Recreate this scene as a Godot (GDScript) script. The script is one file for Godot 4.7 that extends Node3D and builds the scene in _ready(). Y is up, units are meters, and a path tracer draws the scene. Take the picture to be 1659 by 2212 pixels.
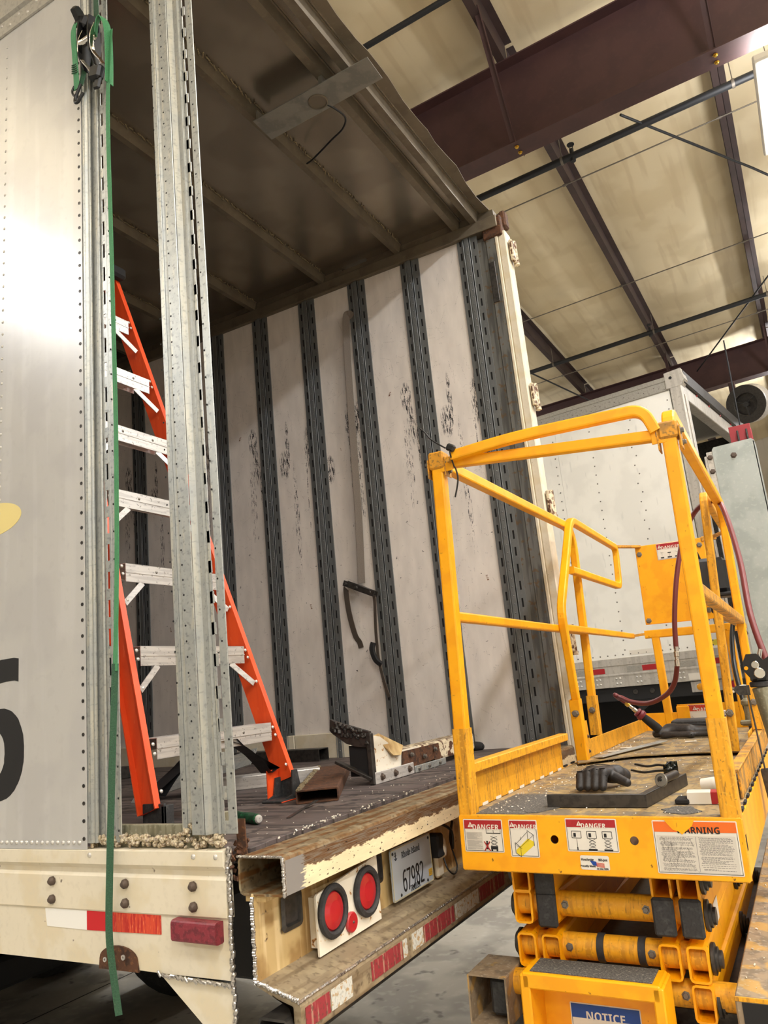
extends Node3D

# ------------------------------------------------------------------ helpers
var M := {}
var NZ := {}
var taken := {}
var rng := RandomNumberGenerator.new()

func numbered(called: String, parent: Node) -> String:
	var key := str(parent.get_instance_id()) + called
	var n: int = taken.get(key, 0)
	taken[key] = n + 1
	return called if n == 0 else "%s_%03d" % [called, n]

func S() -> SurfaceTool:
	var s := SurfaceTool.new()
	s.begin(Mesh.PRIMITIVE_TRIANGLES)
	s.set_smooth_group(-1)
	return s

func obj(called: String, st, mat: Material, parent: Node = null) -> MeshInstance3D:
	if parent == null:
		parent = self
	var o := MeshInstance3D.new()
	if st is SurfaceTool:
		st.generate_normals()
		o.mesh = st.commit()
	else:
		o.mesh = st
	o.material_override = mat
	o.name = numbered(called, parent)
	parent.add_child(o, true)
	return o

func tag(o: Node, label: String, category: String, group := "") -> Node:
	o.set_meta("label", label)
	o.set_meta("category", category)
	if group != "":
		o.set_meta("group", group)
	return o

func thing(called: String, label: String, category: String, at := Vector3.ZERO, group := "") -> Node3D:
	var o := Node3D.new()
	o.name = numbered(called, self)
	add_child(o, true)
	o.position = at
	tag(o, label, category, group)
	return o

func struct(o: Node) -> Node:
	o.set_meta("kind", "structure")
	return o

func stuff(o: Node) -> Node:
	o.set_meta("kind", "stuff")
	return o

func face(st: SurfaceTool, pts: Array, out: Vector3) -> void:
	var n: Vector3 = (pts[1] - pts[0]).cross(pts[2] - pts[0])
	var flip := n.dot(out) > 0.0
	for i in range(1, pts.size() - 1):
		st.add_vertex(pts[0])
		if flip:
			st.add_vertex(pts[i + 1])
			st.add_vertex(pts[i])
		else:
			st.add_vertex(pts[i])
			st.add_vertex(pts[i + 1])

# box with chamfered edges, centred on xf
func box(st: SurfaceTool, xf: Transform3D, s: Vector3, b := 0.0) -> void:
	var h := s * 0.5
	b = minf(b, minf(h.x, minf(h.y, h.z)) * 0.9)
	for a in 3:
		var u := (a + 1) % 3
		var v := (a + 2) % 3
		for sg in [-1.0, 1.0]:
			var q := []
			for k in [[-1, -1], [1, -1], [1, 1], [-1, 1]]:
				var p := Vector3.ZERO
				p[a] = sg * h[a]
				p[u] = k[0] * (h[u] - b)
				p[v] = k[1] * (h[v] - b)
				q.append(xf * p)
			var o := Vector3.ZERO
			o[a] = sg
			face(st, q, xf.basis * o)
		if b > 0.0:
			for su in [-1.0, 1.0]:
				for sv in [-1.0, 1.0]:
					var q := []
					for k in [[-1, 0], [1, 0], [1, 1], [-1, 1]]:
						var p := Vector3.ZERO
						p[a] = k[0] * (h[a] - b)
						p[u] = su * (h[u] if k[1] == 0 else h[u] - b)
						p[v] = sv * (h[v] - b if k[1] == 0 else h[v])
						q.append(xf * p)
					var o := Vector3.ZERO
					o[u] = su
					o[v] = sv
					face(st, q, xf.basis * o)
	if b > 0.0:
		for sx in [-1.0, 1.0]:
			for sy in [-1.0, 1.0]:
				for sz in [-1.0, 1.0]:
					var g := Vector3(sx, sy, sz)
					var q := []
					for a in 3:
						var p := Vector3.ZERO
						for c in 3:
							p[c] = g[c] * (h[c] if c == a else h[c] - b)
						q.append(xf * p)
					face(st, q, xf.basis * g)

func bx(st: SurfaceTool, a: Vector3, c: Vector3, b := 0.0) -> void:
	var lo := Vector3(minf(a.x, c.x), minf(a.y, c.y), minf(a.z, c.z))
	var hi := Vector3(maxf(a.x, c.x), maxf(a.y, c.y), maxf(a.z, c.z))
	box(st, Transform3D(Basis(), (lo + hi) * 0.5), hi - lo, b)

func bar_xf(p: Vector3, q: Vector3, up := Vector3.UP) -> Transform3D:
	var d := (q - p).normalized()
	if absf(d.dot(up)) > 0.98:
		up = Vector3(0, 0, 1) if absf(d.z) < 0.9 else Vector3(1, 0, 0)
	var r := d.cross(up).normalized()
	var u := r.cross(d)
	return Transform3D(Basis(r, u, -d), (p + q) * 0.5)

func bar(st: SurfaceTool, p: Vector3, q: Vector3, w: float, h: float, b := 0.0, up := Vector3.UP) -> void:
	box(st, bar_xf(p, q, up), Vector3(w, h, (q - p).length()), b)

func circle(r: float, n := 12, ry := -1.0) -> PackedVector2Array:
	var o := PackedVector2Array()
	for i in n:
		var a := TAU * i / n
		o.append(Vector2(cos(a) * r, sin(a) * (r if ry < 0 else ry)))
	return o

func rrect(w: float, h: float, r: float, k := 2) -> PackedVector2Array:
	var o := PackedVector2Array()
	for c in 4:
		var cx := (w * 0.5 - r) * (1 if c == 0 or c == 3 else -1)
		var cy := (h * 0.5 - r) * (1 if c < 2 else -1)
		for i in k + 1:
			var a := PI * 0.5 * (c + float(i) / k)
			o.append(Vector2(cx + cos(a) * r, cy + sin(a) * r))
	return o

# profile (x = right, y = up) carried along a path, mitred at the corners
func sweep(st: SurfaceTool, prof: PackedVector2Array, pts: Array, up := Vector3.UP, cap := true, smooth := false, closed := true) -> void:
	var n := pts.size()
	var rings := []
	var d0: Vector3 = (pts[1] - pts[0]).normalized()
	if absf(d0.dot(up)) > 0.98:
		up = Vector3(0, 0, 1) if absf(d0.z) < 0.9 else Vector3(1, 0, 0)
	var r := d0.cross(up).normalized()
	var u := r.cross(d0)
	for i in n:
		var d1: Vector3 = (pts[i + 1] - pts[i]).normalized() if i < n - 1 else d0
		var tv := (d0 + d1).normalized() if i > 0 else d1
		var dd := d0 if i > 0 else d1
		var ring := PackedVector3Array()
		for p in prof:
			var o := r * p.x + u * p.y
			var k := dd.dot(tv)
			if absf(k) > 0.2:
				o += dd * clampf(-o.dot(tv) / k, -0.3, 0.3)
			ring.append(pts[i] + o)
		rings.append(ring)
		if i > 0 and i < n - 1 and d0.dot(d1) < 0.99999:
			var ax := d0.cross(d1)
			if ax.length() > 1e-6:
				var qn := Quaternion(ax.normalized(), d0.angle_to(d1))
				r = qn * r
				u = qn * u
		d0 = d1
	if smooth:
		st.set_smooth_group(1)
	var m := prof.size()
	var last := m if closed else m - 1
	for i in n - 1:
		var c0: Vector3 = pts[i]
		for j in last:
			var k := (j + 1) % m
			var mid: Vector3 = (rings[i][j] + rings[i][k]) * 0.5 - c0
			face(st, [rings[i][j], rings[i][k], rings[i + 1][k], rings[i + 1][j]], mid if closed else r.cross(Vector3.ONE))
	st.set_smooth_group(-1)
	if cap and closed:
		for e in [0, n - 1]:
			var ring: PackedVector3Array = rings[e]
			var out: Vector3 = (pts[0] - pts[1]) if e == 0 else (pts[n - 1] - pts[n - 2])
			var c := Vector3.ZERO
			for p in ring:
				c += p / m
			for j in m:
				face(st, [c, ring[j], ring[(j + 1) % m]], out)

func tube(st: SurfaceTool, pts: Array, r: float, n := 10, cap := true) -> void:
	sweep(st, circle(r, n), pts, Vector3(0.1, 1, 0.05).normalized(), cap, true)

func bend(pts: Array, rad: float, k := 5) -> Array:
	var o := [pts[0]]
	for i in range(1, pts.size() - 1):
		var a: Vector3 = pts[i - 1]
		var b: Vector3 = pts[i]
		var c: Vector3 = pts[i + 1]
		var r := minf(rad, minf((a - b).length(), (c - b).length()) * 0.49)
		var p := b + (a - b).normalized() * r
		var q := b + (c - b).normalized() * r
		for j in k + 1:
			var t := float(j) / k
			o.append(p.lerp(b, t).lerp(b.lerp(q, t), t))
	o.append(pts[-1])
	return o

func spline(pts: Array, k := 8) -> Array:
	var c := Curve3D.new()
	for i in pts.size():
		var t: Vector3 = (pts[mini(i + 1, pts.size() - 1)] - pts[maxi(i - 1, 0)]) / 6.0
		c.add_point(pts[i], -t, t)
	var o := []
	for i in pts.size() - 1:
		for j in k:
			o.append(c.sample(i, float(j) / k))
	o.append(pts[-1])
	return o

# hollow rectangular tube, both ends open
func hollow(st: SurfaceTool, p: Vector3, q: Vector3, w: float, h: float, t: float, up := Vector3.UP, rad := 0.006) -> void:
	var xf := bar_xf(p, q, up)
	var L := (q - p).length() * 0.5
	var o := rrect(w, h, rad)
	var i := rrect(w - 2 * t, h - 2 * t, maxf(rad - t, 0.002))
	var m := o.size()
	for j in m:
		var k := (j + 1) % m
		var oj := o[j]
		var ok := o[k]
		var ij := i[j]
		var ik := i[k]
		var mid := xf.basis * Vector3(oj.x + ok.x, oj.y + ok.y, 0)
		face(st, [xf * Vector3(oj.x, oj.y, L), xf * Vector3(ok.x, ok.y, L), xf * Vector3(ok.x, ok.y, -L), xf * Vector3(oj.x, oj.y, -L)], mid)
		face(st, [xf * Vector3(ij.x, ij.y, L), xf * Vector3(ik.x, ik.y, L), xf * Vector3(ik.x, ik.y, -L), xf * Vector3(ij.x, ij.y, -L)], -mid)
		for e in [-1.0, 1.0]:
			face(st, [xf * Vector3(oj.x, oj.y, e * L), xf * Vector3(ok.x, ok.y, e * L), xf * Vector3(ik.x, ik.y, e * L), xf * Vector3(ij.x, ij.y, e * L)], xf.basis.z * e)

# surface of revolution: prof holds (radius, height along the y of xf)
func lathe(st: SurfaceTool, xf: Transform3D, prof: Array, n := 20, smooth := true) -> void:
	for i in prof.size() - 1:
		var a: Vector2 = prof[i]
		var b: Vector2 = prof[i + 1]
		var nr := Vector2(b.y - a.y, a.x - b.x)
		if smooth:
			st.set_smooth_group(i + 2)
		for j in n:
			var t0 := TAU * j / n
			var t1 := TAU * (j + 1) / n
			var out := xf.basis * (Vector3(cos(t0), 0, sin(t0)) * nr.x + Vector3(0, nr.y, 0))
			var q := []
			if a.x > 1e-6:
				q = [Vector3(cos(t0) * a.x, a.y, sin(t0) * a.x), Vector3(cos(t1) * a.x, a.y, sin(t1) * a.x)]
			else:
				q = [Vector3(0, a.y, 0)]
			if b.x > 1e-6:
				q.append(Vector3(cos(t1) * b.x, b.y, sin(t1) * b.x))
				q.append(Vector3(cos(t0) * b.x, b.y, sin(t0) * b.x))
			else:
				q.append(Vector3(0, b.y, 0))
			var w := []
			for p in q:
				w.append(xf * p)
			face(st, w, out)
	st.set_smooth_group(-1)

func along(p: Vector3, d: Vector3) -> Transform3D:
	d = d.normalized()
	var r := d.cross(Vector3(0.31, 0.9, 0.2)).normalized() if absf(d.y) < 0.95 else d.cross(Vector3.RIGHT).normalized()
	return Transform3D(Basis(r, d, r.cross(d)), p)

func cyl(st: SurfaceTool, p: Vector3, q: Vector3, r: float, n := 18, b := 0.0) -> void:
	var L := (q - p).length()
	if b > 0:
		lathe(st, along(p, q - p), [Vector2(0, 0), Vector2(r - b, 0), Vector2(r, b), Vector2(r, L - b), Vector2(r - b, L), Vector2(0, L)], n)
	else:
		lathe(st, along(p, q - p), [Vector2(0, 0), Vector2(r, 0), Vector2(r, L), Vector2(0, L)], n)

func rivet(st: SurfaceTool, p: Vector3, d: Vector3, r: float, h := -1.0, n := 7) -> void:
	if h < 0:
		h = r * 0.6
	st.set_smooth_group(1)
	var xf := along(p, d)
	var pr := [Vector2(r, 0), Vector2(r * 0.75, h * 0.7), Vector2(0, h)]
	for i in 2:
		for j in n:
			var t0 := TAU * j / n
			var t1 := TAU * (j + 1) / n
			var a: Vector2 = pr[i]
			var b: Vector2 = pr[i + 1]
			var q := [xf * Vector3(cos(t0) * a.x, a.y, sin(t0) * a.x), xf * Vector3(cos(t1) * a.x, a.y, sin(t1) * a.x), xf * Vector3(cos(t1) * b.x, b.y, sin(t1) * b.x)]
			if b.x > 0:
				q.append(xf * Vector3(cos(t0) * b.x, b.y, sin(t0) * b.x))
			face(st, q, xf.basis * Vector3(cos(t0), 1.0, sin(t0)))
	st.set_smooth_group(-1)

func bolt(st: SurfaceTool, p: Vector3, d: Vector3, r: float, h: float) -> void:
	lathe(st, along(p, d), [Vector2(0, 0), Vector2(r * 1.5, 0), Vector2(r * 1.5, h * 0.2), Vector2(r, h * 0.25), Vector2(r, h * 0.85), Vector2(r * 0.85, h), Vector2(0, h)], 6, false)

# polygon in the xy plane of xf, thick along z (from 0 to -depth)
func extr(st: SurfaceTool, poly: PackedVector2Array, xf: Transform3D, depth: float) -> void:
	var idx := Geometry2D.triangulate_polygon(poly)
	for i in range(0, idx.size(), 3):
		var a := poly[idx[i]]
		var b := poly[idx[i + 1]]
		var c := poly[idx[i + 2]]
		face(st, [xf * Vector3(a.x, a.y, 0), xf * Vector3(b.x, b.y, 0), xf * Vector3(c.x, c.y, 0)], xf.basis.z)
		face(st, [xf * Vector3(a.x, a.y, -depth), xf * Vector3(b.x, b.y, -depth), xf * Vector3(c.x, c.y, -depth)], -xf.basis.z)
	var cw := Geometry2D.is_polygon_clockwise(poly)
	for i in poly.size():
		var a := poly[i]
		var b := poly[(i + 1) % poly.size()]
		var nn := Vector2(b.y - a.y, a.x - b.x) * (-1.0 if cw else 1.0)
		face(st, [xf * Vector3(a.x, a.y, 0), xf * Vector3(b.x, b.y, 0), xf * Vector3(b.x, b.y, -depth), xf * Vector3(a.x, a.y, -depth)], xf.basis * Vector3(nn.x, nn.y, 0))

# textured quad: corners from the top left, clockwise as seen
func uvq(st: SurfaceTool, a: Vector3, b: Vector3, c: Vector3, d: Vector3) -> void:
	var p := [a, b, c, a, c, d]
	var t := [Vector2(0, 0), Vector2(1, 0), Vector2(1, 1), Vector2(0, 0), Vector2(1, 1), Vector2(0, 1)]
	for i in 6:
		st.set_uv(t[i])
		st.add_vertex(p[i])

# sheet strip with a column of open slots: o = bottom centre, u = across, v = up, n = outward
func slotted(st: SurfaceTool, o: Vector3, u: Vector3, v: Vector3, w: float, H: float, t: float, sw: float, sh: float, pitch: float, off: float) -> void:
	var n := u.cross(v)
	var B := Basis(u, v, n)
	var side := (w - sw) * 0.5
	for s in [-1.0, 1.0]:
		box(st, Transform3D(B, o + u * s * (sw + side) * 0.5 + v * H * 0.5), Vector3(side, H, t))
	var y := 0.0
	var k := off
	while y < H:
		var top := minf(k, H)
		if top - y > 0.001:
			box(st, Transform3D(B, o + v * (y + top) * 0.5), Vector3(sw, top - y, t))
		y = k + sh
		k += pitch

func xfm(x: Vector3, y: Vector3, o: Vector3) -> Transform3D:
	x = x.normalized()
	var z := x.cross(y).normalized()
	return Transform3D(Basis(x, z.cross(x), z), o)

func text(parent: Node, s: String, xf: Transform3D, h: float, mat: Material, bold := true, squeeze := 1.0, font := "Droid Sans", called := "lettering") -> MeshInstance3D:
	var tm := TextMesh.new()
	var f := SystemFont.new()
	f.font_names = PackedStringArray([font])
	f.font_weight = 700 if bold else 400
	tm.font = f
	tm.text = s
	tm.font_size = 64
	tm.pixel_size = h / (64.0 * 0.714)
	tm.depth = 0.0012
	tm.curve_step = 2.0
	var o := MeshInstance3D.new()
	o.mesh = tm
	o.material_override = mat
	o.transform = Transform3D(xf.basis * Basis.from_scale(Vector3(squeeze, 1, 1)), xf.origin)
	o.name = numbered(called, parent)
	parent.add_child(o, true)
	return o

# ------------------------------------------------------------------ procedural surfaces
func nz(key: String, sd: int, freq: float, w: int, h: int, n: int, typ := FastNoiseLite.TYPE_SIMPLEX_SMOOTH) -> PackedByteArray:
	if NZ.has(key):
		return NZ[key]
	var f := FastNoiseLite.new()
	f.seed = sd
	f.noise_type = typ
	f.frequency = freq
	f.fractal_octaves = 4
	var im: Image = f.get_seamless_image(w, h)
	im.convert(Image.FORMAT_L8)
	if im.get_width() != n or im.get_height() != n:
		im.resize(n, n, Image.INTERPOLATE_CUBIC)
	NZ[key] = im.get_data()
	return NZ[key]

func tex(base: Color, layers: Array, n := 256) -> ImageTexture:
	var d := PackedByteArray()
	d.resize(n * n * 3)
	var lut := []
	for L in layers:
		var t := PackedFloat32Array()
		for i in 256:
			t.append(smoothstep(L[2], L[3], i / 255.0) * L[4])
		lut.append(t)
	var nl := layers.size()
	for i in n * n:
		var c := base
		for k in nl:
			var a: float = lut[k][layers[k][0][i]]
			if a > 0.003:
				c = c.lerp(layers[k][1], a)
		d[i * 3] = int(c.r * 255.0)
		d[i * 3 + 1] = int(c.g * 255.0)
		d[i * 3 + 2] = int(c.b * 255.0)
	return ImageTexture.create_from_image(Image.create_from_data(n, n, false, Image.FORMAT_RGB8, d))

func mat(c: Color, rough := 0.6, metal := 0.0, t: Texture2D = null, scale := 1.0, world := false) -> StandardMaterial3D:
	var m := StandardMaterial3D.new()
	m.albedo_color = c
	m.roughness = rough
	m.metallic = metal
	if t:
		m.albedo_color = Color.WHITE
		m.albedo_texture = t
		if scale > 0:
			m.uv1_triplanar = true
			m.uv1_world_triplanar = world
			m.uv1_scale = Vector3.ONE * scale
	return m

func nmap(m: StandardMaterial3D, key: String, n: int, strength: float) -> StandardMaterial3D:
	var im := Image.create_from_data(n, n, false, Image.FORMAT_L8, NZ[key])
	im.convert(Image.FORMAT_RGBA8)
	im.bump_map_to_normal_map(strength)
	m.normal_enabled = true
	m.normal_texture = ImageTexture.create_from_image(im)
	m.normal_scale = 0.6
	return m

func C8(r: int, g: int, b: int) -> Color:
	return Color(r / 255.0, g / 255.0, b / 255.0)

# short scuffs and scratches drawn on an image
func scuff(im: Image, n: int, r: RandomNumberGenerator, x0: float, x1: float, y0: float, y1: float, lng: float, steep: float, wid: int, col: Color, dense := 1.0) -> void:
	var w := im.get_width()
	var h := im.get_height()
	for i in n:
		var p := Vector2(r.randf_range(x0, x1) * w, r.randf_range(y0, y1) * h)
		var a := r.randfn(0.0, 0.35) + (PI * 0.5 if r.randf() < steep else 0.0)
		var L := r.randf_range(0.2, 1.0) * lng * h
		var ww := r.randi_range(1, wid)
		for k in int(L):
			if r.randf() > dense:
				continue
			var q := p + Vector2(cos(a), sin(a)) * k + Vector2(r.randfn(0, 0.6), r.randfn(0, 0.6))
			for dx in ww:
				var xx := int(q.x) + dx
				var yy := int(q.y)
				if xx >= 0 and xx < w and yy >= 0 and yy < h:
					im.set_pixel(xx, yy, im.get_pixel(xx, yy).lerp(col, col.a))

func wall_image(sd: int) -> ImageTexture:
	var r := RandomNumberGenerator.new()
	r.seed = sd
	var w := 160
	var h := 1600
	var im := Image.create(w, h, false, Image.FORMAT_RGB8)
	var f := FastNoiseLite.new()
	f.seed = sd
	f.frequency = 0.012
	for y in h:
		for x in w:
			var v := 0.88 + f.get_noise_2d(x * 1.5, y * 0.5) * 0.05
			im.set_pixel(x, y, Color(v, v * 0.965, v * 0.93))
	scuff(im, 200, r, 0, 1, 0.12, 1, 0.010, 0.5, 1, Color(0.16, 0.15, 0.15, 0.3), 0.6)
	scuff(im, 50, r, 0, 1, 0, 1, 0.04, 0.6, 1, Color(0.35, 0.33, 0.31, 0.3), 0.6)
	# rubbed black bands: cargo height, streaky
	var g := FastNoiseLite.new()
	g.seed = sd + 9
	g.frequency = 0.11
	for c in 5:
		var cx := r.randf_range(0.02, 0.98) * w
		var cy := r.randf_range(0.27, 0.42) * h
		var bw := r.randf_range(0.04, 0.13) * w
		var bh := r.randf_range(0.03, 0.07) * h if c < 3 else r.randf_range(0.08, 0.16) * h
		if c >= 3:
			bw *= 0.35
			cy += 0.08 * h
		var thr := 0.0 if c < 3 else 0.16
		for y in range(int(cy - bh), int(cy + bh)):
			for x in range(int(cx - bw * 1.5), int(cx + bw * 1.5)):
				if x < 0 or x >= w or y < 0 or y >= h:
					continue
				var e := 1.0 - pow(absf(x - cx) / (bw * 1.5), 2.0) - pow(absf(y - cy) / bh, 2.0)
				var k := g.get_noise_2d(x * 1.6, y * 0.22) + 0.45 * g.get_noise_2d(x * 4.0 + 77, y * 1.3)
				var a := smoothstep(thr, thr + 0.25, k) * clampf(e * 1.6, 0, 1) * 0.85
				if a > 0.02:
					im.set_pixel(x, y, im.get_pixel(x, y).lerp(Color(0.07, 0.065, 0.075), a))
	scuff(im, 7, r, 0.1, 0.9, 0.5, 0.98, 0.006, 0.5, 5, Color(0.05, 0.05, 0.05, 0.9), 0.8)
	scuff(im, 2, r, 0.2, 0.8, 0.2, 0.9, 0.012, 0.8, 6, Color(0.35, 0.18, 0.07, 0.8), 0.7)
	return ImageTexture.create_from_image(im)

# steel member: cream paint with bare or rusty metal eating in from the top edge
func rust_edge_image(sd: int, depth: float, paint: Color) -> ImageTexture:
	var w := 768
	var h := 96
	var im := Image.create(w, h, false, Image.FORMAT_RGB8)
	var f := FastNoiseLite.new()
	f.seed = sd
	f.frequency = 0.03
	var g := FastNoiseLite.new()
	g.seed = sd + 3
	g.frequency = 0.15
	for y in h:
		for x in w:
			var e := float(y) / h - depth + f.get_noise_2d(x, y * 0.4) * 0.16 + g.get_noise_2d(x, y) * 0.07
			var c := paint * (0.97 + 0.06 * f.get_noise_2d(x * 0.5, y + 300))
			var rust := Color(0.36, 0.22, 0.10).lerp(Color(0.45, 0.42, 0.38), clampf(0.5 + g.get_noise_2d(x * 0.2, y * 2.0) * 1.4, 0, 1))
			c = rust.lerp(c, smoothstep(-0.03, 0.03, e))
			if g.get_noise_2d(x * 0.8, y * 0.5 + 99) > 0.52:
				c = Color(0.13, 0.09, 0.07)
			if x < 22 + 9 * g.get_noise_2d(3, y):
				c = Color(0.5, 0.48, 0.46)
			c.a = 1.0
			im.set_pixel(x, y, c)
	return ImageTexture.create_from_image(im)

func fine_print(sd: int, cols: int) -> ImageTexture:
	var r := RandomNumberGenerator.new()
	r.seed = sd
	var im := Image.create(256, 192, false, Image.FORMAT_RGB8)
	im.fill(Color(0.80, 0.77, 0.72))
	var cw := 256 / cols
	for c in cols:
		var y := 8
		while y < 186:
			var x := c * cw + 8 + r.randi_range(0, 6)
			var xe := (c + 1) * cw - 8 - (r.randi_range(0, cw / 2) if r.randf() < 0.3 else r.randi_range(0, 10))
			while x < xe:
				var L := r.randi_range(3, 12)
				im.fill_rect(Rect2i(x, y, mini(L, xe - x), 2), Color(0.34, 0.32, 0.31))
				x += L + 2
			y += 5 if r.randf() < 0.88 else 10
		if c > 0:
			im.fill_rect(Rect2i(c * cw, 4, 1, 184), Color(0.3, 0.3, 0.3))
	if cols == 2:
		scuff(im, 26, r, 0.05, 0.5, 0, 0.7, 0.5, 1.0, 4, Color(0.3, 0.27, 0.24, 0.45), 0.6)
	return ImageTexture.create_from_image(im)

# ------------------------------------------------------------------ the scene
func _ready() -> void:
	rng.seed = 7
	var cam := Camera3D.new()
	cam.name = "camera"
	cam.position = Vector3(-1.553, 1.574, 1.199)
	cam.rotation_degrees = Vector3(13.028, -61.828, -5.639)
	cam.fov = 67.05
	cam.near = 0.05
	cam.far = 200.0
	add_child(cam)
	cam.current = true
	var we := WorldEnvironment.new()
	we.name = "environment"
	var env := Environment.new()
	env.background_mode = Environment.BG_COLOR
	env.background_color = Color(0.02, 0.02, 0.022)
	env.tonemap_mode = Environment.TONE_MAPPER_LINEAR
	env.tonemap_exposure = 2.0
	env.sdfgi_enabled = true
	env.ssao_enabled = true
	env.ssil_enabled = true
	we.environment = env
	add_child(we)
	surfaces()
	# ceiling lights of the hall: (x, z) of each fitting
	lamp(4.42, 5.55, 1.72, 0.7)
	for p in [Vector2(1.3, 2.4), Vector2(-2.6, -4.3), Vector2(-2.6, 2.4), Vector2(-2.6, 5.4), Vector2(1.3, 5.4), Vector2(5.1, 5.4), Vector2(-2.6, 8.6), Vector2(1.3, 8.6), Vector2(5.1, 8.6), Vector2(5.1, -4.6), Vector2(8.9, 3.2), Vector2(8.9, -4.6), Vector2(13.2, 1.78), Vector2(13.2, -4.6), Vector2(-6.3, -4.3), Vector2(-6.3, 1.9), Vector2(-6.3, 6.6)]:
		lamp(p.x, 5.45, p.y, 1.0)
	hall()
	trailer()
	white_trailer()
	lift()
	ladder()
	straps()
	cargo()
	deck_items()
	right_side()
	pipes()

func surfaces() -> void:
	nz("fine", 1, 0.09, 256, 256, 256)
	nz("med", 2, 0.03, 256, 256, 256)
	nz("big", 3, 0.012, 256, 256, 256)
	nz("spot", 4, 0.05, 256, 256, 256)
	nz("v", 5, 0.06, 256, 16, 256)
	nz("h", 6, 0.06, 16, 256, 256)
	nz("cell", 8, 0.06, 256, 256, 256, FastNoiseLite.TYPE_CELLULAR)
	nz("scr", 9, 0.12, 256, 40, 256)
	var fine: PackedByteArray = NZ["fine"]
	var med: PackedByteArray = NZ["med"]
	var big: PackedByteArray = NZ["big"]
	var spot: PackedByteArray = NZ["spot"]
	var v: PackedByteArray = NZ["v"]
	var h: PackedByteArray = NZ["h"]
	var cell: PackedByteArray = NZ["cell"]
	var scr: PackedByteArray = NZ["scr"]
	M.galv = mat(Color.WHITE, 0.42, 0.55, tex(C8(172, 174, 170), [[cell, C8(156, 159, 158), 0.3, 0.8, 0.6], [v, C8(196, 192, 176), 0.5, 0.8, 0.7], [fine, C8(120, 122, 120), 0.62, 0.8, 0.5]]), 2.5)
	M.galv_old = mat(Color.WHITE, 0.55, 0.4, tex(C8(142, 138, 116), [[v, C8(110, 104, 82), 0.4, 0.7, 0.7], [fine, C8(172, 168, 150), 0.6, 0.8, 0.6]]), 2.5)
	M.post = mat(Color.WHITE, 0.5, 0.35, tex(C8(112, 114, 113), [[v, C8(100, 103, 103), 0.4, 0.7, 0.5], [fine, C8(126, 129, 128), 0.6, 0.85, 0.4]]), 2.0)
	M.rear_post = mat(Color.WHITE, 0.5, 0.35, tex(C8(112, 112, 108), [[v, C8(78, 78, 76), 0.4, 0.7, 0.8], [spot, C8(110, 76, 40), 0.72, 0.8, 0.5]]), 1.6)
	M.skin = mat(Color.WHITE, 0.3, 0.15, tex(C8(190, 188, 184), [[v, C8(200, 198, 195), 0.45, 0.75, 0.6], [big, C8(178, 176, 175), 0.45, 0.7, 0.4], [fine, C8(180, 178, 175), 0.66, 0.8, 0.3]]), 0.8)
	M.cream = mat(Color.WHITE, 0.5, 0.0, tex(C8(216, 206, 184), [[big, C8(208, 194, 162), 0.5, 0.75, 0.6], [spot, C8(60, 46, 36), 0.93, 0.95, 0.8], [fine, C8(204, 194, 172), 0.6, 0.8, 0.4]]), 1.6)
	M.cream_old = mat(Color.WHITE, 0.55, 0.0, tex(C8(196, 168, 116), [[big, C8(150, 116, 68), 0.45, 0.75, 0.8], [spot, C8(70, 48, 34), 0.84, 0.9, 0.85], [v, C8(226, 204, 158), 0.5, 0.75, 0.6]]), 1.8)
	M.white_rust = mat(Color.WHITE, 0.45, 0.0, tex(C8(232, 224, 206), [[spot, C8(176, 112, 40), 0.78, 0.88, 0.9], [spot, C8(70, 40, 22), 0.88, 0.92, 0.95]]), 2.6)
	M.rust = mat(Color.WHITE, 0.75, 0.15, tex(C8(88, 56, 36), [[med, C8(54, 36, 27), 0.4, 0.7, 0.8], [fine, C8(130, 86, 50), 0.6, 0.8, 0.7]]), 3.0)
	M.rust_paint = mat(Color.WHITE, 0.65, 0.1, tex(C8(222, 208, 178), [[med, C8(92, 58, 38), 0.5, 0.55, 0.95], [fine, C8(60, 40, 30), 0.7, 0.8, 0.7]]), 2.2)
	M.cut = mat(Color.WHITE, 0.28, 0.85, tex(C8(190, 186, 180), [[fine, C8(110, 104, 98), 0.45, 0.7, 0.8], [med, C8(230, 226, 220), 0.55, 0.8, 0.6]]), 5.0)
	M.step = mat(Color.WHITE, 0.5, 0.35, tex(C8(150, 134, 108), [[med, C8(176, 160, 128), 0.45, 0.7, 0.8], [h, C8(110, 92, 68), 0.55, 0.8, 0.7], [fine, C8(92, 78, 60), 0.6, 0.8, 0.6]]), 1.6)
	M.roof = mat(Color.WHITE, 0.27, 0.8, tex(C8(156, 146, 130), [[big, C8(138, 128, 114), 0.4, 0.7, 0.7], [fine, C8(150, 138, 118), 0.6, 0.85, 0.3]]), 0.6)
	M.bow = mat(Color.WHITE, 0.5, 0.45, tex(C8(118, 108, 92), [[big, C8(98, 88, 74), 0.45, 0.75, 0.6], [fine, C8(132, 122, 104), 0.62, 0.85, 0.4]]), 1.2)
	M.glue = mat(Color.WHITE, 0.85, 0.0, tex(C8(150, 136, 104), [[fine, C8(70, 58, 42), 0.42, 0.6, 0.9]]), 9.0)
	M.plate = mat(Color.WHITE, 0.42, 0.6, tex(C8(142, 140, 132), [[big, C8(120, 119, 114), 0.4, 0.7, 0.7], [fine, C8(156, 150, 140), 0.6, 0.85, 0.4]]), 2.0)
	M.wood = mat(Color.WHITE, 0.75, 0.0, tex(C8(98, 86, 80), [[v, C8(64, 54, 50), 0.4, 0.7, 0.8], [scr, C8(140, 126, 116), 0.62, 0.8, 0.6], [spot, C8(44, 38, 36), 0.62, 0.75, 0.7]]), 1.3)
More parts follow.
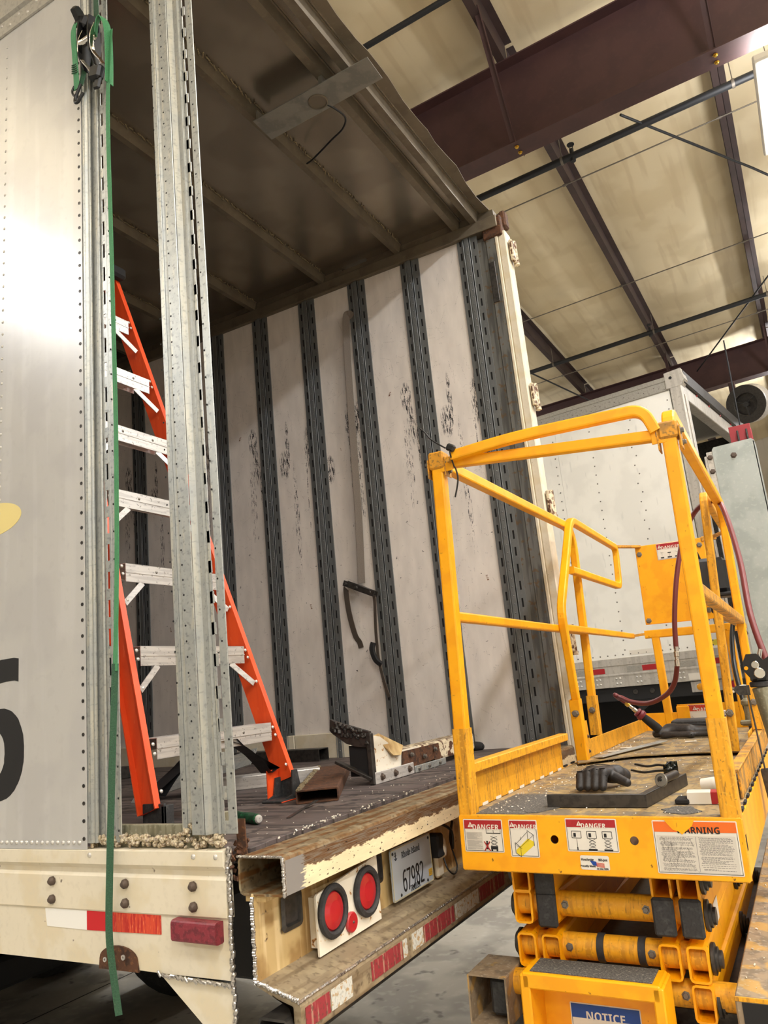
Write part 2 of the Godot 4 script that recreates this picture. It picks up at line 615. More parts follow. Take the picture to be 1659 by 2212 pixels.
	M.wood_b = mat(Color.WHITE, 0.75, 0.0, tex(C8(88, 76, 72), [[v, C8(54, 47, 44), 0.4, 0.65, 0.8], [scr, C8(128, 116, 106), 0.6, 0.8, 0.6]]), 1.1)
	M.yellow = mat(Color.WHITE, 0.42, 0.0, tex(C8(248, 172, 4), [[big, C8(240, 158, 2), 0.4, 0.7, 0.7], [spot, C8(96, 62, 22), 0.92, 0.945, 0.8], [scr, C8(150, 98, 24), 0.86, 0.9, 0.6]]), 2.2)
	M.yellow_worn = mat(Color.WHITE, 0.55, 0.0, tex(C8(228, 160, 24), [[v, C8(180, 124, 34), 0.45, 0.75, 0.7], [scr, C8(120, 82, 30), 0.66, 0.8, 0.6], [spot, C8(70, 50, 30), 0.88, 0.92, 0.8], [fine, C8(240, 184, 70), 0.62, 0.8, 0.5]]), 3.4)
	M.yellow_dirty = mat(Color.WHITE, 0.6, 0.0, tex(C8(214, 148, 36), [[big, C8(150, 112, 60), 0.45, 0.7, 0.8], [fine, C8(112, 86, 52), 0.58, 0.75, 0.6]]), 3.0)
	M.deck = mat(Color.WHITE, 0.8, 0.0, tex(C8(158, 134, 92), [[big, C8(118, 106, 88), 0.42, 0.62, 0.9], [h, C8(134, 108, 70), 0.55, 0.75, 0.6], [fine, C8(92, 82, 66), 0.6, 0.8, 0.6], [spot, C8(196, 164, 92), 0.66, 0.8, 0.6]]), 1.7)
	M.grip = mat(Color.WHITE, 0.95, 0.0, tex(C8(98, 94, 88), [[fine, C8(62, 60, 57), 0.4, 0.6, 0.7], [spot, C8(150, 142, 130), 0.75, 0.8, 0.8]]), 6.0)
	M.dust = mat(Color.WHITE, 0.8, 0.05, tex(C8(150, 130, 104), [[med, C8(118, 104, 86), 0.4, 0.7, 0.8], [big, C8(196, 150, 74), 0.6, 0.75, 0.7], [fine, C8(180, 168, 148), 0.64, 0.8, 0.6]]), 2.0)
	M.orange = mat(Color.WHITE, 0.4, 0.0, tex(C8(236, 84, 34), [[v, C8(222, 70, 26), 0.4, 0.7, 0.6], [scr, C8(250, 150, 110), 0.8, 0.86, 0.6]]), 2.0)
	M.alu = mat(Color.WHITE, 0.38, 0.5, tex(C8(214, 210, 204), [[h, C8(186, 182, 178), 0.45, 0.7, 0.6], [spot, C8(110, 106, 102), 0.78, 0.85, 0.6]]), 4.0)
	M.chrome = mat(Color(0.85, 0.84, 0.82), 0.15, 1.0)
	M.bolt = mat(Color(0.5, 0.48, 0.45), 0.4, 0.7)
	M.bolt_dark = mat(C8(92, 78, 68), 0.6, 0.4)
	M.rivet = mat(C8(204, 200, 192), 0.35, 0.5)
	M.rubber = mat(Color.WHITE, 0.7, 0.0, tex(C8(46, 45, 45), [[med, C8(66, 65, 64), 0.5, 0.75, 0.7], [fine, C8(30, 30, 30), 0.5, 0.8, 0.6]]), 4.0)
	M.black = mat(C8(22, 22, 23), 0.38)
	M.black_matt = mat(C8(26, 25, 25), 0.8)
	M.leather = mat(Color.WHITE, 0.5, 0.0, tex(C8(48, 44, 42), [[med, C8(28, 26, 26), 0.4, 0.7, 0.8], [fine, C8(74, 68, 64), 0.66, 0.8, 0.5]]), 14.0)
	M.dark_metal = mat(Color.WHITE, 0.45, 0.5, tex(C8(72, 68, 64), [[med, C8(54, 52, 50), 0.4, 0.7, 0.8]]), 4.0)
	M.red_lens = mat(C8(178, 22, 34), 0.16)
	M.red_lens.clearcoat_enabled = true
	M.red_lens.clearcoat = 0.8
	M.red_old = mat(Color.WHITE, 0.45, 0.0, tex(C8(128, 40, 52), [[med, C8(96, 30, 40), 0.4, 0.7, 0.8], [fine, C8(158, 84, 88), 0.66, 0.8, 0.5]]), 6.0)
	M.red = mat(C8(196, 26, 34), 0.45)
	M.red_faded = mat(Color.WHITE, 0.6, 0.0, tex(C8(206, 70, 40), [[v, C8(178, 34, 30), 0.4, 0.6, 0.8], [scr, C8(226, 130, 84), 0.6, 0.8, 0.8]]), 6.0)
	M.tape_red = mat(Color.WHITE, 0.6, 0.0, tex(C8(142, 44, 50), [[v, C8(174, 142, 116), 0.5, 0.62, 0.8], [fine, C8(96, 60, 48), 0.6, 0.75, 0.7]]), 3.0)
	M.tape_white = mat(Color.WHITE, 0.6, 0.0, tex(C8(196, 194, 184), [[spot, C8(170, 130, 80), 0.62, 0.7, 0.8], [fine, C8(160, 158, 148), 0.5, 0.8, 0.6]]), 4.0)
	M.white = mat(C8(232, 229, 222), 0.5)
	M.sticker = mat(C8(222, 215, 202), 0.45)
	M.hdr_red = mat(C8(164, 28, 34), 0.45)
	M.hdr_orange = mat(C8(226, 104, 26), 0.45)
	M.hdr_blue = mat(C8(20, 66, 146), 0.45)
	M.ink = mat(C8(22, 21, 22), 0.6)
	M.print_a = mat(Color.WHITE, 0.5, 0.0, fine_print(3, 1), 0.0)
	M.print_b = mat(Color.WHITE, 0.5, 0.0, fine_print(5, 2), 0.0)
	M.maroon = mat(Color.WHITE, 0.6, 0.0, tex(C8(72, 46, 45), [[big, C8(64, 41, 41), 0.4, 0.7, 0.7], [fine, C8(78, 52, 50), 0.6, 0.8, 0.4]]), 0.7)
	M.purlin = mat(Color.WHITE, 0.6, 0.0, tex(C8(68, 52, 50), [[big, C8(58, 45, 44), 0.4, 0.7, 0.7]]), 0.7)
	M.insul = mat(Color.WHITE, 0.75, 0.0, tex(C8(222, 206, 172), [[big, C8(210, 192, 156), 0.4, 0.7, 0.7], [h, C8(200, 180, 144), 0.62, 0.8, 0.5]]), 0.35)
	M.pipe = mat(C8(38, 39, 42), 0.5, 0.2)
	M.rod = mat(C8(120, 112, 102), 0.5, 0.4)
	M.concrete = mat(Color.WHITE, 0.7, 0.0, tex(C8(176, 171, 160), [[big, C8(146, 142, 134), 0.4, 0.7, 0.8], [fine, C8(188, 184, 174), 0.55, 0.8, 0.5], [spot, C8(104, 100, 94), 0.8, 0.9, 0.7]]), 0.45, true)
	M.hallwall = mat(Color.WHITE, 0.8, 0.0, tex(C8(208, 200, 184), [[v, C8(190, 182, 166), 0.5, 0.75, 0.6]]), 0.3)
	M.green = mat(Color.WHITE, 0.75, 0.0, tex(C8(74, 142, 94), [[fine, C8(58, 120, 78), 0.4, 0.7, 0.8], [v, C8(96, 158, 112), 0.55, 0.8, 0.6]]), 9.0)
	M.green_dark = mat(Color.WHITE, 0.75, 0.0, tex(C8(50, 88, 62), [[fine, C8(36, 68, 48), 0.4, 0.7, 0.8], [spot, C8(120, 124, 104), 0.8, 0.86, 0.6]]), 9.0)
	M.webbing = mat(Color.WHITE, 0.85, 0.0, tex(C8(112, 102, 92), [[fine, C8(84, 76, 68), 0.4, 0.7, 0.7]]), 9.0)
	M.hose = mat(C8(112, 46, 46), 0.45)
	M.brass = mat(C8(206, 164, 62), 0.3, 0.8)
	M.t2 = mat(Color.WHITE, 0.42, 0.0, tex(C8(238, 235, 226), [[big, C8(228, 225, 216), 0.4, 0.7, 0.7], [scr, C8(210, 208, 200), 0.74, 0.85, 0.5]]), 0.6)
	M.t2_rail = mat(Color.WHITE, 0.45, 0.35, tex(C8(196, 190, 180), [[v, C8(178, 172, 162), 0.45, 0.7, 0.7], [fine, C8(160, 152, 142), 0.65, 0.8, 0.5]]), 1.2)
	M.t2_alu = mat(Color.WHITE, 0.45, 0.4, tex(C8(170, 166, 156), [[fine, C8(146, 142, 134), 0.5, 0.8, 0.6]]), 2.0)
	M.guard = mat(Color.WHITE, 0.5, 0.2, tex(C8(168, 172, 166), [[big, C8(150, 156, 150), 0.4, 0.7, 0.7], [fine, C8(186, 188, 180), 0.65, 0.8, 0.4]]), 1.0)
	M.col_red = mat(C8(146, 36, 42), 0.45)
	M.scrap = mat(Color.WHITE, 0.9, 0.0, tex(C8(196, 182, 150), [[spot, C8(110, 84, 56), 0.5, 0.65, 0.9], [fine, C8(232, 222, 200), 0.5, 0.75, 0.7], [med, C8(150, 140, 140), 0.6, 0.75, 0.6]]), 7.0)
	M.chip = mat(C8(214, 206, 190), 0.5, 0.2)
	M.wallA = mat(Color.WHITE, 0.55, 0.0, wall_image(11), 0.0)
	M.wallB = mat(Color.WHITE, 0.55, 0.0, wall_image(22), 0.0)
	M.wallC = mat(Color.WHITE, 0.55, 0.0, wall_image(33), 0.0)
	M.wallplain = mat(C8(204, 195, 184), 0.6)
	M.sill_front = mat(Color.WHITE, 0.5, 0.0, rust_edge_image(4, 0.42, C8(230, 212, 172)), 0.0)
	M.sill_top = mat(Color.WHITE, 0.5, 0.4, tex(C8(140, 122, 92), [[h, C8(120, 80, 40), 0.5, 0.7, 0.9], [med, C8(168, 156, 128), 0.5, 0.75, 0.8], [fine, C8(84, 70, 52), 0.62, 0.8, 0.7]]), 1.8)

func lamp(x: float, y: float, z: float, k0: float) -> void:
	var shown := k0 < 0.9
	var t := thing("ceiling_light", "long bright ceiling light hanging beside the sprinkler pipe at the right edge" if shown else "long bright ceiling light hanging under the beige roof insulation", "ceiling light", Vector3(x, y, z), "ceiling lights of the hall")
	var st := S()
	bx(st, Vector3(-0.6, 0.0, -0.17), Vector3(0.6, 0.06, 0.17), 0.012)
	obj("housing", st, M.white, t)
	st = S()
	for s in [-0.45, 0.45]:
		tube(st, [Vector3(s, 0.05, 0), Vector3(s, roof_y(z) + 0.1 - y, 0)], 0.004, 6)
	obj("suspension_cable", st, M.rod, t)
	var e := StandardMaterial3D.new()
	e.albedo_color = Color.WHITE
	e.emission_enabled = true
	e.emission = Color(1.0, 0.99, 0.97)
	e.emission_energy_multiplier = 6.0
	st = S()
	bx(st, Vector3(-0.57, -0.012, -0.14), Vector3(0.57, 0.0, 0.14), 0.004)
	bx(st, Vector3(-0.57, 0.06, -0.14), Vector3(0.57, 0.066, 0.14), 0.002)
	obj("glowing_lens", st, e, t)
	for k in 2:
		var a := AreaLight3D.new()
		a.name = "light_down" if k == 0 else "light_up"
		a.area_size = Vector2(1.14, 0.28)
		a.light_color = Color(0.985, 0.99, 1.0)
		a.light_energy = (5.6 if k == 0 else 6.0 if k0 > 0.9 else 1.6) * k0
		a.area_range = 30.0
		a.area_attenuation = 2.0
		a.shadow_enabled = true
		a.position = Vector3(0, -0.02 if k == 0 else 0.074, 0)
		a.rotation_degrees = Vector3(-90 if k == 0 else 90, 0, 0)
		t.add_child(a)

func roof_y(z: float) -> float:
	return 6.47 + 0.0417 * (z + 0.2)

func hall() -> void:
	var st := S()
	var X0 := -9.0
	var X1 := 19.0
	var Z0 := -13.0
	var Z1 := 12.0
	bx(st, Vector3(X0 - 0.3, -0.25, Z0 - 0.3), Vector3(X1 + 0.3, 0.0, Z1 + 0.3))
	var fl := struct(obj("floor", st, M.concrete))
	st = S()
	for q in [[-3.0, -4.0], [2.95, 2.5]]:
		bx(st, Vector3(X0, 0.0005, q[0]), Vector3(X1, 0.0015, q[0] + 0.008))
	stuff(obj("floor_joint", st, M.black_matt, fl))
	for w in [["wall_left", Vector3(X0 - 0.25, 0, Z0), Vector3(X0, 7.6, Z1)], ["wall_right", Vector3(X1, 0, Z0), Vector3(X1 + 0.25, 7.6, Z1)], ["wall_back", Vector3(X0, 0, Z0 - 0.25), Vector3(X1, 7.6, Z0)], ["wall_front", Vector3(X0, 0, Z1), Vector3(X1, 7.6, Z1 + 0.25)]]:
		st = S()
		bx(st, w[1], w[2])
		struct(obj(w[0], st, M.hallwall))
	# roof deck, insulation blankets between the purlins, purlins and rafters
	st = S()
	face(st, [Vector3(X0 - 0.3, roof_y(Z0) + 0.42, Z0 - 0.3), Vector3(X1 + 0.3, roof_y(Z0) + 0.42, Z0 - 0.3), Vector3(X1 + 0.3, roof_y(Z1) + 0.42, Z1 + 0.3), Vector3(X0 - 0.3, roof_y(Z1) + 0.42, Z1 + 0.3)], Vector3.DOWN)
	face(st, [Vector3(X0 - 0.3, roof_y(Z0) + 0.52, Z0 - 0.3), Vector3(X1 + 0.3, roof_y(Z0) + 0.52, Z0 - 0.3), Vector3(X1 + 0.3, roof_y(Z1) + 0.52, Z1 + 0.3), Vector3(X0 - 0.3, roof_y(Z1) + 0.52, Z1 + 0.3)], Vector3.UP)
	var ceil := struct(obj("ceiling", st, M.hallwall))
	var fz := FastNoiseLite.new()
	fz.seed = 77
	fz.frequency = 0.5
	var pz := []
	var zz := -0.2 - 1.5 * 8
	while zz < Z1 + 1.5:
		pz.append(zz)
		zz += 1.5
	var xs := [X0, -4.1, 3.87, 11.85, X1]
	for i in pz.size() - 1:
		for b in 4:
			st = S()
			st.set_smooth_group(1)
			var z0: float = pz[i]
			var z1: float = pz[i + 1]
			var x0: float = xs[b]
			var x1: float = xs[b + 1]
			var detail: bool = i >= 5 and i <= 9 and (b == 1 or b == 2 or b == 3)
			var nx := 90 if detail else 12
			var nzz := 10 if detail else 4
			var f := func(a: int, c: int) -> Vector3:
				var x := lerpf(x0, x1, float(a) / nx)
				var tz := float(c) / nzz
				var z := lerpf(z0, z1, tz)
				var sag := sin(tz * PI)
				var wr := fz.get_noise_2d(x * 5.0, z * 0.7) * 0.02 + fz.get_noise_2d(x * 1.4, z * 1.4 + 50) * 0.03
				return Vector3(x, roof_y(z) + 0.24 - sag * (0.05 + wr) + (0.004 if tz == 0.0 else 0.0), z)
			for a in nx:
				for c in nzz:
					var p0: Vector3 = f.call(a, c)
					var p1: Vector3 = f.call(a + 1, c)
					var p2: Vector3 = f.call(a + 1, c + 1)
					var p3: Vector3 = f.call(a, c + 1)
					face(st, [p0, p1, p2, p3], Vector3.DOWN)
			obj("insulation_blanket", st, M.insul, ceil)
	for z in pz:
		if z > Z1 - 0.1 or z < Z0 + 0.1:
			continue
		for b in 4:
			var y := roof_y(z)
			st = S()
			var a := Vector3(xs[b] + (0.02 if b > 0 else 0.0), y, z)
			var L: float = xs[b + 1] - xs[b] - 0.04
			# zed: bottom flange towards -z, web, top flange
			bx(st, a, a + Vector3(L, 0.004, 0.064))
			bx(st, a + Vector3(0, 0, 0.06), a + Vector3(L, 0.2, 0.064))
			bx(st, a + Vector3(0, 0.196, 0.06), a + Vector3(L, 0.2, 0.124))
			bx(st, a, a + Vector3(L, 0.02, 0.004))
			obj("purlin", st, M.purlin, ceil)
	# rafters (welded I beams, deeper towards the far column)
	for k in 3:
		var x: float = xs[k + 1]
		var hw := 0.1
		st = S()
		var dep := func(z: float) -> float:
			return (0.76 + 0.012 * z) if k < 2 else 0.55
		var zs := [Z0, -6.0, -2.0, 0.0, 2.0, 6.0, Z1]
		for i in zs.size() - 1:
			var za: float = zs[i]
			var zb: float = zs[i + 1]
			var ta := roof_y(za)
			var tb := roof_y(zb)
			var ba: float = ta - dep.call(za)
			var bb: float = tb - dep.call(zb)
			for fl2 in [[ta, tb, 0.012], [ba, bb, 0.014]]:
				var q := [Vector3(x - hw, fl2[0], za), Vector3(x + hw, fl2[0], za), Vector3(x + hw, fl2[1], zb), Vector3(x - hw, fl2[1], zb)]
				var up := Vector3(0, -fl2[2], 0)
				face(st, q, Vector3.UP)
				face(st, [q[0] + up, q[1] + up, q[2] + up, q[3] + up], Vector3.DOWN)
				face(st, [q[0], q[3], q[3] + up, q[0] + up], Vector3.LEFT)
				face(st, [q[1], q[2], q[2] + up, q[1] + up], Vector3.RIGHT)
			for s in [-1.0, 1.0]:
				face(st, [Vector3(x + s * 0.005, ta, za), Vector3(x + s * 0.005, tb, zb), Vector3(x + s * 0.005, bb, zb), Vector3(x + s * 0.005, ba, za)], Vector3(s, 0, 0))
		var rf := obj("rafter", st, M.maroon, ceil)
		# flange braces from the bottom flange up to the purlins
		for z in [-3.2, -0.2, 1.3]:
			if k == 0 and z < 0:
				continue
			st = S()
			var yb: float = roof_y(z) - dep.call(z) - 0.004
			for s in [-1.0, 1.0]:
				bar(st, Vector3(x + s * 0.09, yb, z + 0.03), Vector3(x + s * 0.66, roof_y(z) + 0.05, z + 0.05), 0.045, 0.004)
				bar(st, Vector3(x + s * 0.09, yb, z + 0.05), Vector3(x + s * 0.66, roof_y(z) + 0.05, z + 0.07), 0.004, 0.045)
			obj("flange_brace", st, M.maroon, rf)
			st = S()
			for s in [-0.04, 0.04]:
				bolt(st, Vector3(x + s, yb - 0.012, z + 0.04), Vector3.DOWN, 0.013, 0.014)
			obj("bolt_pair", st, M.brass, rf)

func pipes() -> void:
	# sprinkler lines under the purlins, all parallel to the rafters
	var L := [["black sprinkler pipe crossing above the trailer roof edge", 2.75, 0.022, []], ["black sprinkler pipe crossing beneath the nearest maroon rafter bay", 4.97, 0.034, [0.05]], ["black sprinkler pipe nearest the far rafter, above the white trailer", 9.5, 0.032, [-0.1]]]
	for p in L:
		var st := S()
		var x: float = p[1]
		var a := Vector3(x, roof_y(-9.0) - 0.25, -9.0)
		var b := Vector3(x, roof_y(9.0) - 0.25, 9.0)
		tube(st, [a, b], p[2], 12)
		var t := thing("sprinkler_pipe", p[0], "pipe", Vector3.ZERO, "")
		obj("pipe_run", st, M.pipe, t)
		for z in p[3]:
			st = S()
			var c := Vector3(x, roof_y(z) - 0.25, z)
			cyl(st, c + Vector3(0, 0.02, 0), c + Vector3(0, 0.075, 0), 0.02, 10)
			cyl(st, c + Vector3(0, 0.12, 0), c + Vector3(0, 0.126, 0), 0.035, 12)
			for s in [-0.018, 0.018]:
				bar(st, c + Vector3(0, 0.075, s * 0.6), c + Vector3(0, 0.12, s * 1.3), 0.006, 0.006)
			cyl(st, c + Vector3(0, -0.02, 0), c + Vector3(0, -0.055, 0), 0.026, 10)
			obj("sprinkler_head", st, M.pipe, t)
		st = S()
		for i in 8:
			var z := -6.05 + 1.5 * i
			var c := Vector3(x, roof_y(z) - 0.25, z)
			lathe(st, Transform3D(Basis(Vector3.RIGHT, PI * 0.5), c), [Vector2(p[2] + 0.006, -0.012), Vector2(p[2] + 0.006, 0.012)], 12)
			tube(st, [c + Vector3(0, p[2], 0), c + Vector3(0, 0.27, 0)], 0.005, 6)
		obj("pipe_hanger", st, M.rod, t)
	for q in [["thin steel rod tying the purlins right behind the nearest rafter", 4.7, -9.0, 0.6], ["thin steel rod tying the purlins in the middle of the bay", 5.68, -9.0, 9.0], ["thin steel rod tying the purlins on the far side of the bay", 8.26, -9.0, 9.0], ["thin steel rod tying the purlins next to the far rafter", 10.6, -9.0, 9.0]]:
		var st := S()
		tube(st, [Vector3(q[1], roof_y(q[2]) - 0.02, q[2]), Vector3(q[1], roof_y(q[3]) - 0.02, q[3])], 0.007, 6)
		for i in 8:
			var z := -6.2 + 1.5 * i
			if z < q[3]:
				cyl(st, Vector3(q[1], roof_y(z) - 0.02, z - 0.02), Vector3(q[1], roof_y(z) - 0.02, z + 0.02), 0.014, 6)
		tag(obj("sag_rod", st, M.rod), q[0], "rod")
	var st := S()
	tube(st, [Vector3(4.714, 6.25, 0.554), Vector3(6.35, 6.29, 1.5), Vector3(9.2, 6.3, 3.1)], 0.012, 8)
	tag(obj("brace_cable", st, M.pipe), "dark diagonal brace cable starting at the nearest rafter", "cable")
	st = S()
	tube(st, [Vector3(11.7, 6.25, 0.25), Vector3(7.2, 6.33, 2.3)], 0.011, 8)
	tag(obj("brace_cable", st, M.pipe), "dark diagonal brace cable running up from the white trailer's top corner", "cable")
	st = S()
	tube(st, [Vector3(4.62, 6.66, -1.0), Vector3(4.6, 5.0, -1.15)], 0.008, 6)
	tag(obj("hanger_wire", st, M.pipe), "short dark wire hanging down above the trailer's rear corner", "wire")
	st = S()
	tube(st, [Vector3(7.4, 6.0, -2.2), Vector3(12.0, 5.98, -1.2)], 0.012, 6)
	tag(obj("brace_cable", st, M.pipe), "dark cable running level above the far end of the white trailer", "cable")

# moves a thing's origin to its base without moving what was built
func settle(t: Node3D, at: Vector3) -> Node3D:
	for c in t.get_children():
		c.position -= at
	t.position += at
	return t

func bent_post(m: Mesh, y0: float, y1: float, dz: float) -> ArrayMesh:
	var arr := m.surface_get_arrays(0)
	var v: PackedVector3Array = arr[Mesh.ARRAY_VERTEX]
	for i in v.size():
		var t := clampf((y1 - v[i].y) / (y1 - y0), 0.0, 1.0)
		v[i].z += dz * t * t * (3.0 - 2.0 * t) * 0.5 + dz * t * 0.5
	arr[Mesh.ARRAY_VERTEX] = v
	var o := ArrayMesh.new()
	o.add_surface_from_arrays(Mesh.PRIMITIVE_TRIANGLES, arr)
	return o

const FL := 1.22
const ZF := -6.2

func trailer() -> void:
	var t := thing("box_trailer", "silver box trailer with its rear corner cut open and a side panel removed", "trailer")
	var st := S()
	# ---- left side skin
	bx(st, Vector3(-0.003, 1.234, ZF), Vector3(0.0, 4.14, -0.646), 0.001)
	var skin := obj("side_skin", st, M.skin, t)
	st = S()
	for k in 14:
		var zc := -1.045 - 0.397 * k
		for i in 62:
			rivet(st, Vector3(-0.003, 1.30 + i * 0.0455, zc), Vector3.LEFT, 0.0055, 0.003)
	for i in 150:
		rivet(st, Vector3(-0.003, 1.252, -0.675 - i * 0.0222), Vector3.LEFT, 0.0062, 0.005)
	stuff(obj("rivets", st, M.rivet, skin))
	st = S()
	for i in 62:
		var y := 1.262 + i * 0.046
		lathe(st, along(Vector3(-0.003, y, -0.657), Vector3.LEFT), [Vector2(0.0055, 0), Vector2(0.0055, 0.0012), Vector2(0.003, 0.0012), Vector2(0.003, 0.0)], 8)
		cyl(st, Vector3(-0.0035, y, -0.657), Vector3(-0.0032, y, -0.657), 0.003, 8)
	stuff(obj("rivet_holes", st, M.dark_metal, skin))
	# painted markings on the skin
	text(skin, "6", xfm(Vector3(0, 0, 1), Vector3.UP, Vector3(-0.0034, 1.562, -1.062)), 0.405, M.ink, true, 1.02, "Droid Sans", "painted_numeral")
	st = S()
	extr(st, circle(0.16, 40, 0.056), xfm(Vector3(0, 0, 1), Vector3.UP, Vector3(-0.004, 2.238, -1.096)), 0.001)
	obj("painted_oval", st, mat(C8(222, 204, 136), 0.45), skin)
	# ---- left top rail
	st = S()
	bx(st, Vector3(-0.010, 4.135, ZF), Vector3(0.03, 4.20, -0.36), 0.004)
	bx(st, Vector3(-0.016, 4.20, ZF), Vector3(0.03, 4.32, -0.36), 0.012)
	obj("top_rail", st, M.t2_alu, t)
	st = S()
	for i in 60:
		rivet(st, Vector3(-0.010, 4.16 + 0.02 * (i % 2), -0.42 - i * 0.05), Vector3.LEFT, 0.006, 0.004)
	stuff(obj("rivets", st, M.rivet, t))
	# ---- left bottom rail: stepped aluminium section, painted cream
	var prof := PackedVector2Array([Vector2(0, 1.235), Vector2(-0.004, 1.232), Vector2(-0.004, 1.199), Vector2(0.0, 1.195), Vector2(0.010, 1.186), Vector2(0.011, 1.174), Vector2(0.004, 1.166), Vector2(0.003, 1.083), Vector2(0.006, 1.079), Vector2(0.03, 1.079), Vector2(0.03, 1.235)])
	st = S()
	extr(st, prof, Transform3D(Basis(), Vector3(0, 0, -0.168)), -ZF - 0.168)
	var rail := obj("bottom_rail", st, M.cream, t)
	st = S()
	for z in [-1.078, -0.793, -0.508, -0.272]:
		for y in [1.151, 1.104]:
			lathe(st, along(Vector3(0.003, y, z), Vector3.LEFT), [Vector2(0, 0), Vector2(0.0125, 0), Vector2(0.0122, 0.006), Vector2(0.006, 0.014), Vector2(0, 0.016)], 8)
	stuff(obj("rail_bolts", st, M.bolt_dark, rail))
	st = S()
	for z in [-0.635, -0.262, -0.19]:
		rivet(st, Vector3(-0.004, 1.221, z), Vector3.LEFT, 0.007, 0.004, 10)
	stuff(obj("rail_rivets", st, M.rivet, rail))
	# lower skirt plate and corner gusset
	st = S()
	extr(st, PackedVector2Array([Vector2(ZF, 1.085), Vector2(-0.168, 1.085), Vector2(-0.165, 0.945), Vector2(-0.40, 0.945), Vector2(-0.62, 0.949), Vector2(ZF, 0.952)]), xfm(Vector3(0, 0, 1), Vector3.UP, Vector3(0.008, 0, 0)), 0.006)
	var skirt := obj("skirt_plate", st, M.cream, t)
	st = S()
	extr(st, PackedVector2Array([Vector2(-0.40, 0.943), Vector2(-0.165, 0.936), Vector2(-0.167, 0.785), Vector2(-0.185, 0.785)]), xfm(Vector3(0, 0, 1), Vector3.UP, Vector3(0.010, 0, 0)), 0.006)
	obj("corner_gusset", st, M.cream, t)
	st = S()
	# torch-cut rear edge of the rail, skirt and gusset
	for i in 30:
		var y := 1.235 - i * 0.0155
		var p := Vector3(0.008 + rng.randf() * 0.004, y, -0.163 + rng.randf_range(-0.003, 0.004))
		box(st, Transform3D(Basis(Vector3(1, 0.3, 0.2).normalized(), rng.randf() * 0.6), p), Vector3(0.012, 0.019, 0.010), 0.003)
	for i in 16:
		box(st, Transform3D(Basis(Vector3.RIGHT, rng.randf()), Vector3(0.002, 0.944 - 0.0006 * i + rng.randf_range(-0.002, 0.002), -0.395 + i * 0.0148)), Vector3(0.006, 0.008, 0.017), 0.002)
	stuff(obj("torch_cut_edge", st, M.cut, t))
	# conspicuity tape, marker lamp, torn plate
	st = S()
	extr(st, PackedVector2Array([Vector2(-0.829, 1.081), Vector2(-0.66, 1.081), Vector2(-0.66, 1.031), Vector2(-0.82, 1.033), Vector2(-0.826, 1.06)]), xfm(Vector3(0, 0, 1), Vector3.UP, Vector3(0.0065, 0, 0)), 0.002)
	obj("white_tape", st, M.white, skirt)
	st = S()
	extr(st, PackedVector2Array([Vector2(-0.66, 1.083), Vector2(-0.56, 1.083), Vector2(-0.56, 1.032), Vector2(-0.66, 1.031)]), xfm(Vector3(0, 0, 1), Vector3.UP, Vector3(0.0062, 0, 0)), 0.002)
	obj("red_tape", st, M.red, skirt)
	st = S()
	extr(st, PackedVector2Array([Vector2(-0.56, 1.083), Vector2(-0.389, 1.083), Vector2(-0.389, 1.034), Vector2(-0.56, 1.032)]), xfm(Vector3(0, 0, 1), Vector3.UP, Vector3(0.0062, 0, 0)), 0.002)
	obj("faded_tape", st, M.red_faded, skirt)
	st = S()
	sweep(st, rrect(0.05, 0.034, 0.009, 3), [Vector3(-0.006, 1.054, -0.327), Vector3(-0.006, 1.054, -0.324), Vector3(-0.006, 1.052, -0.188), Vector3(-0.006, 1.052, -0.185)], Vector3.RIGHT)
	var ml := obj("marker_lamp", st, M.red_old, skirt)
	ml.set_meta("label", "dull red marker lamp at the rear end of the skirt")
	st = S()
	var u := PackedVector2Array()
	for i in 13:
		var a := PI * i / 12.0
		u.append(Vector2(-0.541 + 0.068 * cos(a), 0.968 + 0.032 * sin(a)))
	u.append(Vector2(-0.612, 0.942))
	u.append(Vector2(-0.468, 0.942))
	extr(st, u, xfm(Vector3(0, 0, 1), Vector3.UP, Vector3(0.003, 0, 0)), 0.006)
	obj("rusty_plate", st, M.rust, skirt)
	st = S()
	lathe(st, along(Vector3(0.002, 0.975, -0.518), Vector3.LEFT), [Vector2(0.003, 0.0), Vector2(0.0065, 0.001), Vector2(0.0065, 0.004), Vector2(0.003, 0.004), Vector2(0.003, 0.0)], 12)
	lathe(st, along(Vector3(0.002, 0.966, -0.585), Vector3.LEFT), [Vector2(0.003, 0.0), Vector2(0.006, 0.001), Vector2(0.006, 0.004), Vector2(0.003, 0.004), Vector2(0.003, 0.0)], 12)
	obj("washer", st, M.rivet, skirt)
	# ---- inner side of the left wall (lining behind the skin, and its posts)
	st = S()
	bx(st, Vector3(0.05, 1.24, ZF), Vector3(0.06, 4.2, -0.68))
	obj("side_lining", st, M.wallplain, t)
	# ---- scuff board with torn insulation
	st = S()
	bx(st, Vector3(0.03, 1.10, -0.66), Vector3(0.045, 1.292, -0.20), 0.002)
	bx(st, Vector3(0.028, 1.285, -0.245), Vector3(0.048, 1.32, -0.185), 0.002)
	obj("scuff_board", st, M.galv_old, t)
	st = S()
	for i in 260:
		var z := rng.randf_range(-0.645, -0.185)
		var hy := 0.026 + 0.03 * maxf(0.0, 1.0 - absf(z + 0.285) / 0.05) + 0.02 * maxf(0.0, 1.0 - absf(z + 0.63) / 0.03)
		var y := 1.240 + rng.randf() * hy
		var r := rng.randf_range(0.004, 0.011)
		box(st, Transform3D(Basis(Vector3(rng.randfn(), rng.randfn(), rng.randfn()).normalized(), rng.randf() * 3.0), Vector3(rng.randf_range(0.008, 0.03), y, z)), Vector3(r * 1.6, r, r * 1.3), r * 0.35)
	stuff(obj("torn_insulation", st, M.scrap, t))
	# ---- left posts standing bare in the opening
	st = S()
	var H := 4.24 - 1.25
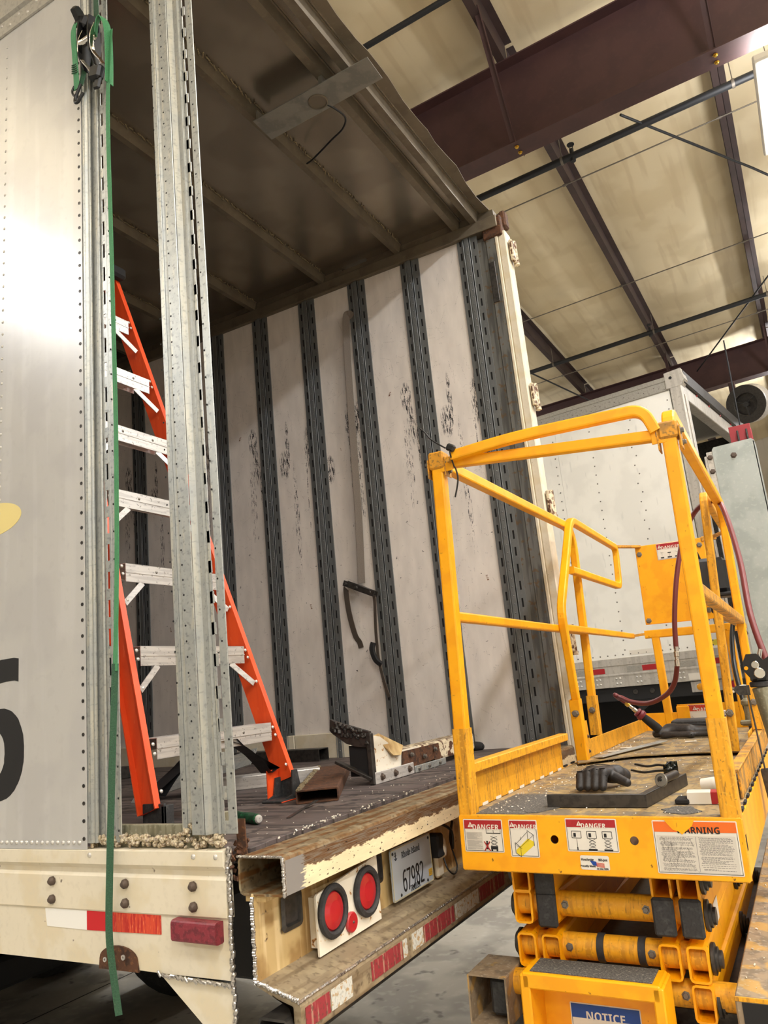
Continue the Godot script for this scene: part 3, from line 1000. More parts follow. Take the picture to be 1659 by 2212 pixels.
	bx(st, Vector3(0.0005, 1.25, -0.66), Vector3(0.003, 4.2, -0.634))
	box(st, Transform3D(Basis(Vector3.UP, -0.75), Vector3(0.010, 1.25 + H * 0.5, -0.627)), Vector3(0.022, H, 0.003))
	bx(st, Vector3(0.016, 1.25, -0.622), Vector3(0.020, 4.24, -0.585), 0.001)
	tube(st, [Vector3(0.014, 1.25, -0.586), Vector3(0.014, 4.24, -0.586)], 0.005, 8)
	tube(st, [Vector3(0.008, 1.25, -0.618), Vector3(0.008, 4.24, -0.618)], 0.006, 8)
	slotted(st, Vector3(0.018, 1.25, -0.568), Vector3(0, 0, 1), Vector3.UP, 0.026, H, 0.003, 0.011, 0.05, 0.0825, 0.03)
	box(st, Transform3D(Basis(Vector3.UP, 0.6), Vector3(0.0165, 1.25 + H * 0.5, -0.551)), Vector3(0.010, H, 0.003))
	bx(st, Vector3(0.012, 1.25, -0.549), Vector3(0.016, 4.24, -0.530), 0.001)
	var p1 := obj("side_post", st, M.galv, t)
	st = S()
	for i in 36:
		cyl(st, Vector3(0.0115, 1.28 + i * 0.0825, -0.539), Vector3(0.0119, 1.28 + i * 0.0825, -0.537), 0.003, 7)
	stuff(obj("rivet_holes", st, M.black_matt, p1))
	st = S()
	slotted(st, Vector3(0.045, 1.27, -0.306), Vector3(0, 0, 1), Vector3.UP, 0.026, H, 0.003, 0.011, 0.05, 0.0825, 0.0)
	bx(st, Vector3(0.022, 1.27, -0.346), Vector3(0.026, 4.26, -0.328), 0.001)
	box(st, Transform3D(Basis(Vector3.UP, -0.9), Vector3(0.033, 1.27 + H * 0.5, -0.322)), Vector3(0.026, H, 0.003))
	bx(st, Vector3(0.002, 1.27, -0.294), Vector3(0.006, 4.26, -0.254), 0.0015)
	bx(st, Vector3(0.004, 1.27, -0.2955), Vector3(0.045, 4.26, -0.2925))
	box(st, Transform3D(Basis(Vector3.UP, -0.55), Vector3(0.012, 1.27 + H * 0.5, -0.245)), Vector3(0.022, H, 0.003))
	bx(st, Vector3(0.018, 1.27, -0.242), Vector3(0.022, 4.26, -0.222), 0.001)
	box(st, Transform3D(Basis(Vector3.UP, -0.4), Vector3(0.021, 1.27 + H * 0.5, -0.217)), Vector3(0.012, H, 0.003))
	slotted(st, Vector3(0.023, 1.27, -0.197), Vector3(0, 0, 1), Vector3.UP, 0.032, H, 0.003, 0.014, 0.05, 0.0825, 0.03)
	bx(st, Vector3(0.020, 1.27, -0.183), Vector3(0.024, 4.26, -0.163), 0.001)
	st.generate_normals()
	var p2 := obj("corner_side_post", bent_post(st.commit(), 1.25, 2.3, 0.026), M.galv, t)
	st = S()
	for i in 36:
		var y := 1.3 + i * 0.0825
		cyl(st, Vector3(0.0215, y + 0.02, -0.338), Vector3(0.0219, y + 0.02, -0.338), 0.003, 7)
		cyl(st, Vector3(0.0195, y + 0.03, -0.171), Vector3(0.0199, y + 0.03, -0.171), 0.003, 7)
		for k in 2:
			cyl(st, Vector3(0.0015, y + 0.041 * k, -0.276), Vector3(0.0019, y + 0.041 * k, -0.276), 0.003, 7)
	st.generate_normals()
	stuff(obj("rivet_holes", bent_post(st.commit(), 1.25, 2.3, 0.026), M.black_matt, p2))
	# rear end of the cut corner: hanging strip and shredded metal
	st = S()
	sweep(st, rrect(0.03, 0.004, 0.001, 1), [Vector3(0.05, 1.30, -0.152), Vector3(0.052, 1.19, -0.15), Vector3(0.05, 1.16, -0.155)], Vector3.RIGHT)
	for i in 40:
		box(st, Transform3D(Basis(Vector3(rng.randfn(), rng.randfn(), rng.randfn()).normalized(), rng.randf() * 3.0), Vector3(rng.randf_range(0.02, 0.07), rng.randf_range(1.165, 1.245), rng.randf_range(-0.185, -0.145))), Vector3(0.014, 0.006, 0.010), 0.002)
	stuff(obj("shredded_corner", st, M.rust, t))
	# ---- floor boards and the drip edge
	var nb := 8
	for i in nb:
		st = S()
		var x0 := 0.065 + i * 0.302
		bx(st, Vector3(x0, FL - 0.03, ZF), Vector3(x0 + 0.299, FL + (0.0 if i % 2 == 0 else 0.0015), -0.19 - 0.004 * (i % 3)), 0.003)
		obj("floor_board", st, M.wood if i % 2 == 0 else M.wood_b, t)
	st = S()
	bx(st, Vector3(0.07, FL - 0.03, -0.186), Vector3(2.46, FL - 0.012, -0.14))
	for i in 60:
		var x := 0.08 + i * 0.04
		box(st, Transform3D(Basis(Vector3.UP, rng.randf_range(-0.1, 0.1)), Vector3(x, FL - 0.006, -0.183 + rng.randf_range(-0.004, 0.004))), Vector3(0.042, 0.014, 0.018 + rng.randf() * 0.012), 0.002)
	stuff(obj("splintered_edge", st, M.wood_b, t))
	st = S()
	for i in 12:
		bx(st, Vector3(0.02, 1.10, -0.272 - 0.2855 * i - 0.02), Vector3(2.5, 1.186, -0.272 - 0.2855 * i + 0.02))
	obj("crossmembers", st, M.black_matt, t)
	# ---- rear sill: hollow steel section, cut open at its left end
	st = S()
	hollow(st, Vector3(0.02, 1.175, -0.0705), Vector3(2.48, 1.175, -0.0705), 0.141, 0.09, 0.006, Vector3.UP, 0.014)
	var sill := obj("rear_sill", st, M.sill_top, t)
	st = S()
	uvq(st, Vector3(0.0205, 1.210, 0.0008), Vector3(2.48, 1.210, 0.0008), Vector3(2.48, 1.133, 0.0008), Vector3(0.0205, 1.133, 0.0008))
	obj("painted_face", st, M.sill_front, sill)
	st = S()
	for i in 26:
		var a := float(i) / 26.0
		box(st, Transform3D(Basis(Vector3(0.2, 1, 0).normalized(), rng.randf() * 0.5), Vector3(0.018 + rng.randf_range(-0.003, 0.002), 1.2185, -0.138 + a * 0.134)), Vector3(0.008, 0.006, 0.008), 0.002)
		box(st, Transform3D(Basis(Vector3(1, 0.2, 0.3).normalized(), rng.randf() * 0.5), Vector3(0.018 + rng.randf_range(-0.003, 0.002), 1.215 - a * 0.085, -0.003)), Vector3(0.008, 0.007, 0.008), 0.002)
	stuff(obj("torch_cut_edge", st, M.cut, sill))
	# ---- bumper: back plate, tread, lip, under-tube
	st = S()
	bx(st, Vector3(0.018, 0.935, -0.106), Vector3(2.48, 1.135, -0.098), 0.002)
	bx(st, Vector3(0.03, 1.115, -0.13), Vector3(2.48, 1.128, -0.07))
	var bump := obj("bumper_back_plate", st, M.cream_old, t)
	st = S()
	sweep(st, PackedVector2Array([Vector2(-0.062, 0.018), Vector2(0.05, -0.012), Vector2(0.058, -0.016), Vector2(0.061, -0.024), Vector2(0.061, -0.088), Vector2(0.054, -0.088), Vector2(0.054, -0.024), Vector2(0.048, -0.019), Vector2(-0.062, 0.010)]), [Vector3(0.018, 0.926, -0.040), Vector3(2.48, 0.926, -0.040)], Vector3.UP)
	var step := obj("bumper_step", st, M.step, t)
	st = S()
	for k in [[0.035, 0.135, 0.87, M.tape_red], [0.14, 0.235, 0.88, M.tape_white], [0.33, 0.50, 0.885, M.tape_red], [0.505, 0.53, 0.885, M.tape_white], [0.56, 0.63, 0.885, M.tape_white], [0.635, 0.85, 0.885, M.tape_red], [0.86, 1.05, 0.885, M.tape_white], [1.06, 1.3, 0.885, M.tape_red]]:
		st = S()
		bx(st, Vector3(k[0], 0.851, 0.0211), Vector3(k[1], 0.896, 0.0222))
		obj("reflective_tape", st, k[3], step)
	st = S()
	for i in 110:
		var x := 0.02 + i * 0.0135
		box(st, Transform3D(Basis(Vector3.RIGHT, 0.8 + rng.randf() * 0.5), Vector3(x, 0.9125 + rng.randf_range(-0.001, 0.001), 0.0185)), Vector3(0.0145, 0.004, 0.006), 0.001)
	for i in 34:
		var a := float(i) / 34.0
		box(st, Transform3D(Basis(Vector3.BACK, rng.randf()), Vector3(0.017 + rng.randf_range(-0.003, 0.002), 0.945 - a * 0.03, -0.102 + a * 0.12)), Vector3(0.008, 0.010, 0.006), 0.002)
		box(st, Transform3D(Basis(Vector3.BACK, rng.randf()), Vector3(0.017 + rng.randf_range(-0.003, 0.002), 0.94 + a * 0.19, -0.102)), Vector3(0.007, 0.008, 0.010), 0.002)
	stuff(obj("worn_edge", st, M.cut, step))
	st = S()
	hollow(st, Vector3(0.0, 0.845, -0.045), Vector3(1.6, 0.845, -0.045), 0.085, 0.07, 0.006, Vector3.UP, 0.012)
	obj("under_tube", st, M.dark_metal, t)
	# dark light wells in the bumper plate
	for q in [[0.115, 0.205], [0.545, 0.625]]:
		st = S()
		var xf := Transform3D(Basis(), Vector3((q[0] + q[1]) * 0.5, 1.062, -0.092))
		var o := rrect(q[1] - q[0], 0.088, 0.014, 3)
		var inn := rrect(q[1] - q[0] - 0.022, 0.066, 0.010, 3)
		for j in o.size():
			var k2 := (j + 1) % o.size()
			face(st, [xf * Vector3(o[j].x, o[j].y, 0), xf * Vector3(o[k2].x, o[k2].y, 0), xf * Vector3(inn[k2].x, inn[k2].y, 0.004), xf * Vector3(inn[j].x, inn[j].y, 0.004)], Vector3(0, 0, 1))
			face(st, [xf * Vector3(inn[j].x, inn[j].y, 0.004), xf * Vector3(inn[k2].x, inn[k2].y, 0.004), xf * Vector3(inn[k2].x * 0.9, inn[k2].y * 0.9, -0.0055), xf * Vector3(inn[j].x * 0.9, inn[j].y * 0.9, -0.0055)], -Vector3(inn[j].x, inn[j].y, 0))
		extr(st, inn, Transform3D(Basis(), Vector3((q[0] + q[1]) * 0.5, 1.062, -0.0972)), 0.0005)
		obj("light_well", st, M.dark_metal, bump)
	# tail lamp plate
	st = S()
	extr(st, PackedVector2Array([Vector2(0.218, 1.078), Vector2(0.225, 1.083), Vector2(0.536, 1.112), Vector2(0.536, 0.940), Vector2(0.219, 0.937)]), Transform3D(Basis(), Vector3(0, 0, -0.058)), 0.006)
	bx(st, Vector3(0.24, 0.95, -0.10), Vector3(0.52, 1.07, -0.064))
	var tp := obj("tail_lamp_plate", st, M.white_rust, t)
	for q in [[0.2835, 1.029], [0.459, 1.033]]:
		st = S()
		lathe(st, along(Vector3(q[0], q[1], -0.058), Vector3(0, 0, 1)), [Vector2(0.064, 0), Vector2(0.067, 0.008), Vector2(0.064, 0.013), Vector2(0.055, 0.016), Vector2(0.049, 0.011), Vector2(0.048, 0.002)], 36)
		obj("rubber_grommet", st, M.rubber, tp)
		st = S()
		lathe(st, along(Vector3(q[0], q[1], -0.058), Vector3(0, 0, 1)), [Vector2(0.049, 0.003), Vector2(0.046, 0.006), Vector2(0.044, 0.009), Vector2(0.025, 0.013), Vector2(0, 0.0145)], 36)
		obj("red_lens", st, M.red_lens, tp)
	st = S()
	lathe(st, along(Vector3(0.371, 0.977, -0.058), Vector3(0, 0, 1)), [Vector2(0.026, 0), Vector2(0.026, 0.006), Vector2(0.023, 0.009), Vector2(0.008, 0.009), Vector2(0.0, 0.0085)], 28)
	obj("round_reflector", st, M.red_lens, tp)
	st = S()
	rivet(st, Vector3(0.373, 0.977, -0.049), Vector3(0, 0, 1), 0.004, 0.003, 8)
	obj("screw", st, M.bolt_dark, tp)
	# licence plate
	st = S()
	sweep(st, rrect(0.276, 0.150, 0.008, 3), [Vector3(0.779, 1.026, -0.076), Vector3(0.779, 1.026, -0.073)], Vector3.UP)
	var lp := obj("license_plate", st, mat(C8(176, 184, 192), 0.42, 0.1), t)
	st = S()
	for e in [[0, 0.0715, 0.272, 0.003], [0, -0.0715, 0.272, 0.003], [-0.1345, 0, 0.003, 0.144], [0.1345, 0, 0.003, 0.144]]:
		bx(st, Vector3(0.779 + e[0] - e[2] * 0.5, 1.026 + e[1] - e[3] * 0.5, -0.0725), Vector3(0.779 + e[0] + e[2] * 0.5, 1.026 + e[1] + e[3] * 0.5, -0.071))
	obj("plate_rim", st, mat(C8(206, 196, 160), 0.4, 0.3), lp)
	var pxf := Transform3D(Basis(), Vector3(0.779, 0.996, -0.0725))
	text(lp, "67982", pxf, 0.062, M.ink, false, 0.62)
	text(lp, "TRAILER", Transform3D(Basis(), Vector3(0.785, 0.966, -0.0725)), 0.017, M.ink, false, 0.78)
	text(lp, "Rhode Island", Transform3D(Basis(), Vector3(0.775, 1.072, -0.0725)), 0.018, M.ink, false, 0.8, "Droid Serif")
	st = S()
	lathe(st, Transform3D(Basis(Vector3.RIGHT, PI * 0.5), Vector3(0.673, 1.085, -0.0722)), [Vector2(0.0035, 0), Vector2(0.0035, 0.001), Vector2(0.0018, 0.001)], 10)
	bx(st, Vector3(0.672, 1.066, -0.0725), Vector3(0.674, 1.083, -0.0715))
	bx(st, Vector3(0.667, 1.078, -0.0725), Vector3(0.679, 1.0796, -0.0715))
	for s in [-1.0, 1.0]:
		bar(st, Vector3(0.673, 1.0655, -0.072), Vector3(0.673 + s * 0.008, 1.071, -0.072), 0.0018, 0.001)
	obj("anchor_emblem", st, M.ink, lp)
	st = S()
	for q in [[0.656, 1.087], [0.902, 1.087], [0.69, 0.963], [0.873, 0.963]]:
		rivet(st, Vector3(q[0], q[1], -0.0725), Vector3(0, 0, 1), 0.005, 0.003, 8)
	obj("plate_bolts", st, M.ink, lp)
	st = S()
	for k in 4:
		bx(st, Vector3(0.886, 0.972 + k * 0.0055, -0.0725), Vector3(0.909, 0.976 + k * 0.0055, -0.0715))
	obj("year_stickers", st, mat(C8(206, 160, 36), 0.5), lp)
	# plate lamp and wiring beside it
	st = S()
	box(st, Transform3D(Basis(), Vector3(0.955, 1.052, -0.075)), Vector3(0.045, 0.075, 0.05), 0.006)
	obj("plate_lamp_base", st, M.black_matt, t)
	st = S()
	lathe(st, along(Vector3(0.985, 1.04, -0.085), Vector3(0.35, 0, 1)), [Vector2(0.036, 0), Vector2(0.036, 0.018), Vector2(0.028, 0.03), Vector2(0, 0.034)], 22)
	box(st, Transform3D(Basis(), Vector3(0.985, 0.985, -0.085)), Vector3(0.05, 0.08, 0.02), 0.008)
	obj("plate_lamp_cover", st, M.cream, t)
	st = S()
	tube(st, spline([Vector3(1.0, 1.12, -0.085), Vector3(1.06, 1.08, -0.06), Vector3(1.07, 1.02, -0.065), Vector3(1.09, 1.05, -0.08), Vector3(1.12, 1.1, -0.08)]), 0.005, 6)
	tube(st, spline([Vector3(1.02, 1.0, -0.08), Vector3(1.005, 0.965, -0.06), Vector3(1.03, 0.945, -0.05), Vector3(1.08, 0.96, -0.06), Vector3(1.09, 1.02, -0.08)]), 0.003, 6)
	obj("loose_wires", st, M.black, t)
	# ---- right wall: panels, posts, rails
	var mats := [M.wallA, M.wallB, M.wallC]
	for k in 15:
		var zc := -0.208 - 0.397 * k
		var zb := zc - 0.064
		var za := zc - 0.397 + 0.064
		st = S()
		uvq(st, Vector3(2.4785, 4.195, za - 0.01), Vector3(2.4785, 4.195, zb + 0.01), Vector3(2.4785, 1.215, zb + 0.01), Vector3(2.4785, 1.215, za - 0.01))
		bx(st, Vector3(2.479, 1.215, za - 0.012), Vector3(2.488, 4.2, zb + 0.012))
		obj("wall_panel", st, mats[k % 3], t)
		st = S()
		var HH := 4.195 - 1.22
		for s in [-1.0, 1.0]:
			slotted(st, Vector3(2.472, 1.22, zc + s * 0.043), Vector3(0, 0, 1), Vector3.UP, 0.042, HH, 0.003, 0.011, 0.048, 0.094, 0.02 + 0.047 * (s + 1.0) * 0.5)
		bx(st, Vector3(2.458, 1.22, zc - 0.014), Vector3(2.462, 4.195, zc + 0.014), 0.001)
		for s in [-1.0, 1.0]:
			box(st, Transform3D(Basis(Vector3.UP, s * 0.75), Vector3(2.466, 1.22 + HH * 0.5, zc + s * 0.018)), Vector3(0.017, HH, 0.003))
			bx(st, Vector3(2.472, 1.22, zc + s * 0.064 - 0.001), Vector3(2.479, 4.195, zc + s * 0.064 + 0.001))
		var po := obj("wall_post", st, M.post, t)
		st = S()
		bx(st, Vector3(2.4762, 1.22, zc - 0.060), Vector3(2.478, 4.19, zc + 0.060))
		obj("post_cavity", st, M.black_matt, po)
		if k < 5:
			st = S()
			for i in 62:
				rivet(st, Vector3(2.458, 1.26 + i * 0.047, zc), Vector3.LEFT, 0.0042, 0.0025)
			stuff(obj("rivets", st, M.post, po))
	st = S()
	bx(st, Vector3(2.535, 0.95, ZF), Vector3(2.54, 4.3, -0.02))
	obj("side_skin", st, M.skin, t)
	st = S()
	bx(st, Vector3(2.45, 4.19, ZF), Vector3(2.53, 4.268, 0.0), 0.006)
	bx(st, Vector3(2.442, 4.186, ZF), Vector3(2.452, 4.2, 0.0), 0.002)
	bx(st, Vector3(2.47, 4.26, ZF), Vector3(2.535, 4.318, -1.10))
	bx(st, Vector3(2.47, 4.26, -0.90), Vector3(2.535, 4.318, -0.02))
	bx(st, Vector3(2.47, 4.26, -1.10), Vector3(2.535, 4.306, -0.90))
	obj("top_rail", st, M.bow, t)
	st = S()
	for i in 11:
		bx(st, Vector3(2.462 - 0.002 * (i % 2), 1.22, -1.33 - 0.4 * i), Vector3(2.476, 1.365, -1.33 - 0.4 * (i + 1) + 0.004), 0.003)
	obj("scuff_strip", st, M.cream, t)
	st = S()
	bx(st, Vector3(0.0, 1.2, ZF - 0.05), Vector3(2.54, 4.32, ZF))
	obj("front_wall", st, M.wallplain, t)
	# rear right corner: interior frame plate, door frame and hinges
	st = S()
	bx(st, Vector3(2.474, 1.2, -0.153), Vector3(2.486, 4.14, -0.084), 0.003)
	bx(st, Vector3(2.466, 1.2, -0.09), Vector3(2.486, 4.14, -0.03), 0.004)
	var rp := obj("rear_frame_post", st, M.rear_post, t)
	st = S()
	bx(st, Vector3(2.455, 4.13, -0.10), Vector3(2.52, 4.262, 0.02), 0.006)
	bx(st, Vector3(2.5, 4.2, 0.0), Vector3(2.57, 4.31, 0.04), 0.01)
	obj("corner_casting", st, M.rust, rp)
	st = S()
	bx(st, Vector3(2.462, 3.72, -0.088), Vector3(2.467, 3.98, -0.05), 0.002)
	obj("burnt_weld_patch", st, M.dark_metal, rp)
	st = S()
	bx(st, Vector3(2.462, 1.16, -0.03), Vector3(2.49, 4.16, -0.012), 0.003)
	bx(st, Vector3(2.47, 1.16, -0.012), Vector3(2.565, 4.16, 0.035), 0.006)
	var df := obj("door_frame", st, M.cream, t)
	for y in [4.03, 3.12, 2.49, 1.75]:
		st = S()
		box(st, Transform3D(Basis(), Vector3(2.522, y, 0.052)), Vector3(0.07, 0.135, 0.022), 0.006)
		cyl(st, Vector3(2.545, y - 0.075, 0.058), Vector3(2.545, y + 0.075, 0.058), 0.013, 12, 0.002)
		cyl(st, Vector3(2.545, y - 0.085, 0.058), Vector3(2.545, y - 0.065, 0.058), 0.018, 12, 0.002)
		obj("hinge", st, M.rust_paint, df)
	# ---- roof sheet, bows, torn rear edge
	st = S()
	bx(st, Vector3(0.0, 4.318, ZF), Vector3(2.52, 4.322, -0.10))
	obj("roof_sheet", st, M.roof, t)
	st = S()
	var rag := PackedVector2Array([Vector2(0.0, -0.10)])
	var xx := 0.0
	while xx < 2.5:
		rag.append(Vector2(xx, -0.045 + rng.randf_range(-0.012, 0.012)))
		xx += rng.randf_range(0.05, 0.2)
	rag.append(Vector2(2.5, -0.05))
	rag.append(Vector2(2.52, -0.10))
	extr(st, rag, xfm(Vector3.RIGHT, Vector3(0, 0, 1), Vector3(0, 4.318, 0)), 0.004)
	obj("torn_roof_edge", st, M.bow, t)
	var k := 0
	for z in [-0.262, -0.145]:
		st = S()
		sweep(st, PackedVector2Array([Vector2(-0.036, 0.05), Vector2(-0.028, 0.05), Vector2(-0.016, 0.0), Vector2(0.016, 0.0), Vector2(0.028, 0.05), Vector2(0.036, 0.05), Vector2(0.036, 0.046), Vector2(0.03, 0.046), Vector2(0.019, -0.004), Vector2(-0.019, -0.004), Vector2(-0.03, 0.046), Vector2(-0.036, 0.046)]), [Vector3(0.02, 4.266, z), Vector3(2.46, 4.266, z)], Vector3.UP)
		obj("header_channel", st, M.bow, t)
	for i in 11:
		var z := -0.672 - 0.58 * i
		st = S()
		sweep(st, PackedVector2Array([Vector2(-0.034, 0.05), Vector2(-0.026, 0.05), Vector2(-0.013, 0.0), Vector2(0.013, 0.0), Vector2(0.026, 0.05), Vector2(0.034, 0.05), Vector2(0.034, 0.046), Vector2(0.03, 0.046), Vector2(0.016, -0.004), Vector2(-0.016, -0.004), Vector2(-0.03, 0.046), Vector2(-0.034, 0.046)]), [Vector3(0.02, 4.268, z), Vector3(2.46, 4.268, z)], Vector3.UP)
		var b := obj("roof_bow", st, M.bow, t)
		if i < 4:
			st = S()
			for j in 90:
				box(st, Transform3D(Basis(Vector3(rng.randfn(), 1, rng.randfn()).normalized(), rng.randf()), Vector3(0.05 + j * 0.0265, 4.3155 + rng.randf_range(-0.004, 0.002), z + 0.038 + rng.randf_range(-0.004, 0.006))), Vector3(0.03, 0.005, 0.006), 0.001)
			stuff(obj("dried_glue", st, M.glue, b))
	# bracket plate with round opening, and its cable
	st = S()
	var pl := PackedVector2Array([Vector2(0.957, -0.63), Vector2(0.946, -0.004), Vector2(1.085, -0.008), Vector2(1.104, -0.634)])
	extr(st, pl, Transform3D(Basis(Vector3.RIGHT, Vector3(0, 0, 1), Vector3.DOWN), Vector3(0, 4.2, 0)), 0.004)
	bx(st, Vector3(0.97, 4.204, -0.27), Vector3(1.08, 4.262, -0.25))
	bx(st, Vector3(0.97, 4.204, -0.62), Vector3(1.08, 4.262, -0.61))
	var bp := obj("light_mounting_plate", st, M.plate, t)
	st = S()
	lathe(st, along(Vector3(1.032, 4.2005, -0.316), Vector3.DOWN), [Vector2(0.046, 0), Vector2(0.046, 0.004), Vector2(0.040, 0.006), Vector2(0.039, 0.001), Vector2(0, 0.0012)], 32)
	obj("round_lamp_socket", st, mat(C8(112, 104, 90), 0.5, 0.4), bp)
	st = S()
	tube(st, spline([Vector3(1.06, 4.205, -0.30), Vector3(1.12, 4.2, -0.275), Vector3(1.2, 4.21, -0.275), Vector3(1.265, 4.22, -0.33), Vector3(1.30, 4.22, -0.42), Vector3(1.36, 4.225, -0.56), Vector3(1.40, 4.25, -0.63)]), 0.0045, 8)
	obj("dangling_cable", st, M.black, bp)
	# ---- running gear far below, in the dark
	st = S()
	for x in [0.55, 1.95]:
		bx(st, Vector3(x - 0.04, 0.75, ZF + 0.2), Vector3(x + 0.04, 1.1, -0.25), 0.01)
	for z in [-2.4, -3.6]:
		bx(st, Vector3(0.45, 0.42, z - 0.06), Vector3(2.05, 0.56, z + 0.06), 0.02)
		bx(st, Vector3(0.5, 0.5, z - 0.1), Vector3(0.6, 0.8, z + 0.1), 0.01)
		bx(st, Vector3(1.9, 0.5, z - 0.1), Vector3(2.0, 0.8, z + 0.1), 0.01)
	obj("subframe", st, M.black_matt, t)
	for z in [-2.4, -3.6]:
		for x in [0.28, 2.22]:
			st = S()
			lathe(st, Transform3D(Basis(Vector3.BACK, -PI * 0.5), Vector3(x - 0.2, 0.5, z)), [Vector2(0.27, 0), Vector2(0.44, 0.0), Vector2(0.49, 0.03), Vector2(0.5, 0.1), Vector2(0.5, 0.3), Vector2(0.49, 0.37), Vector2(0.44, 0.4), Vector2(0.27, 0.4)], 32)
			var w := obj("wheel", st, M.rubber, t)
			st = S()
			lathe(st, Transform3D(Basis(Vector3.BACK, -PI * 0.5), Vector3(x - 0.2, 0.5, z)), [Vector2(0.0, 0.1), Vector2(0.12, 0.1), Vector2(0.14, 0.16), Vector2(0.24, 0.15), Vector2(0.275, 0.0)], 24)
			obj("wheel_rim", st, M.alu, w)
	st = S()
	for x in [0.6, 1.9]:
		bx(st, Vector3(x - 0.05, 0.05, -5.5), Vector3(x + 0.05, 1.1, -5.4), 0.01)
		bx(st, Vector3(x - 0.12, 0.0, -5.57), Vector3(x + 0.12, 0.05, -5.33), 0.01)
	obj("landing_gear", st, M.black_matt, t)

const LO := Vector3(0.7128, 0.0085, 0.1068)

func lift_xf() -> Transform3D:
	return Transform3D(Basis.from_euler(Vector3(deg_to_rad(1.4739), deg_to_rad(1.1703), deg_to_rad(-0.446))), LO)

func sticker(parent: Node, called: String, label: String, p: Vector3, w: float, h: float, hdr: Material, word: String, ink: Material, hh: float, triangle := true) -> MeshInstance3D:
	var xf := xfm(Vector3(0, 0, 1), Vector3.UP, p)
	var st := S()
	sweep(st, rrect(w, h, 0.003, 2), [p + Vector3(0.0006, 0, 0), p], Vector3.UP)
	var o := obj(called, st, M.sticker, parent)
	o.set_meta("label", label)
	st = S()
	box(st, Transform3D(xf.basis, p + Vector3(-0.0006, h * 0.5 - hh * 0.5 - 0.003, 0)), Vector3(w - 0.006, hh, 0.0008))
	obj("header_band", st, hdr, o)
	st = S()
	for e in [[0.0, h * 0.5 - 0.0035, w - 0.006, 0.0009], [0.0, -h * 0.5 + 0.0035, w - 0.006, 0.0009], [-w * 0.5 + 0.0035, 0.0, 0.0009, h - 0.006], [w * 0.5 - 0.0035, 0.0, 0.0009, h - 0.006]]:
		box(st, Transform3D(xf.basis, xf * Vector3(e[0], e[1], 0.0004)), Vector3(e[2], e[3], 0.0008))
	obj("border_line", st, M.ink, o)
	var ty := h * 0.5 - hh * 0.5 - 0.003 - hh * 0.31
	var th := hh * 0.62
	text(o, word, Transform3D(xf.basis, xf * Vector3(th * 0.55 if triangle else 0.0, ty, 0.001)), th, ink)
	if triangle:
		st = S()
		var cx := -word.length() * th * 0.43 - th * 0.05
		extr(st, PackedVector2Array([Vector2(cx - th * 0.58, ty), Vector2(cx + th * 0.58, ty), Vector2(cx, ty + th)]), Transform3D(xf.basis, xf * Vector3(0, 0, 0.0018)), 0.0012)
		obj("warning_triangle", st, ink, o)
		st = S()
		box(st, Transform3D(xf.basis, xf * Vector3(cx, ty + th * 0.48, 0.002)), Vector3(th * 0.13, th * 0.4, 0.0006))
		box(st, Transform3D(xf.basis, xf * Vector3(cx, ty + th * 0.17, 0.002)), Vector3(th * 0.14, th * 0.12, 0.0006))
		obj("exclamation_mark", st, hdr, o)
	return o

func picto(parent: Node, called: String, p: Vector3, rects: Array, m: Material, lines := []) -> void:
	var xf := xfm(Vector3(0, 0, 1), Vector3.UP, p)
	var st := S()
	for r in rects:
		box(st, Transform3D(xf.basis, xf * Vector3(r[0], r[1], 0.0004)), Vector3(r[2], r[3], 0.0008))
	for l in lines:
		bar(st, xf * Vector3(l[0], l[1], 0.0004), xf * Vector3(l[2], l[3], 0.0004), 0.0009 if l.size() < 5 else l[4], 0.0009, 0.0, xf.basis.z)
	obj(called, st, m, parent)

func printed(parent: Node, p: Vector3, w: float, h: float, m: Material) -> void:
	var xf := xfm(Vector3(0, 0, 1), Vector3.UP, p)
	var st := S()
	uvq(st, xf * Vector3(-w * 0.5, h * 0.5, 0.0009), xf * Vector3(w * 0.5, h * 0.5, 0.0009), xf * Vector3(w * 0.5, -h * 0.5, 0.0009), xf * Vector3(-w * 0.5, -h * 0.5, 0.0009))
	obj("fine_print", st, m, parent)

func sq_rail(pts: Array, w := 0.036) -> SurfaceTool:
	var st := S()
	sweep(st, rrect(w, w, 0.006, 2), pts, Vector3(0, 0, 1))
	return st

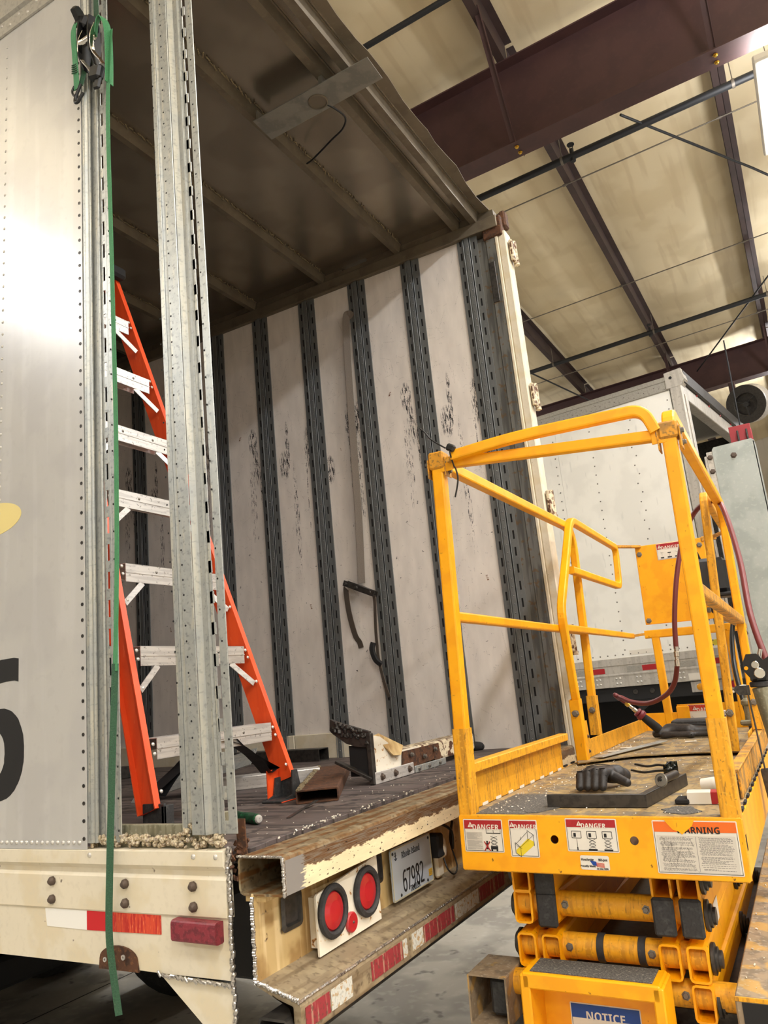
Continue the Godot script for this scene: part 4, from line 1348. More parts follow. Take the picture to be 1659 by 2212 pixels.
func lift() -> void:
	var t := thing("scissor_lift", "yellow scissor lift standing lowered behind the cut-open trailer", "scissor lift")
	var st := S()
	# ---- main platform
	st = S()
	bx(st, Vector3(0.006, 1.158, 0.006), Vector3(1.75, 1.180, 0.784), 0.003)
	obj("deck_plate", st, M.deck, t)
	st = S()
	bx(st, Vector3(0.02, 1.18, 0.045), Vector3(0.4, 1.1815, 0.2))
	for q in [[0.05, 0.11, 0.30, 0.30], [0.04, 0.58, 0.17, 0.68]]:
		var poly := PackedVector2Array()
		for i in 18:
			var a := TAU * i / 18.0
			poly.append(Vector2((q[0] + q[2]) * 0.5 + cos(a) * (q[2] - q[0]) * 0.5 * rng.randf_range(0.75, 1.15), (q[1] + q[3]) * 0.5 + sin(a) * (q[3] - q[1]) * 0.5 * rng.randf_range(0.75, 1.15)))
		extr(st, poly, Transform3D(Basis(Vector3.RIGHT, Vector3(0, 0, 1), Vector3.UP), Vector3(0, 1.1822, 0)), 0.002)
	obj("worn_grip_mat", st, M.grip, t)
	var pan := CSGBox3D.new()
	pan.size = Vector3(0.006, 0.152, 0.79)
	pan.position = Vector3(0.0, 1.103, 0.395)
	pan.material = M.yellow
	for q in [[0.29, 1.117], [0.513, 1.119]]:
		var hole := CSGCylinder3D.new()
		hole.name = "hole"
		hole.radius = 0.0115
		hole.height = 0.03
		hole.sides = 24
		hole.rotation_degrees = Vector3(0, 0, 90)
		hole.position = Vector3(0, q[1] - 1.103, q[0] - 0.395)
		hole.operation = CSGShape3D.OPERATION_SUBTRACTION
		hole.material = M.black_matt
		pan.add_child(hole, true)
	pan.name = numbered("front_panel", t)
	t.add_child(pan)
	st = S()
	tube(st, [Vector3(0.003, 1.176, 0.002), Vector3(0.003, 1.176, 0.788)], 0.006, 10)
	tube(st, [Vector3(0.003, 1.029, 0.002), Vector3(0.003, 1.029, 0.788)], 0.006, 10)
	tube(st, [Vector3(0.003, 1.029, 0.002), Vector3(0.003, 1.176, 0.002)], 0.006, 10)
	tube(st, [Vector3(0.003, 1.029, 0.788), Vector3(0.003, 1.176, 0.788)], 0.006, 10)
	obj("panel_rim", st, M.yellow_worn, t)
	for s in [0.0, 1.0]:
		st = S()
		var z := 0.003 if s == 0.0 else 0.787
		bx(st, Vector3(0.003, 1.027, z - 0.003), Vector3(1.9, 1.179, z + 0.003), 0.002)
		var sp := obj("side_panel", st, M.yellow, t)
		st = S()
		for i in 14:
			bx(st, Vector3(0.09 + i * 0.12, 1.181, z - 0.0035), Vector3(0.14 + i * 0.12, 1.188, z + 0.0035))
		bx(st, Vector3(0.03, 1.09, 0.7899), Vector3(0.07, 1.13, 0.7903))
		obj("drain_slots", st, M.black_matt, sp)
	# ---- toe boards
	st = S()
	bx(st, Vector3(0.05, 1.182, 0.008), Vector3(1.12, 1.315, 0.014), 0.001)
	bx(st, Vector3(0.05, 1.295, 0.004), Vector3(1.14, 1.325, 0.045), 0.003)
	obj("toe_board", st, M.yellow_worn, t)
	st = S()
	bx(st, Vector3(0.30, 1.184, 0.772), Vector3(1.9, 1.262, 0.778), 0.001)
	bx(st, Vector3(0.30, 1.255, 0.745), Vector3(1.9, 1.266, 0.778), 0.002)
	for i in 3:
		bx(st, Vector3(0.55 + i * 0.5, 1.19, 0.755), Vector3(0.58 + i * 0.5, 1.255, 0.775), 0.002)
	obj("toe_board", st, M.yellow_dirty, t)
	st = S()
	for i in 8:
		var x := 0.16 + i * 0.125
		bx(st, Vector3(x, 1.181, 0.0142), Vector3(x + 0.05, 1.190, 0.0150))
	obj("drain_slots", st, M.sticker, t)
	# ---- front posts: sleeve, tube, cap collar
	for q in [[0.022, 0.024, 2.30], [0.766, 0.762, 2.245]]:
		var z0: float = q[0]
		var z1: float = q[1]
		st = S()
		hollow(st, Vector3(0.026, 1.178, z0), Vector3(0.026, 1.432, z0), 0.05, 0.05, 0.004, Vector3(1, 0, 0), 0.006)
		var sl := obj("post_sleeve", st, M.yellow_worn, t)
		st = sq_rail([Vector3(0.026, 1.40, z0), Vector3(0.026, q[2] + 0.02, z1)], 0.042)
		obj("front_post", st, M.yellow, t)
		st = S()
		box(st, Transform3D(Basis(), Vector3(0.026, q[2] + 0.003, z1)), Vector3(0.056, 0.060 if z0 < 0.1 else 0.052, 0.056), 0.006)
		for s in [-1.0, 1.0]:
			bx(st, Vector3(0.0, q[2] - 0.055, z1 + s * 0.031 - 0.002), Vector3(0.05, q[2] + 0.01, z1 + s * 0.031 + 0.002), 0.001)
		var co := obj("post_collar", st, M.yellow_dirty, t)
		st = S()
		for s in [-1.0, 1.0]:
			bolt(st, Vector3(0.012, q[2] - 0.004, z1 + s * 0.033), Vector3(0, 0, s), 0.008, 0.010)
		bolt(st, Vector3(0.03, q[2] - 0.035, z1 + 0.033), Vector3(0, 0, 1), 0.007, 0.010)
		obj("collar_bolts", st, M.bolt, co)
	# ---- front gate: fixed lower bar and the swing bar tied to it
	st = sq_rail([Vector3(0.022, 2.290, 0.052), Vector3(0.022, 2.240, 0.735)], 0.034)
	for s in [[2.290, 0.05], [2.242, 0.725]]:
		bx(st, Vector3(0.004, s[0] - 0.03, s[1] - 0.012), Vector3(0.008, s[0] + 0.018, s[1] + 0.03), 0.001)
	obj("gate_bar", st, M.yellow, t)
	st = sq_rail(bend([Vector3(-0.006, 2.303, 0.085), Vector3(-0.004, 2.322, 0.30), Vector3(0.012, 2.327, 0.70), Vector3(0.012, 2.25, 0.728)], 0.10, 7), 0.034)
	obj("swing_bar", st, M.yellow, t)
	st = S()
	cyl(st, Vector3(-0.02, 2.292, 0.075), Vector3(0.03, 2.292, 0.075), 0.009, 14)
	obj("latch_pin", st, M.yellow_dirty, t)
	# ---- side rails of the main platform
	st = sq_rail(bend([Vector3(0.05, 2.300, 0.022), Vector3(1.755, 2.325, 0.022), Vector3(1.742, 1.33, 0.022)], 0.14, 7), 0.038)
	obj("guard_rail", st, M.yellow, t)
	st = sq_rail([Vector3(0.045, 1.782, 0.022), Vector3(1.74, 1.782, 0.022)], 0.032)
	obj("mid_rail", st, M.yellow, t)
	st = sq_rail(bend([Vector3(0.026, 2.20, 0.764), Vector3(0.05, 2.312, 0.764), Vector3(1.745, 2.315, 0.764), Vector3(1.745, 1.33, 0.764)], 0.10, 7), 0.038)
	obj("guard_rail", st, M.yellow, t)
	st = sq_rail([Vector3(0.045, 1.785, 0.764), Vector3(1.74, 1.765, 0.764)], 0.036)
	obj("mid_rail", st, M.yellow_dirty, t)
	for z in [0.022, 0.764]:
		st = S()
		hollow(st, Vector3(1.743, 1.27, z), Vector3(1.743, 1.46, z), 0.05, 0.05, 0.004, Vector3(1, 0, 0), 0.005)
		var sl := obj("post_sleeve", st, M.yellow_worn, t)
		st = S()
		bolt(st, Vector3(1.717, 1.39, z), Vector3(-1, 0, 0), 0.011, 0.02)
		obj("pin", st, M.bolt, sl)
	# ---- roll-out extension deck
	var zl := 0.056
	var zr := 0.722
	st = S()
	extr(st, PackedVector2Array([Vector2(1.50, 0.73), Vector2(1.52, 0.5), Vector2(1.44, 0.25), Vector2(1.20, 0.06), Vector2(1.26, 0.04), Vector2(2.9, 0.04), Vector2(2.9, 0.73)]), Transform3D(Basis(Vector3.RIGHT, Vector3(0, 0, 1), Vector3.UP), Vector3(0, 1.196, 0)), 0.005)
	obj("extension_deck", st, M.deck, t)
	st = S()
	bx(st, Vector3(1.76, 1.13, 0.02), Vector3(2.9, 1.19, 0.75), 0.004)
	obj("extension_frame", st, M.yellow_dirty, t)
	st = S()
	extr(st, PackedVector2Array([Vector2(1.30, 1.198), Vector2(2.88, 1.198), Vector2(2.88, 1.275), Vector2(1.42, 1.275), Vector2(1.41, 1.30), Vector2(1.40, 1.36), Vector2(1.36, 1.36), Vector2(1.30, 1.30)]), Transform3D(Basis(), Vector3(0, 0, zl + 0.012)), 0.006)
	obj("extension_toe_board", st, M.yellow_worn, t)
	st = S()
	bx(st, Vector3(1.5, 1.198, zr + 0.01), Vector3(2.88, 1.275, zr + 0.016), 0.001)
	obj("extension_toe_board", st, M.yellow_worn, t)
	st = S()
	bx(st, Vector3(2.88, 1.19, 0.05), Vector3(2.886, 1.30, 0.26), 0.001)
	bx(st, Vector3(2.88, 1.19, 0.26), Vector3(2.886, 1.345, 0.72), 0.001)
	bx(st, Vector3(2.874, 1.24, 0.255), Vector3(2.882, 1.335, 0.33), 0.003)
	var ee := obj("end_toe_board", st, M.yellow, t)
	st = S()
	for q in [[1.33, 1.22], [1.38, 1.225], [1.33, 1.285], [1.385, 1.29]]:
		bolt(st, Vector3(q[0], q[1], zl + 0.012), Vector3(0, 0, 1), 0.006, 0.008)
	obj("board_bolts", st, M.bolt_dark, t)
	# left extension loop
	st = sq_rail(bend([Vector3(1.31, 1.42, zl), Vector3(1.225, 1.86, zl), Vector3(1.60, 2.345, zl), Vector3(2.70, 2.338, zl), Vector3(2.66, 2.085, zl), Vector3(1.50, 2.075, zl)], 0.06, 5), 0.036)
	obj("extension_rail", st, M.yellow, t)
	st = S()
	hollow(st, Vector3(1.31, 1.18, zl), Vector3(1.285, 1.46, zl), 0.05, 0.05, 0.004, Vector3(1, 0, 0), 0.005)
	var es := obj("post_sleeve", st, M.yellow, t)
	st = S()
	bolt(st, Vector3(1.268, 1.40, zl), Vector3(-1, 0, 0), 0.012, 0.018)
	obj("pin", st, M.bolt, es)
	st = sq_rail([Vector3(1.235, 1.782, zl), Vector3(2.86, 1.782, zl)], 0.032)
	obj("mid_rail", st, M.yellow, t)
	# right extension loop
	st = sq_rail(bend([Vector3(1.5, 1.20, 0.672), Vector3(1.5, 2.345, 0.712), Vector3(2.72, 2.338, 0.712), Vector3(2.70, 1.25, 0.712)], 0.06, 5), 0.036)
	obj("extension_rail", st, M.yellow_worn, t)
	st = sq_rail([Vector3(1.5, 1.79, 0.70), Vector3(2.86, 1.782, 0.712)], 0.032)
	obj("mid_rail", st, M.yellow_dirty, t)
	st = S()
	bolt(st, Vector3(1.48, 1.36, 0.675), Vector3(-1, 0, 0), 0.012, 0.018)
	obj("pin", st, M.bolt, t)
	# far end: top tabs, control panel plate, mid rail, posts
	st = S()
	bar(st, Vector3(2.69, 2.342, zl), Vector3(2.9, 2.352, 0.17), 0.03, 0.016, 0.002)
	bar(st, Vector3(2.7, 2.342, 0.712), Vector3(2.9, 2.345, 0.60), 0.03, 0.016, 0.002)
	bx(st, Vector3(2.89, 2.33, 0.55), Vector3(2.91, 2.36, 0.64), 0.003)
	bar(st, Vector3(2.85, 1.782, zl), Vector3(2.9, 1.79, 0.14), 0.03, 0.016, 0.002)
	obj("corner_tab", st, M.yellow_dirty, t)
	st = S()
	bx(st, Vector3(2.898, 1.846, 0.142), Vector3(2.906, 2.355, 0.565), 0.003)
	var cp := obj("end_plate", st, M.yellow, t)
	st = S()
	for q in [[2.30, 0.165], [1.87, 0.165], [2.31, 0.535], [1.9, 0.53]]:
		bolt(st, Vector3(2.898, q[0], q[1]), Vector3(-1, 0, 0), 0.012, 0.012)
	obj("plate_bolts", st, M.bolt, cp)
	st = sq_rail([Vector3(2.9, 1.785, 0.13), Vector3(2.9, 1.785, 0.70)], 0.05)
	obj("end_mid_rail", st, M.yellow, t)
	for z in [0.19, 0.62]:
		st = sq_rail([Vector3(2.9, 1.2, z + 0.014), Vector3(2.9, 1.80, z)], 0.046)
		obj("end_post", st, M.yellow, t)
	var d4 := sticker(t, "danger_sticker", "small red and white DANGER sticker at the top of the far yellow plate", Vector3(2.896, 2.30, 0.35), 0.15, 0.105, M.hdr_red, "DANGER", M.sticker, 0.034)
	picto(d4, "pictograms", Vector3(2.8955, 2.285, 0.35), [[-0.045, -0.025, 0.02, 0.008], [0.0, -0.025, 0.026, 0.008], [0.045, -0.025, 0.026, 0.008], [0.0, 0.004, 0.02, 0.006]], M.ink, [[-0.055, 0.008, -0.035, 0.008], [-0.045, 0.008, -0.045, -0.012], [0.035, 0.01, 0.055, -0.004], [0.0, 0.0, 0.0, -0.02]])
	var d5 := sticker(t, "danger_sticker", "scorched DANGER sticker on the far toe board of the lift", Vector3(2.878, 1.285, 0.42), 0.2, 0.11, M.red_faded, "DANGER", M.sticker, 0.036)
	picto(d5, "pictograms", Vector3(2.8775, 1.262, 0.42), [], M.red_old, [[-0.08, 0.01, -0.06, -0.02], [-0.07, 0.0, -0.04, -0.025], [-0.03, 0.0, -0.01, -0.025], [0.0, -0.025, 0.015, 0.0], [0.02, 0.0, 0.05, -0.02], [0.06, 0.0, 0.07, -0.02]])
	# control box hung on the right-hand extension rail
	st = S()
	box(st, Transform3D(Basis(Vector3.UP, 0.2), Vector3(2.55, 2.07, 0.60)), Vector3(0.15, 0.20, 0.17), 0.02)
	box(st, Transform3D(Basis(), Vector3(2.55, 1.955, 0.61)), Vector3(0.16, 0.025, 0.22), 0.008)
	box(st, Transform3D(Basis(), Vector3(2.55, 1.90, 0.60)), Vector3(0.05, 0.09, 0.05), 0.008)
	obj("control_box", st, M.black, t)
	st = S()
	cyl(st, Vector3(2.50, 2.17, 0.56), Vector3(2.48, 2.21, 0.55), 0.008, 8)
	cyl(st, Vector3(2.50, 2.17, 0.53), Vector3(2.49, 2.22, 0.52), 0.008, 8)
	obj("toggle_switches", st, M.black_matt, t)
	st = S()
	tube(st, spline([Vector3(2.6, 2.12, 0.69), Vector3(2.6, 2.2, 0.72), Vector3(2.55, 1.9, 0.70), Vector3(2.5, 1.7, 0.66), Vector3(2.4, 1.5, 0.66), Vector3(2.3, 1.22, 0.70)]), 0.013, 8)
	obj("control_cable", st, M.black, t)
	# ---- stickers on the front panel
	var pf := -0.0045
	var d1 := sticker(t, "danger_sticker", "DANGER sticker with a crossed-out figure at the panel's left end", Vector3(pf, 1.123, 0.074), 0.124, 0.092, M.hdr_red, "DANGER", M.sticker, 0.024)
	printed(d1, Vector3(pf, 1.108, 0.045), 0.052, 0.05, M.print_a)
	picto(d1, "lift_pictogram", Vector3(pf, 1.108, 0.106), [[0.0, -0.018, 0.022, 0.009], [0.0, 0.022, 0.045, 0.002], [-0.008, -0.025, 0.005, 0.005], [0.008, -0.025, 0.005, 0.005]], M.ink, [[-0.01, -0.012, 0.01, -0.004], [0.01, -0.012, -0.01, -0.004], [-0.01, -0.003, 0.01, 0.005], [0.01, -0.003, -0.01, 0.005], [-0.01, 0.006, 0.01, 0.014], [0.01, 0.006, -0.01, 0.014], [-0.022, 0.023, -0.022, 0.036], [0.022, 0.023, 0.022, 0.036], [-0.022, 0.036, 0.022, 0.036], [0.0, 0.023, 0.0, 0.036]])
	picto(d1, "figure_pictogram", Vector3(pf, 1.094, 0.084), [[0.0, 0.0, 0.006, 0.018], [0.0, 0.012, 0.005, 0.005]], M.ink)
	picto(d1, "red_cross", Vector3(pf - 0.0009, 1.094, 0.084), [], M.hdr_red, [[-0.009, -0.013, 0.009, 0.013, 0.003], [-0.009, 0.013, 0.009, -0.013, 0.003]])
	var d2 := sticker(t, "danger_sticker", "narrow DANGER sticker showing a yellow platform", Vector3(pf, 1.118, 0.199), 0.086, 0.102, M.hdr_red, "DANGER", M.sticker, 0.02)
	picto(d2, "platform_outline", Vector3(pf, 1.110, 0.199), [], M.ink, [[-0.028, -0.01, 0.012, 0.026], [-0.028, -0.032, -0.028, -0.004], [0.012, 0.0, 0.012, 0.03], [0.012, 0.03, 0.03, 0.018], [0.03, 0.018, 0.03, -0.012], [-0.012, -0.016, 0.03, 0.018], [-0.028, -0.004, -0.012, -0.016], [-0.012, -0.016, -0.012, -0.042], [-0.028, -0.032, -0.012, -0.042], [-0.01, 0.004, -0.01, 0.012], [-0.024, -0.012, -0.008, -0.02]])
	st = S()
	var xf2 := xfm(Vector3(0, 0, 1), Vector3.UP, Vector3(pf - 0.0003, 1.110, 0.199))
	extr(st, PackedVector2Array([Vector2(-0.011, -0.041), Vector2(0.029, -0.010), Vector2(0.029, 0.0), Vector2(0.012, 0.008), Vector2(-0.026, -0.024), Vector2(-0.026, -0.032)]), Transform3D(xf2.basis, xf2 * Vector3(0, 0, 0.0002)), 0.0004)
	obj("yellow_platform", st, mat(C8(222, 196, 40), 0.5), d2)
	var d3 := sticker(t, "danger_sticker", "wide DANGER sticker with three lift diagrams in the panel's middle", Vector3(pf, 1.131, 0.398), 0.144, 0.088, M.hdr_red, "DANGER", M.sticker, 0.02)
	for k in 3:
		var c := Vector3(pf, 1.121, 0.355 + k * 0.043)
		picto(d3, "lift_diagram", c, [[0.0, -0.028, 0.024, 0.004] if k > 0 else [0.0, -0.026, 0.003, 0.008], [0.0, 0.002, 0.026, 0.0012], [-0.013, 0.011, 0.0012, 0.018], [0.013, 0.011, 0.0012, 0.018], [0.0, 0.02, 0.026, 0.0012], [-0.005, 0.010, 0.007, 0.010]], M.ink, [[-0.009, -0.024, 0.009, -0.017], [0.009, -0.024, -0.009, -0.017], [-0.009, -0.016, 0.009, -0.009], [0.009, -0.016, -0.009, -0.009], [-0.009, -0.008, 0.009, 0.0], [0.009, -0.008, -0.009, 0.0]] if k > 0 else [[0.0, 0.0, 0.0, -0.022]])
	st = S()
	sweep(st, rrect(0.08, 0.037, 0.004, 2), [Vector3(pf + 0.0006, 1.059, 0.398), Vector3(pf, 1.059, 0.398)], Vector3.UP)
	var fs := obj("maker_sticker", st, M.sticker, t)
	fs.set_meta("label", "small white sticker with a flag under the middle DANGER sticker")
	var fx := xfm(Vector3(0, 0, 1), Vector3.UP, Vector3(pf, 1.059, 0.398))
	text(fs, "Haulotte", Transform3D(fx.basis, fx * Vector3(-0.02, 0.008, 0.0005)), 0.006, M.ink)
	text(fs, "Bil-Jax", Transform3D(fx.basis, fx * Vector3(0.023, 0.008, 0.0005)), 0.006, M.ink)
	text(fs, "Proudly Made", Transform3D(fx.basis, fx * Vector3(-0.02, -0.009, 0.0005)), 0.0038, M.ink)
	text(fs, "in the USA", Transform3D(fx.basis, fx * Vector3(0.02, -0.015, 0.0005)), 0.0045, M.ink)
	st = S()
	extr(st, PackedVector2Array([Vector2(-0.014, 0.006), Vector2(0.004, 0.003), Vector2(0.006, -0.008), Vector2(-0.006, -0.006)]), Transform3D(fx.basis, fx * Vector3(0, 0, 0.0009)), 0.0008)
	obj("flag_canton", st, M.hdr_blue, fs)
	st = S()
	for k in 4:
		bar(st, fx * Vector3(0.004, 0.0 - k * 0.003, 0.0006), fx * Vector3(0.026, -0.002 - k * 0.003, 0.0006), 0.0014, 0.0008, 0.0, fx.basis.z)
	obj("flag_stripes", st, M.red_faded, fs)
	var wn := sticker(t, "warning_sticker", "large orange-headed WARNING sticker with fine print, streaked and torn", Vector3(pf, 1.106, 0.672), 0.213, 0.134, M.hdr_orange, "   WARNING", M.ink, 0.026, false)
	printed(wn, Vector3(pf, 1.090, 0.672), 0.196, 0.09, M.print_b)
	st = S()
	extr(st, PackedVector2Array([Vector2(0.598, 1.175), Vector2(0.676, 1.177), Vector2(0.668, 1.160), Vector2(0.655, 1.150), Vector2(0.640, 1.138), Vector2(0.632, 1.146), Vector2(0.618, 1.150), Vector2(0.606, 1.164)]), xfm(Vector3(0, 0, 1), Vector3.UP, Vector3(pf - 0.002, 0, 0)), 0.002)
	obj("peeled_paint", st, M.yellow, wn)
	# ---- scissor stack
	var zs := [0.148, 0.222, 0.55, 0.622]
	var rows := [[0.995, 0.07, 1], [0.912, -0.07, 0], [0.795, 0.06, 1], [0.70, -0.05, 0]]
	for ri in 4:
		var y: float = rows[ri][0]
		var dy: float = rows[ri][1]
		for k in 4:
			if ri == 3 and (k == 1 or k == 2):
				continue
			var z: float = zs[k]
			var w := 0.056
			st = S()
			hollow(st, Vector3(0.075, y, z), Vector3(1.72, y + dy, z), w, 0.092, 0.006, Vector3.UP, 0.012)
			var arm := obj("scissor_arm", st, M.yellow, t)
			var pad: bool = (ri == 1 and k > 0) or (ri == 0 and k == 1)
			if pad:
				st = S()
				bx(st, Vector3(0.060, y - 0.05, z - 0.029), Vector3(0.078, y + 0.048, z + 0.029), 0.006)
				obj("end_cap", st, M.rubber, arm)
		if ri > 0:
			st = S()
			var yc: float = y + (0.004 if ri == 1 else 0.008)
			cyl(st, Vector3(0.125, yc, 0.122), Vector3(0.125, yc, 0.650 if ri < 3 else 0.715), 0.035, 24, 0.003)
			var ct := obj("cross_tube", st, M.yellow_worn, t)
			st = S()
			for z in [0.27, 0.50] if ri < 3 else [0.575, 0.13]:
				bolt(st, Vector3(0.092, yc + 0.004, z), Vector3(-1, 0.1, 0), 0.008, 0.008)
			obj("tube_bolts", st, M.bolt, ct)
			if ri == 2:
				st = S()
				for z in [0.357, 0.472]:
					lathe(st, along(Vector3(0.125, yc, z - 0.011), Vector3(0, 0, 1)), [Vector2(0.034, 0), Vector2(0.0385, 0.002), Vector2(0.0385, 0.02), Vector2(0.034, 0.022)], 24)
				obj("rubber_band", st, M.rubber, ct)
		st = S()
		for x in [0.125, 0.9, 1.66]:
			var yy: float = y + dy * x / 1.7
			lathe(st, along(Vector3(x, yy, 0.652), Vector3(0, 0, 1)), [Vector2(0.04, 0), Vector2(0.04, 0.008), Vector2(0.03, 0.010), Vector2(0.03, 0.016), Vector2(0.022, 0.018), Vector2(0.022, 0.026), Vector2(0, 0.027)], 20)
			lathe(st, along(Vector3(x, yy, 0.118), Vector3(0, 0, -1)), [Vector2(0.04, 0), Vector2(0.04, 0.008), Vector2(0.03, 0.010), Vector2(0.03, 0.016), Vector2(0, 0.017)], 20)
		obj("pivot_washers", st, M.dark_metal, t)
	st = S()
	box(st, Transform3D(xfm(Vector3(1, 0, 0), Vector3.UP, Vector3.ZERO).basis, Vector3(0.33, 0.865, 0.6515)), Vector3(0.1, 0.06, 0.001))
	obj("side_sticker", st, M.sticker, t)
	# ---- chassis
	st = S()
	hollow(st, Vector3(-0.03, 0.685, 0.052), Vector3(0.14, 0.685, 0.052), 0.118, 0.132, 0.005, Vector3.UP, 0.004)
	obj("chassis_box", st, M.dust, t)
	st = S()
	bx(st, Vector3(0.005, 0.635, 0.045), Vector3(0.08, 0.735, 0.108), 0.010)
	obj("bump_stop", st, M.rubber, t)
	st = S()
	cyl(st, Vector3(0.06, 0.715, 0.105), Vector3(0.06, 0.715, 0.2), 0.034, 20, 0.003)
	obj("cross_tube", st, M.yellow_worn, t)
	st = S()
	bx(st, Vector3(-0.035, 0.61, 0.712), Vector3(1.9, 0.77, 0.86), 0.004)
	var rb := obj("chassis_beam", st, M.dust, t)
	st = S()
	bx(st, Vector3(-0.037, 0.62, 0.728), Vector3(-0.0345, 0.757, 0.855))
	obj("beam_opening", st, M.black_matt, rb)
	st = S()
	bx(st, Vector3(-0.036, 0.758, 0.712), Vector3(-0.032, 0.769, 0.86), 0.001)
	bx(st, Vector3(-0.03, 0.765, 0.835), Vector3(1.9, 0.7715, 0.861), 0.001)
	obj("beam_edge", st, M.yellow_worn, rb)
	st = S()
	bx(st, Vector3(0.15, 0.30, 0.0), Vector3(1.9, 0.60, 0.86), 0.01)
	bx(st, Vector3(0.2, 0.60, 0.12), Vector3(1.9, 0.64, 0.70))
	obj("chassis_tray", st, M.dark_metal, t)
	for x in [0.35, 1.6]:
		for z in [0.02, 0.80]:
			st = S()
			lathe(st, along(Vector3(x, 0.18, z - 0.05), Vector3(0, 0, 1)), [Vector2(0.0, 0.02), Vector2(0.09, 0.02), Vector2(0.1, 0.0), Vector2(0.17, 0.0), Vector2(0.18, 0.02), Vector2(0.18, 0.1), Vector2(0.17, 0.12), Vector2(0.1, 0.12), Vector2(0.09, 0.1), Vector2(0, 0.1)], 28)
			obj("wheel", st, M.rubber, t)
	# ---- access step with the notice panel
	st = S()
	bx(st, Vector3(-0.10, 0.755, 0.186), Vector3(0.02, 0.795, 0.548), 0.004)
	for z in [0.192, 0.542]:
		bx(st, Vector3(-0.10, 0.20, z - 0.014), Vector3(0.02, 0.79, z + 0.014), 0.004)
	bx(st, Vector3(0.012, 0.3, 0.19), Vector3(0.018, 0.77, 0.545))
	var sp2 := obj("access_step", st, M.yellow, t)
	st = S()
	bx(st, Vector3(-0.088, 0.795, 0.206), Vector3(0.014, 0.7975, 0.528))
	obj("step_grip", st, M.grip, sp2)
	sticker(sp2, "notice_sticker", "blue and white NOTICE sticker inside the access step", Vector3(0.0112, 0.640, 0.372), 0.19, 0.11, M.hdr_blue, "NOTICE", M.sticker, 0.034, false)

	t.transform = lift_xf()

# blended capsules [a, b, ra, rb] meshed with surface nets
func blob(caps: Array, cell: float, blend: float, floor_y := -1e9) -> SurfaceTool:
	var lo := Vector3.ONE * 1e9
	var hi := -lo
	for c in caps:
		var r: float = maxf(c[2], c[3]) + cell * 2.5
		for e in 2:
			lo = lo.min(c[e] - Vector3.ONE * r)
			hi = hi.max(c[e] + Vector3.ONE * r)
	var n := Vector3i(((hi - lo) / cell).ceil()) + Vector3i.ONE
	var f := PackedFloat32Array()
	f.resize(n.x * n.y * n.z)
	for z in n.z:
		for y in n.y:
			for x in n.x:
				var p := lo + Vector3(x, y, z) * cell
				var d := 1e3
				for c in caps:
					var ab: Vector3 = c[1] - c[0]
					var t := clampf((p - c[0]).dot(ab) / maxf(ab.length_squared(), 1e-9), 0.0, 1.0)
					var q: float = (p - c[0] - ab * t).length() - lerpf(c[2], c[3], t)
					var h := clampf(0.5 + 0.5 * (q - d) / blend, 0.0, 1.0) if d < 1e2 else 0.0
					d = lerpf(q, d, h) - blend * h * (1.0 - h) if d < 1e2 else q
				d = maxf(d, floor_y - p.y)
				f[x + n.x * (y + n.y * z)] = d
	var st := S()
	st.set_smooth_group(1)
	var vid := {}
	var vs := []
	var offs := [Vector3i(0, 0, 0), Vector3i(1, 0, 0), Vector3i(0, 1, 0), Vector3i(1, 1, 0), Vector3i(0, 0, 1), Vector3i(1, 0, 1), Vector3i(0, 1, 1), Vector3i(1, 1, 1)]
	var ed := [[0, 1], [2, 3], [4, 5], [6, 7], [0, 2], [1, 3], [4, 6], [5, 7], [0, 4], [1, 5], [2, 6], [3, 7]]
	var at := func(p: Vector3i) -> float: return f[p.x + n.x * (p.y + n.y * p.z)]
	for z in n.z - 1:
		for y in n.y - 1:
			for x in n.x - 1:
				var b := Vector3i(x, y, z)
				var s := 0
				var v := []
				for o in offs:
					var q: float = at.call(b + o)
					v.append(q)
					if q < 0:
						s += 1
				if s == 0 or s == 8:
					continue
				var acc := Vector3.ZERO
				var k := 0
				for e in ed:
					var a: float = v[e[0]]
					var c: float = v[e[1]]
					if (a < 0) != (c < 0):
						acc += Vector3(offs[e[0]]).lerp(Vector3(offs[e[1]]), a / (a - c))
						k += 1
				vid[b] = vs.size()
				vs.append(lo + (Vector3(b) + acc / k) * cell)
	for b in vid:
		for ax in 3:
			var u := (ax + 1) % 3
			var w := (ax + 2) % 3
			if b[u] == 0 or b[w] == 0:
				continue
			var e := Vector3i.ZERO
			e[ax] = 1
			if b[ax] + 1 >= n[ax]:
				continue
			var a: float = at.call(b)
			var c: float = at.call(b + e)
			if (a < 0) == (c < 0):
				continue
			var du := Vector3i.ZERO
			du[u] = 1
			var dw := Vector3i.ZERO
			dw[w] = 1
			if not (vid.has(b - du) and vid.has(b - dw) and vid.has(b - du - dw)):
				continue
			var out := Vector3(e) * (1.0 if a < 0 else -1.0)
			face(st, [vs[vid[b]], vs[vid[b - du]], vs[vid[b - du - dw]], vs[vid[b - dw]]], out)
	st.index()
	return st

func rail_x(y: float, right: bool) -> float:
	return (0.922 - 0.088 * (y - 1.22)) if right else (0.242 + 0.088 * (y - 1.22))

func rail_z(y: float) -> float:
	return -0.598 - 0.3 * (y - 1.22)

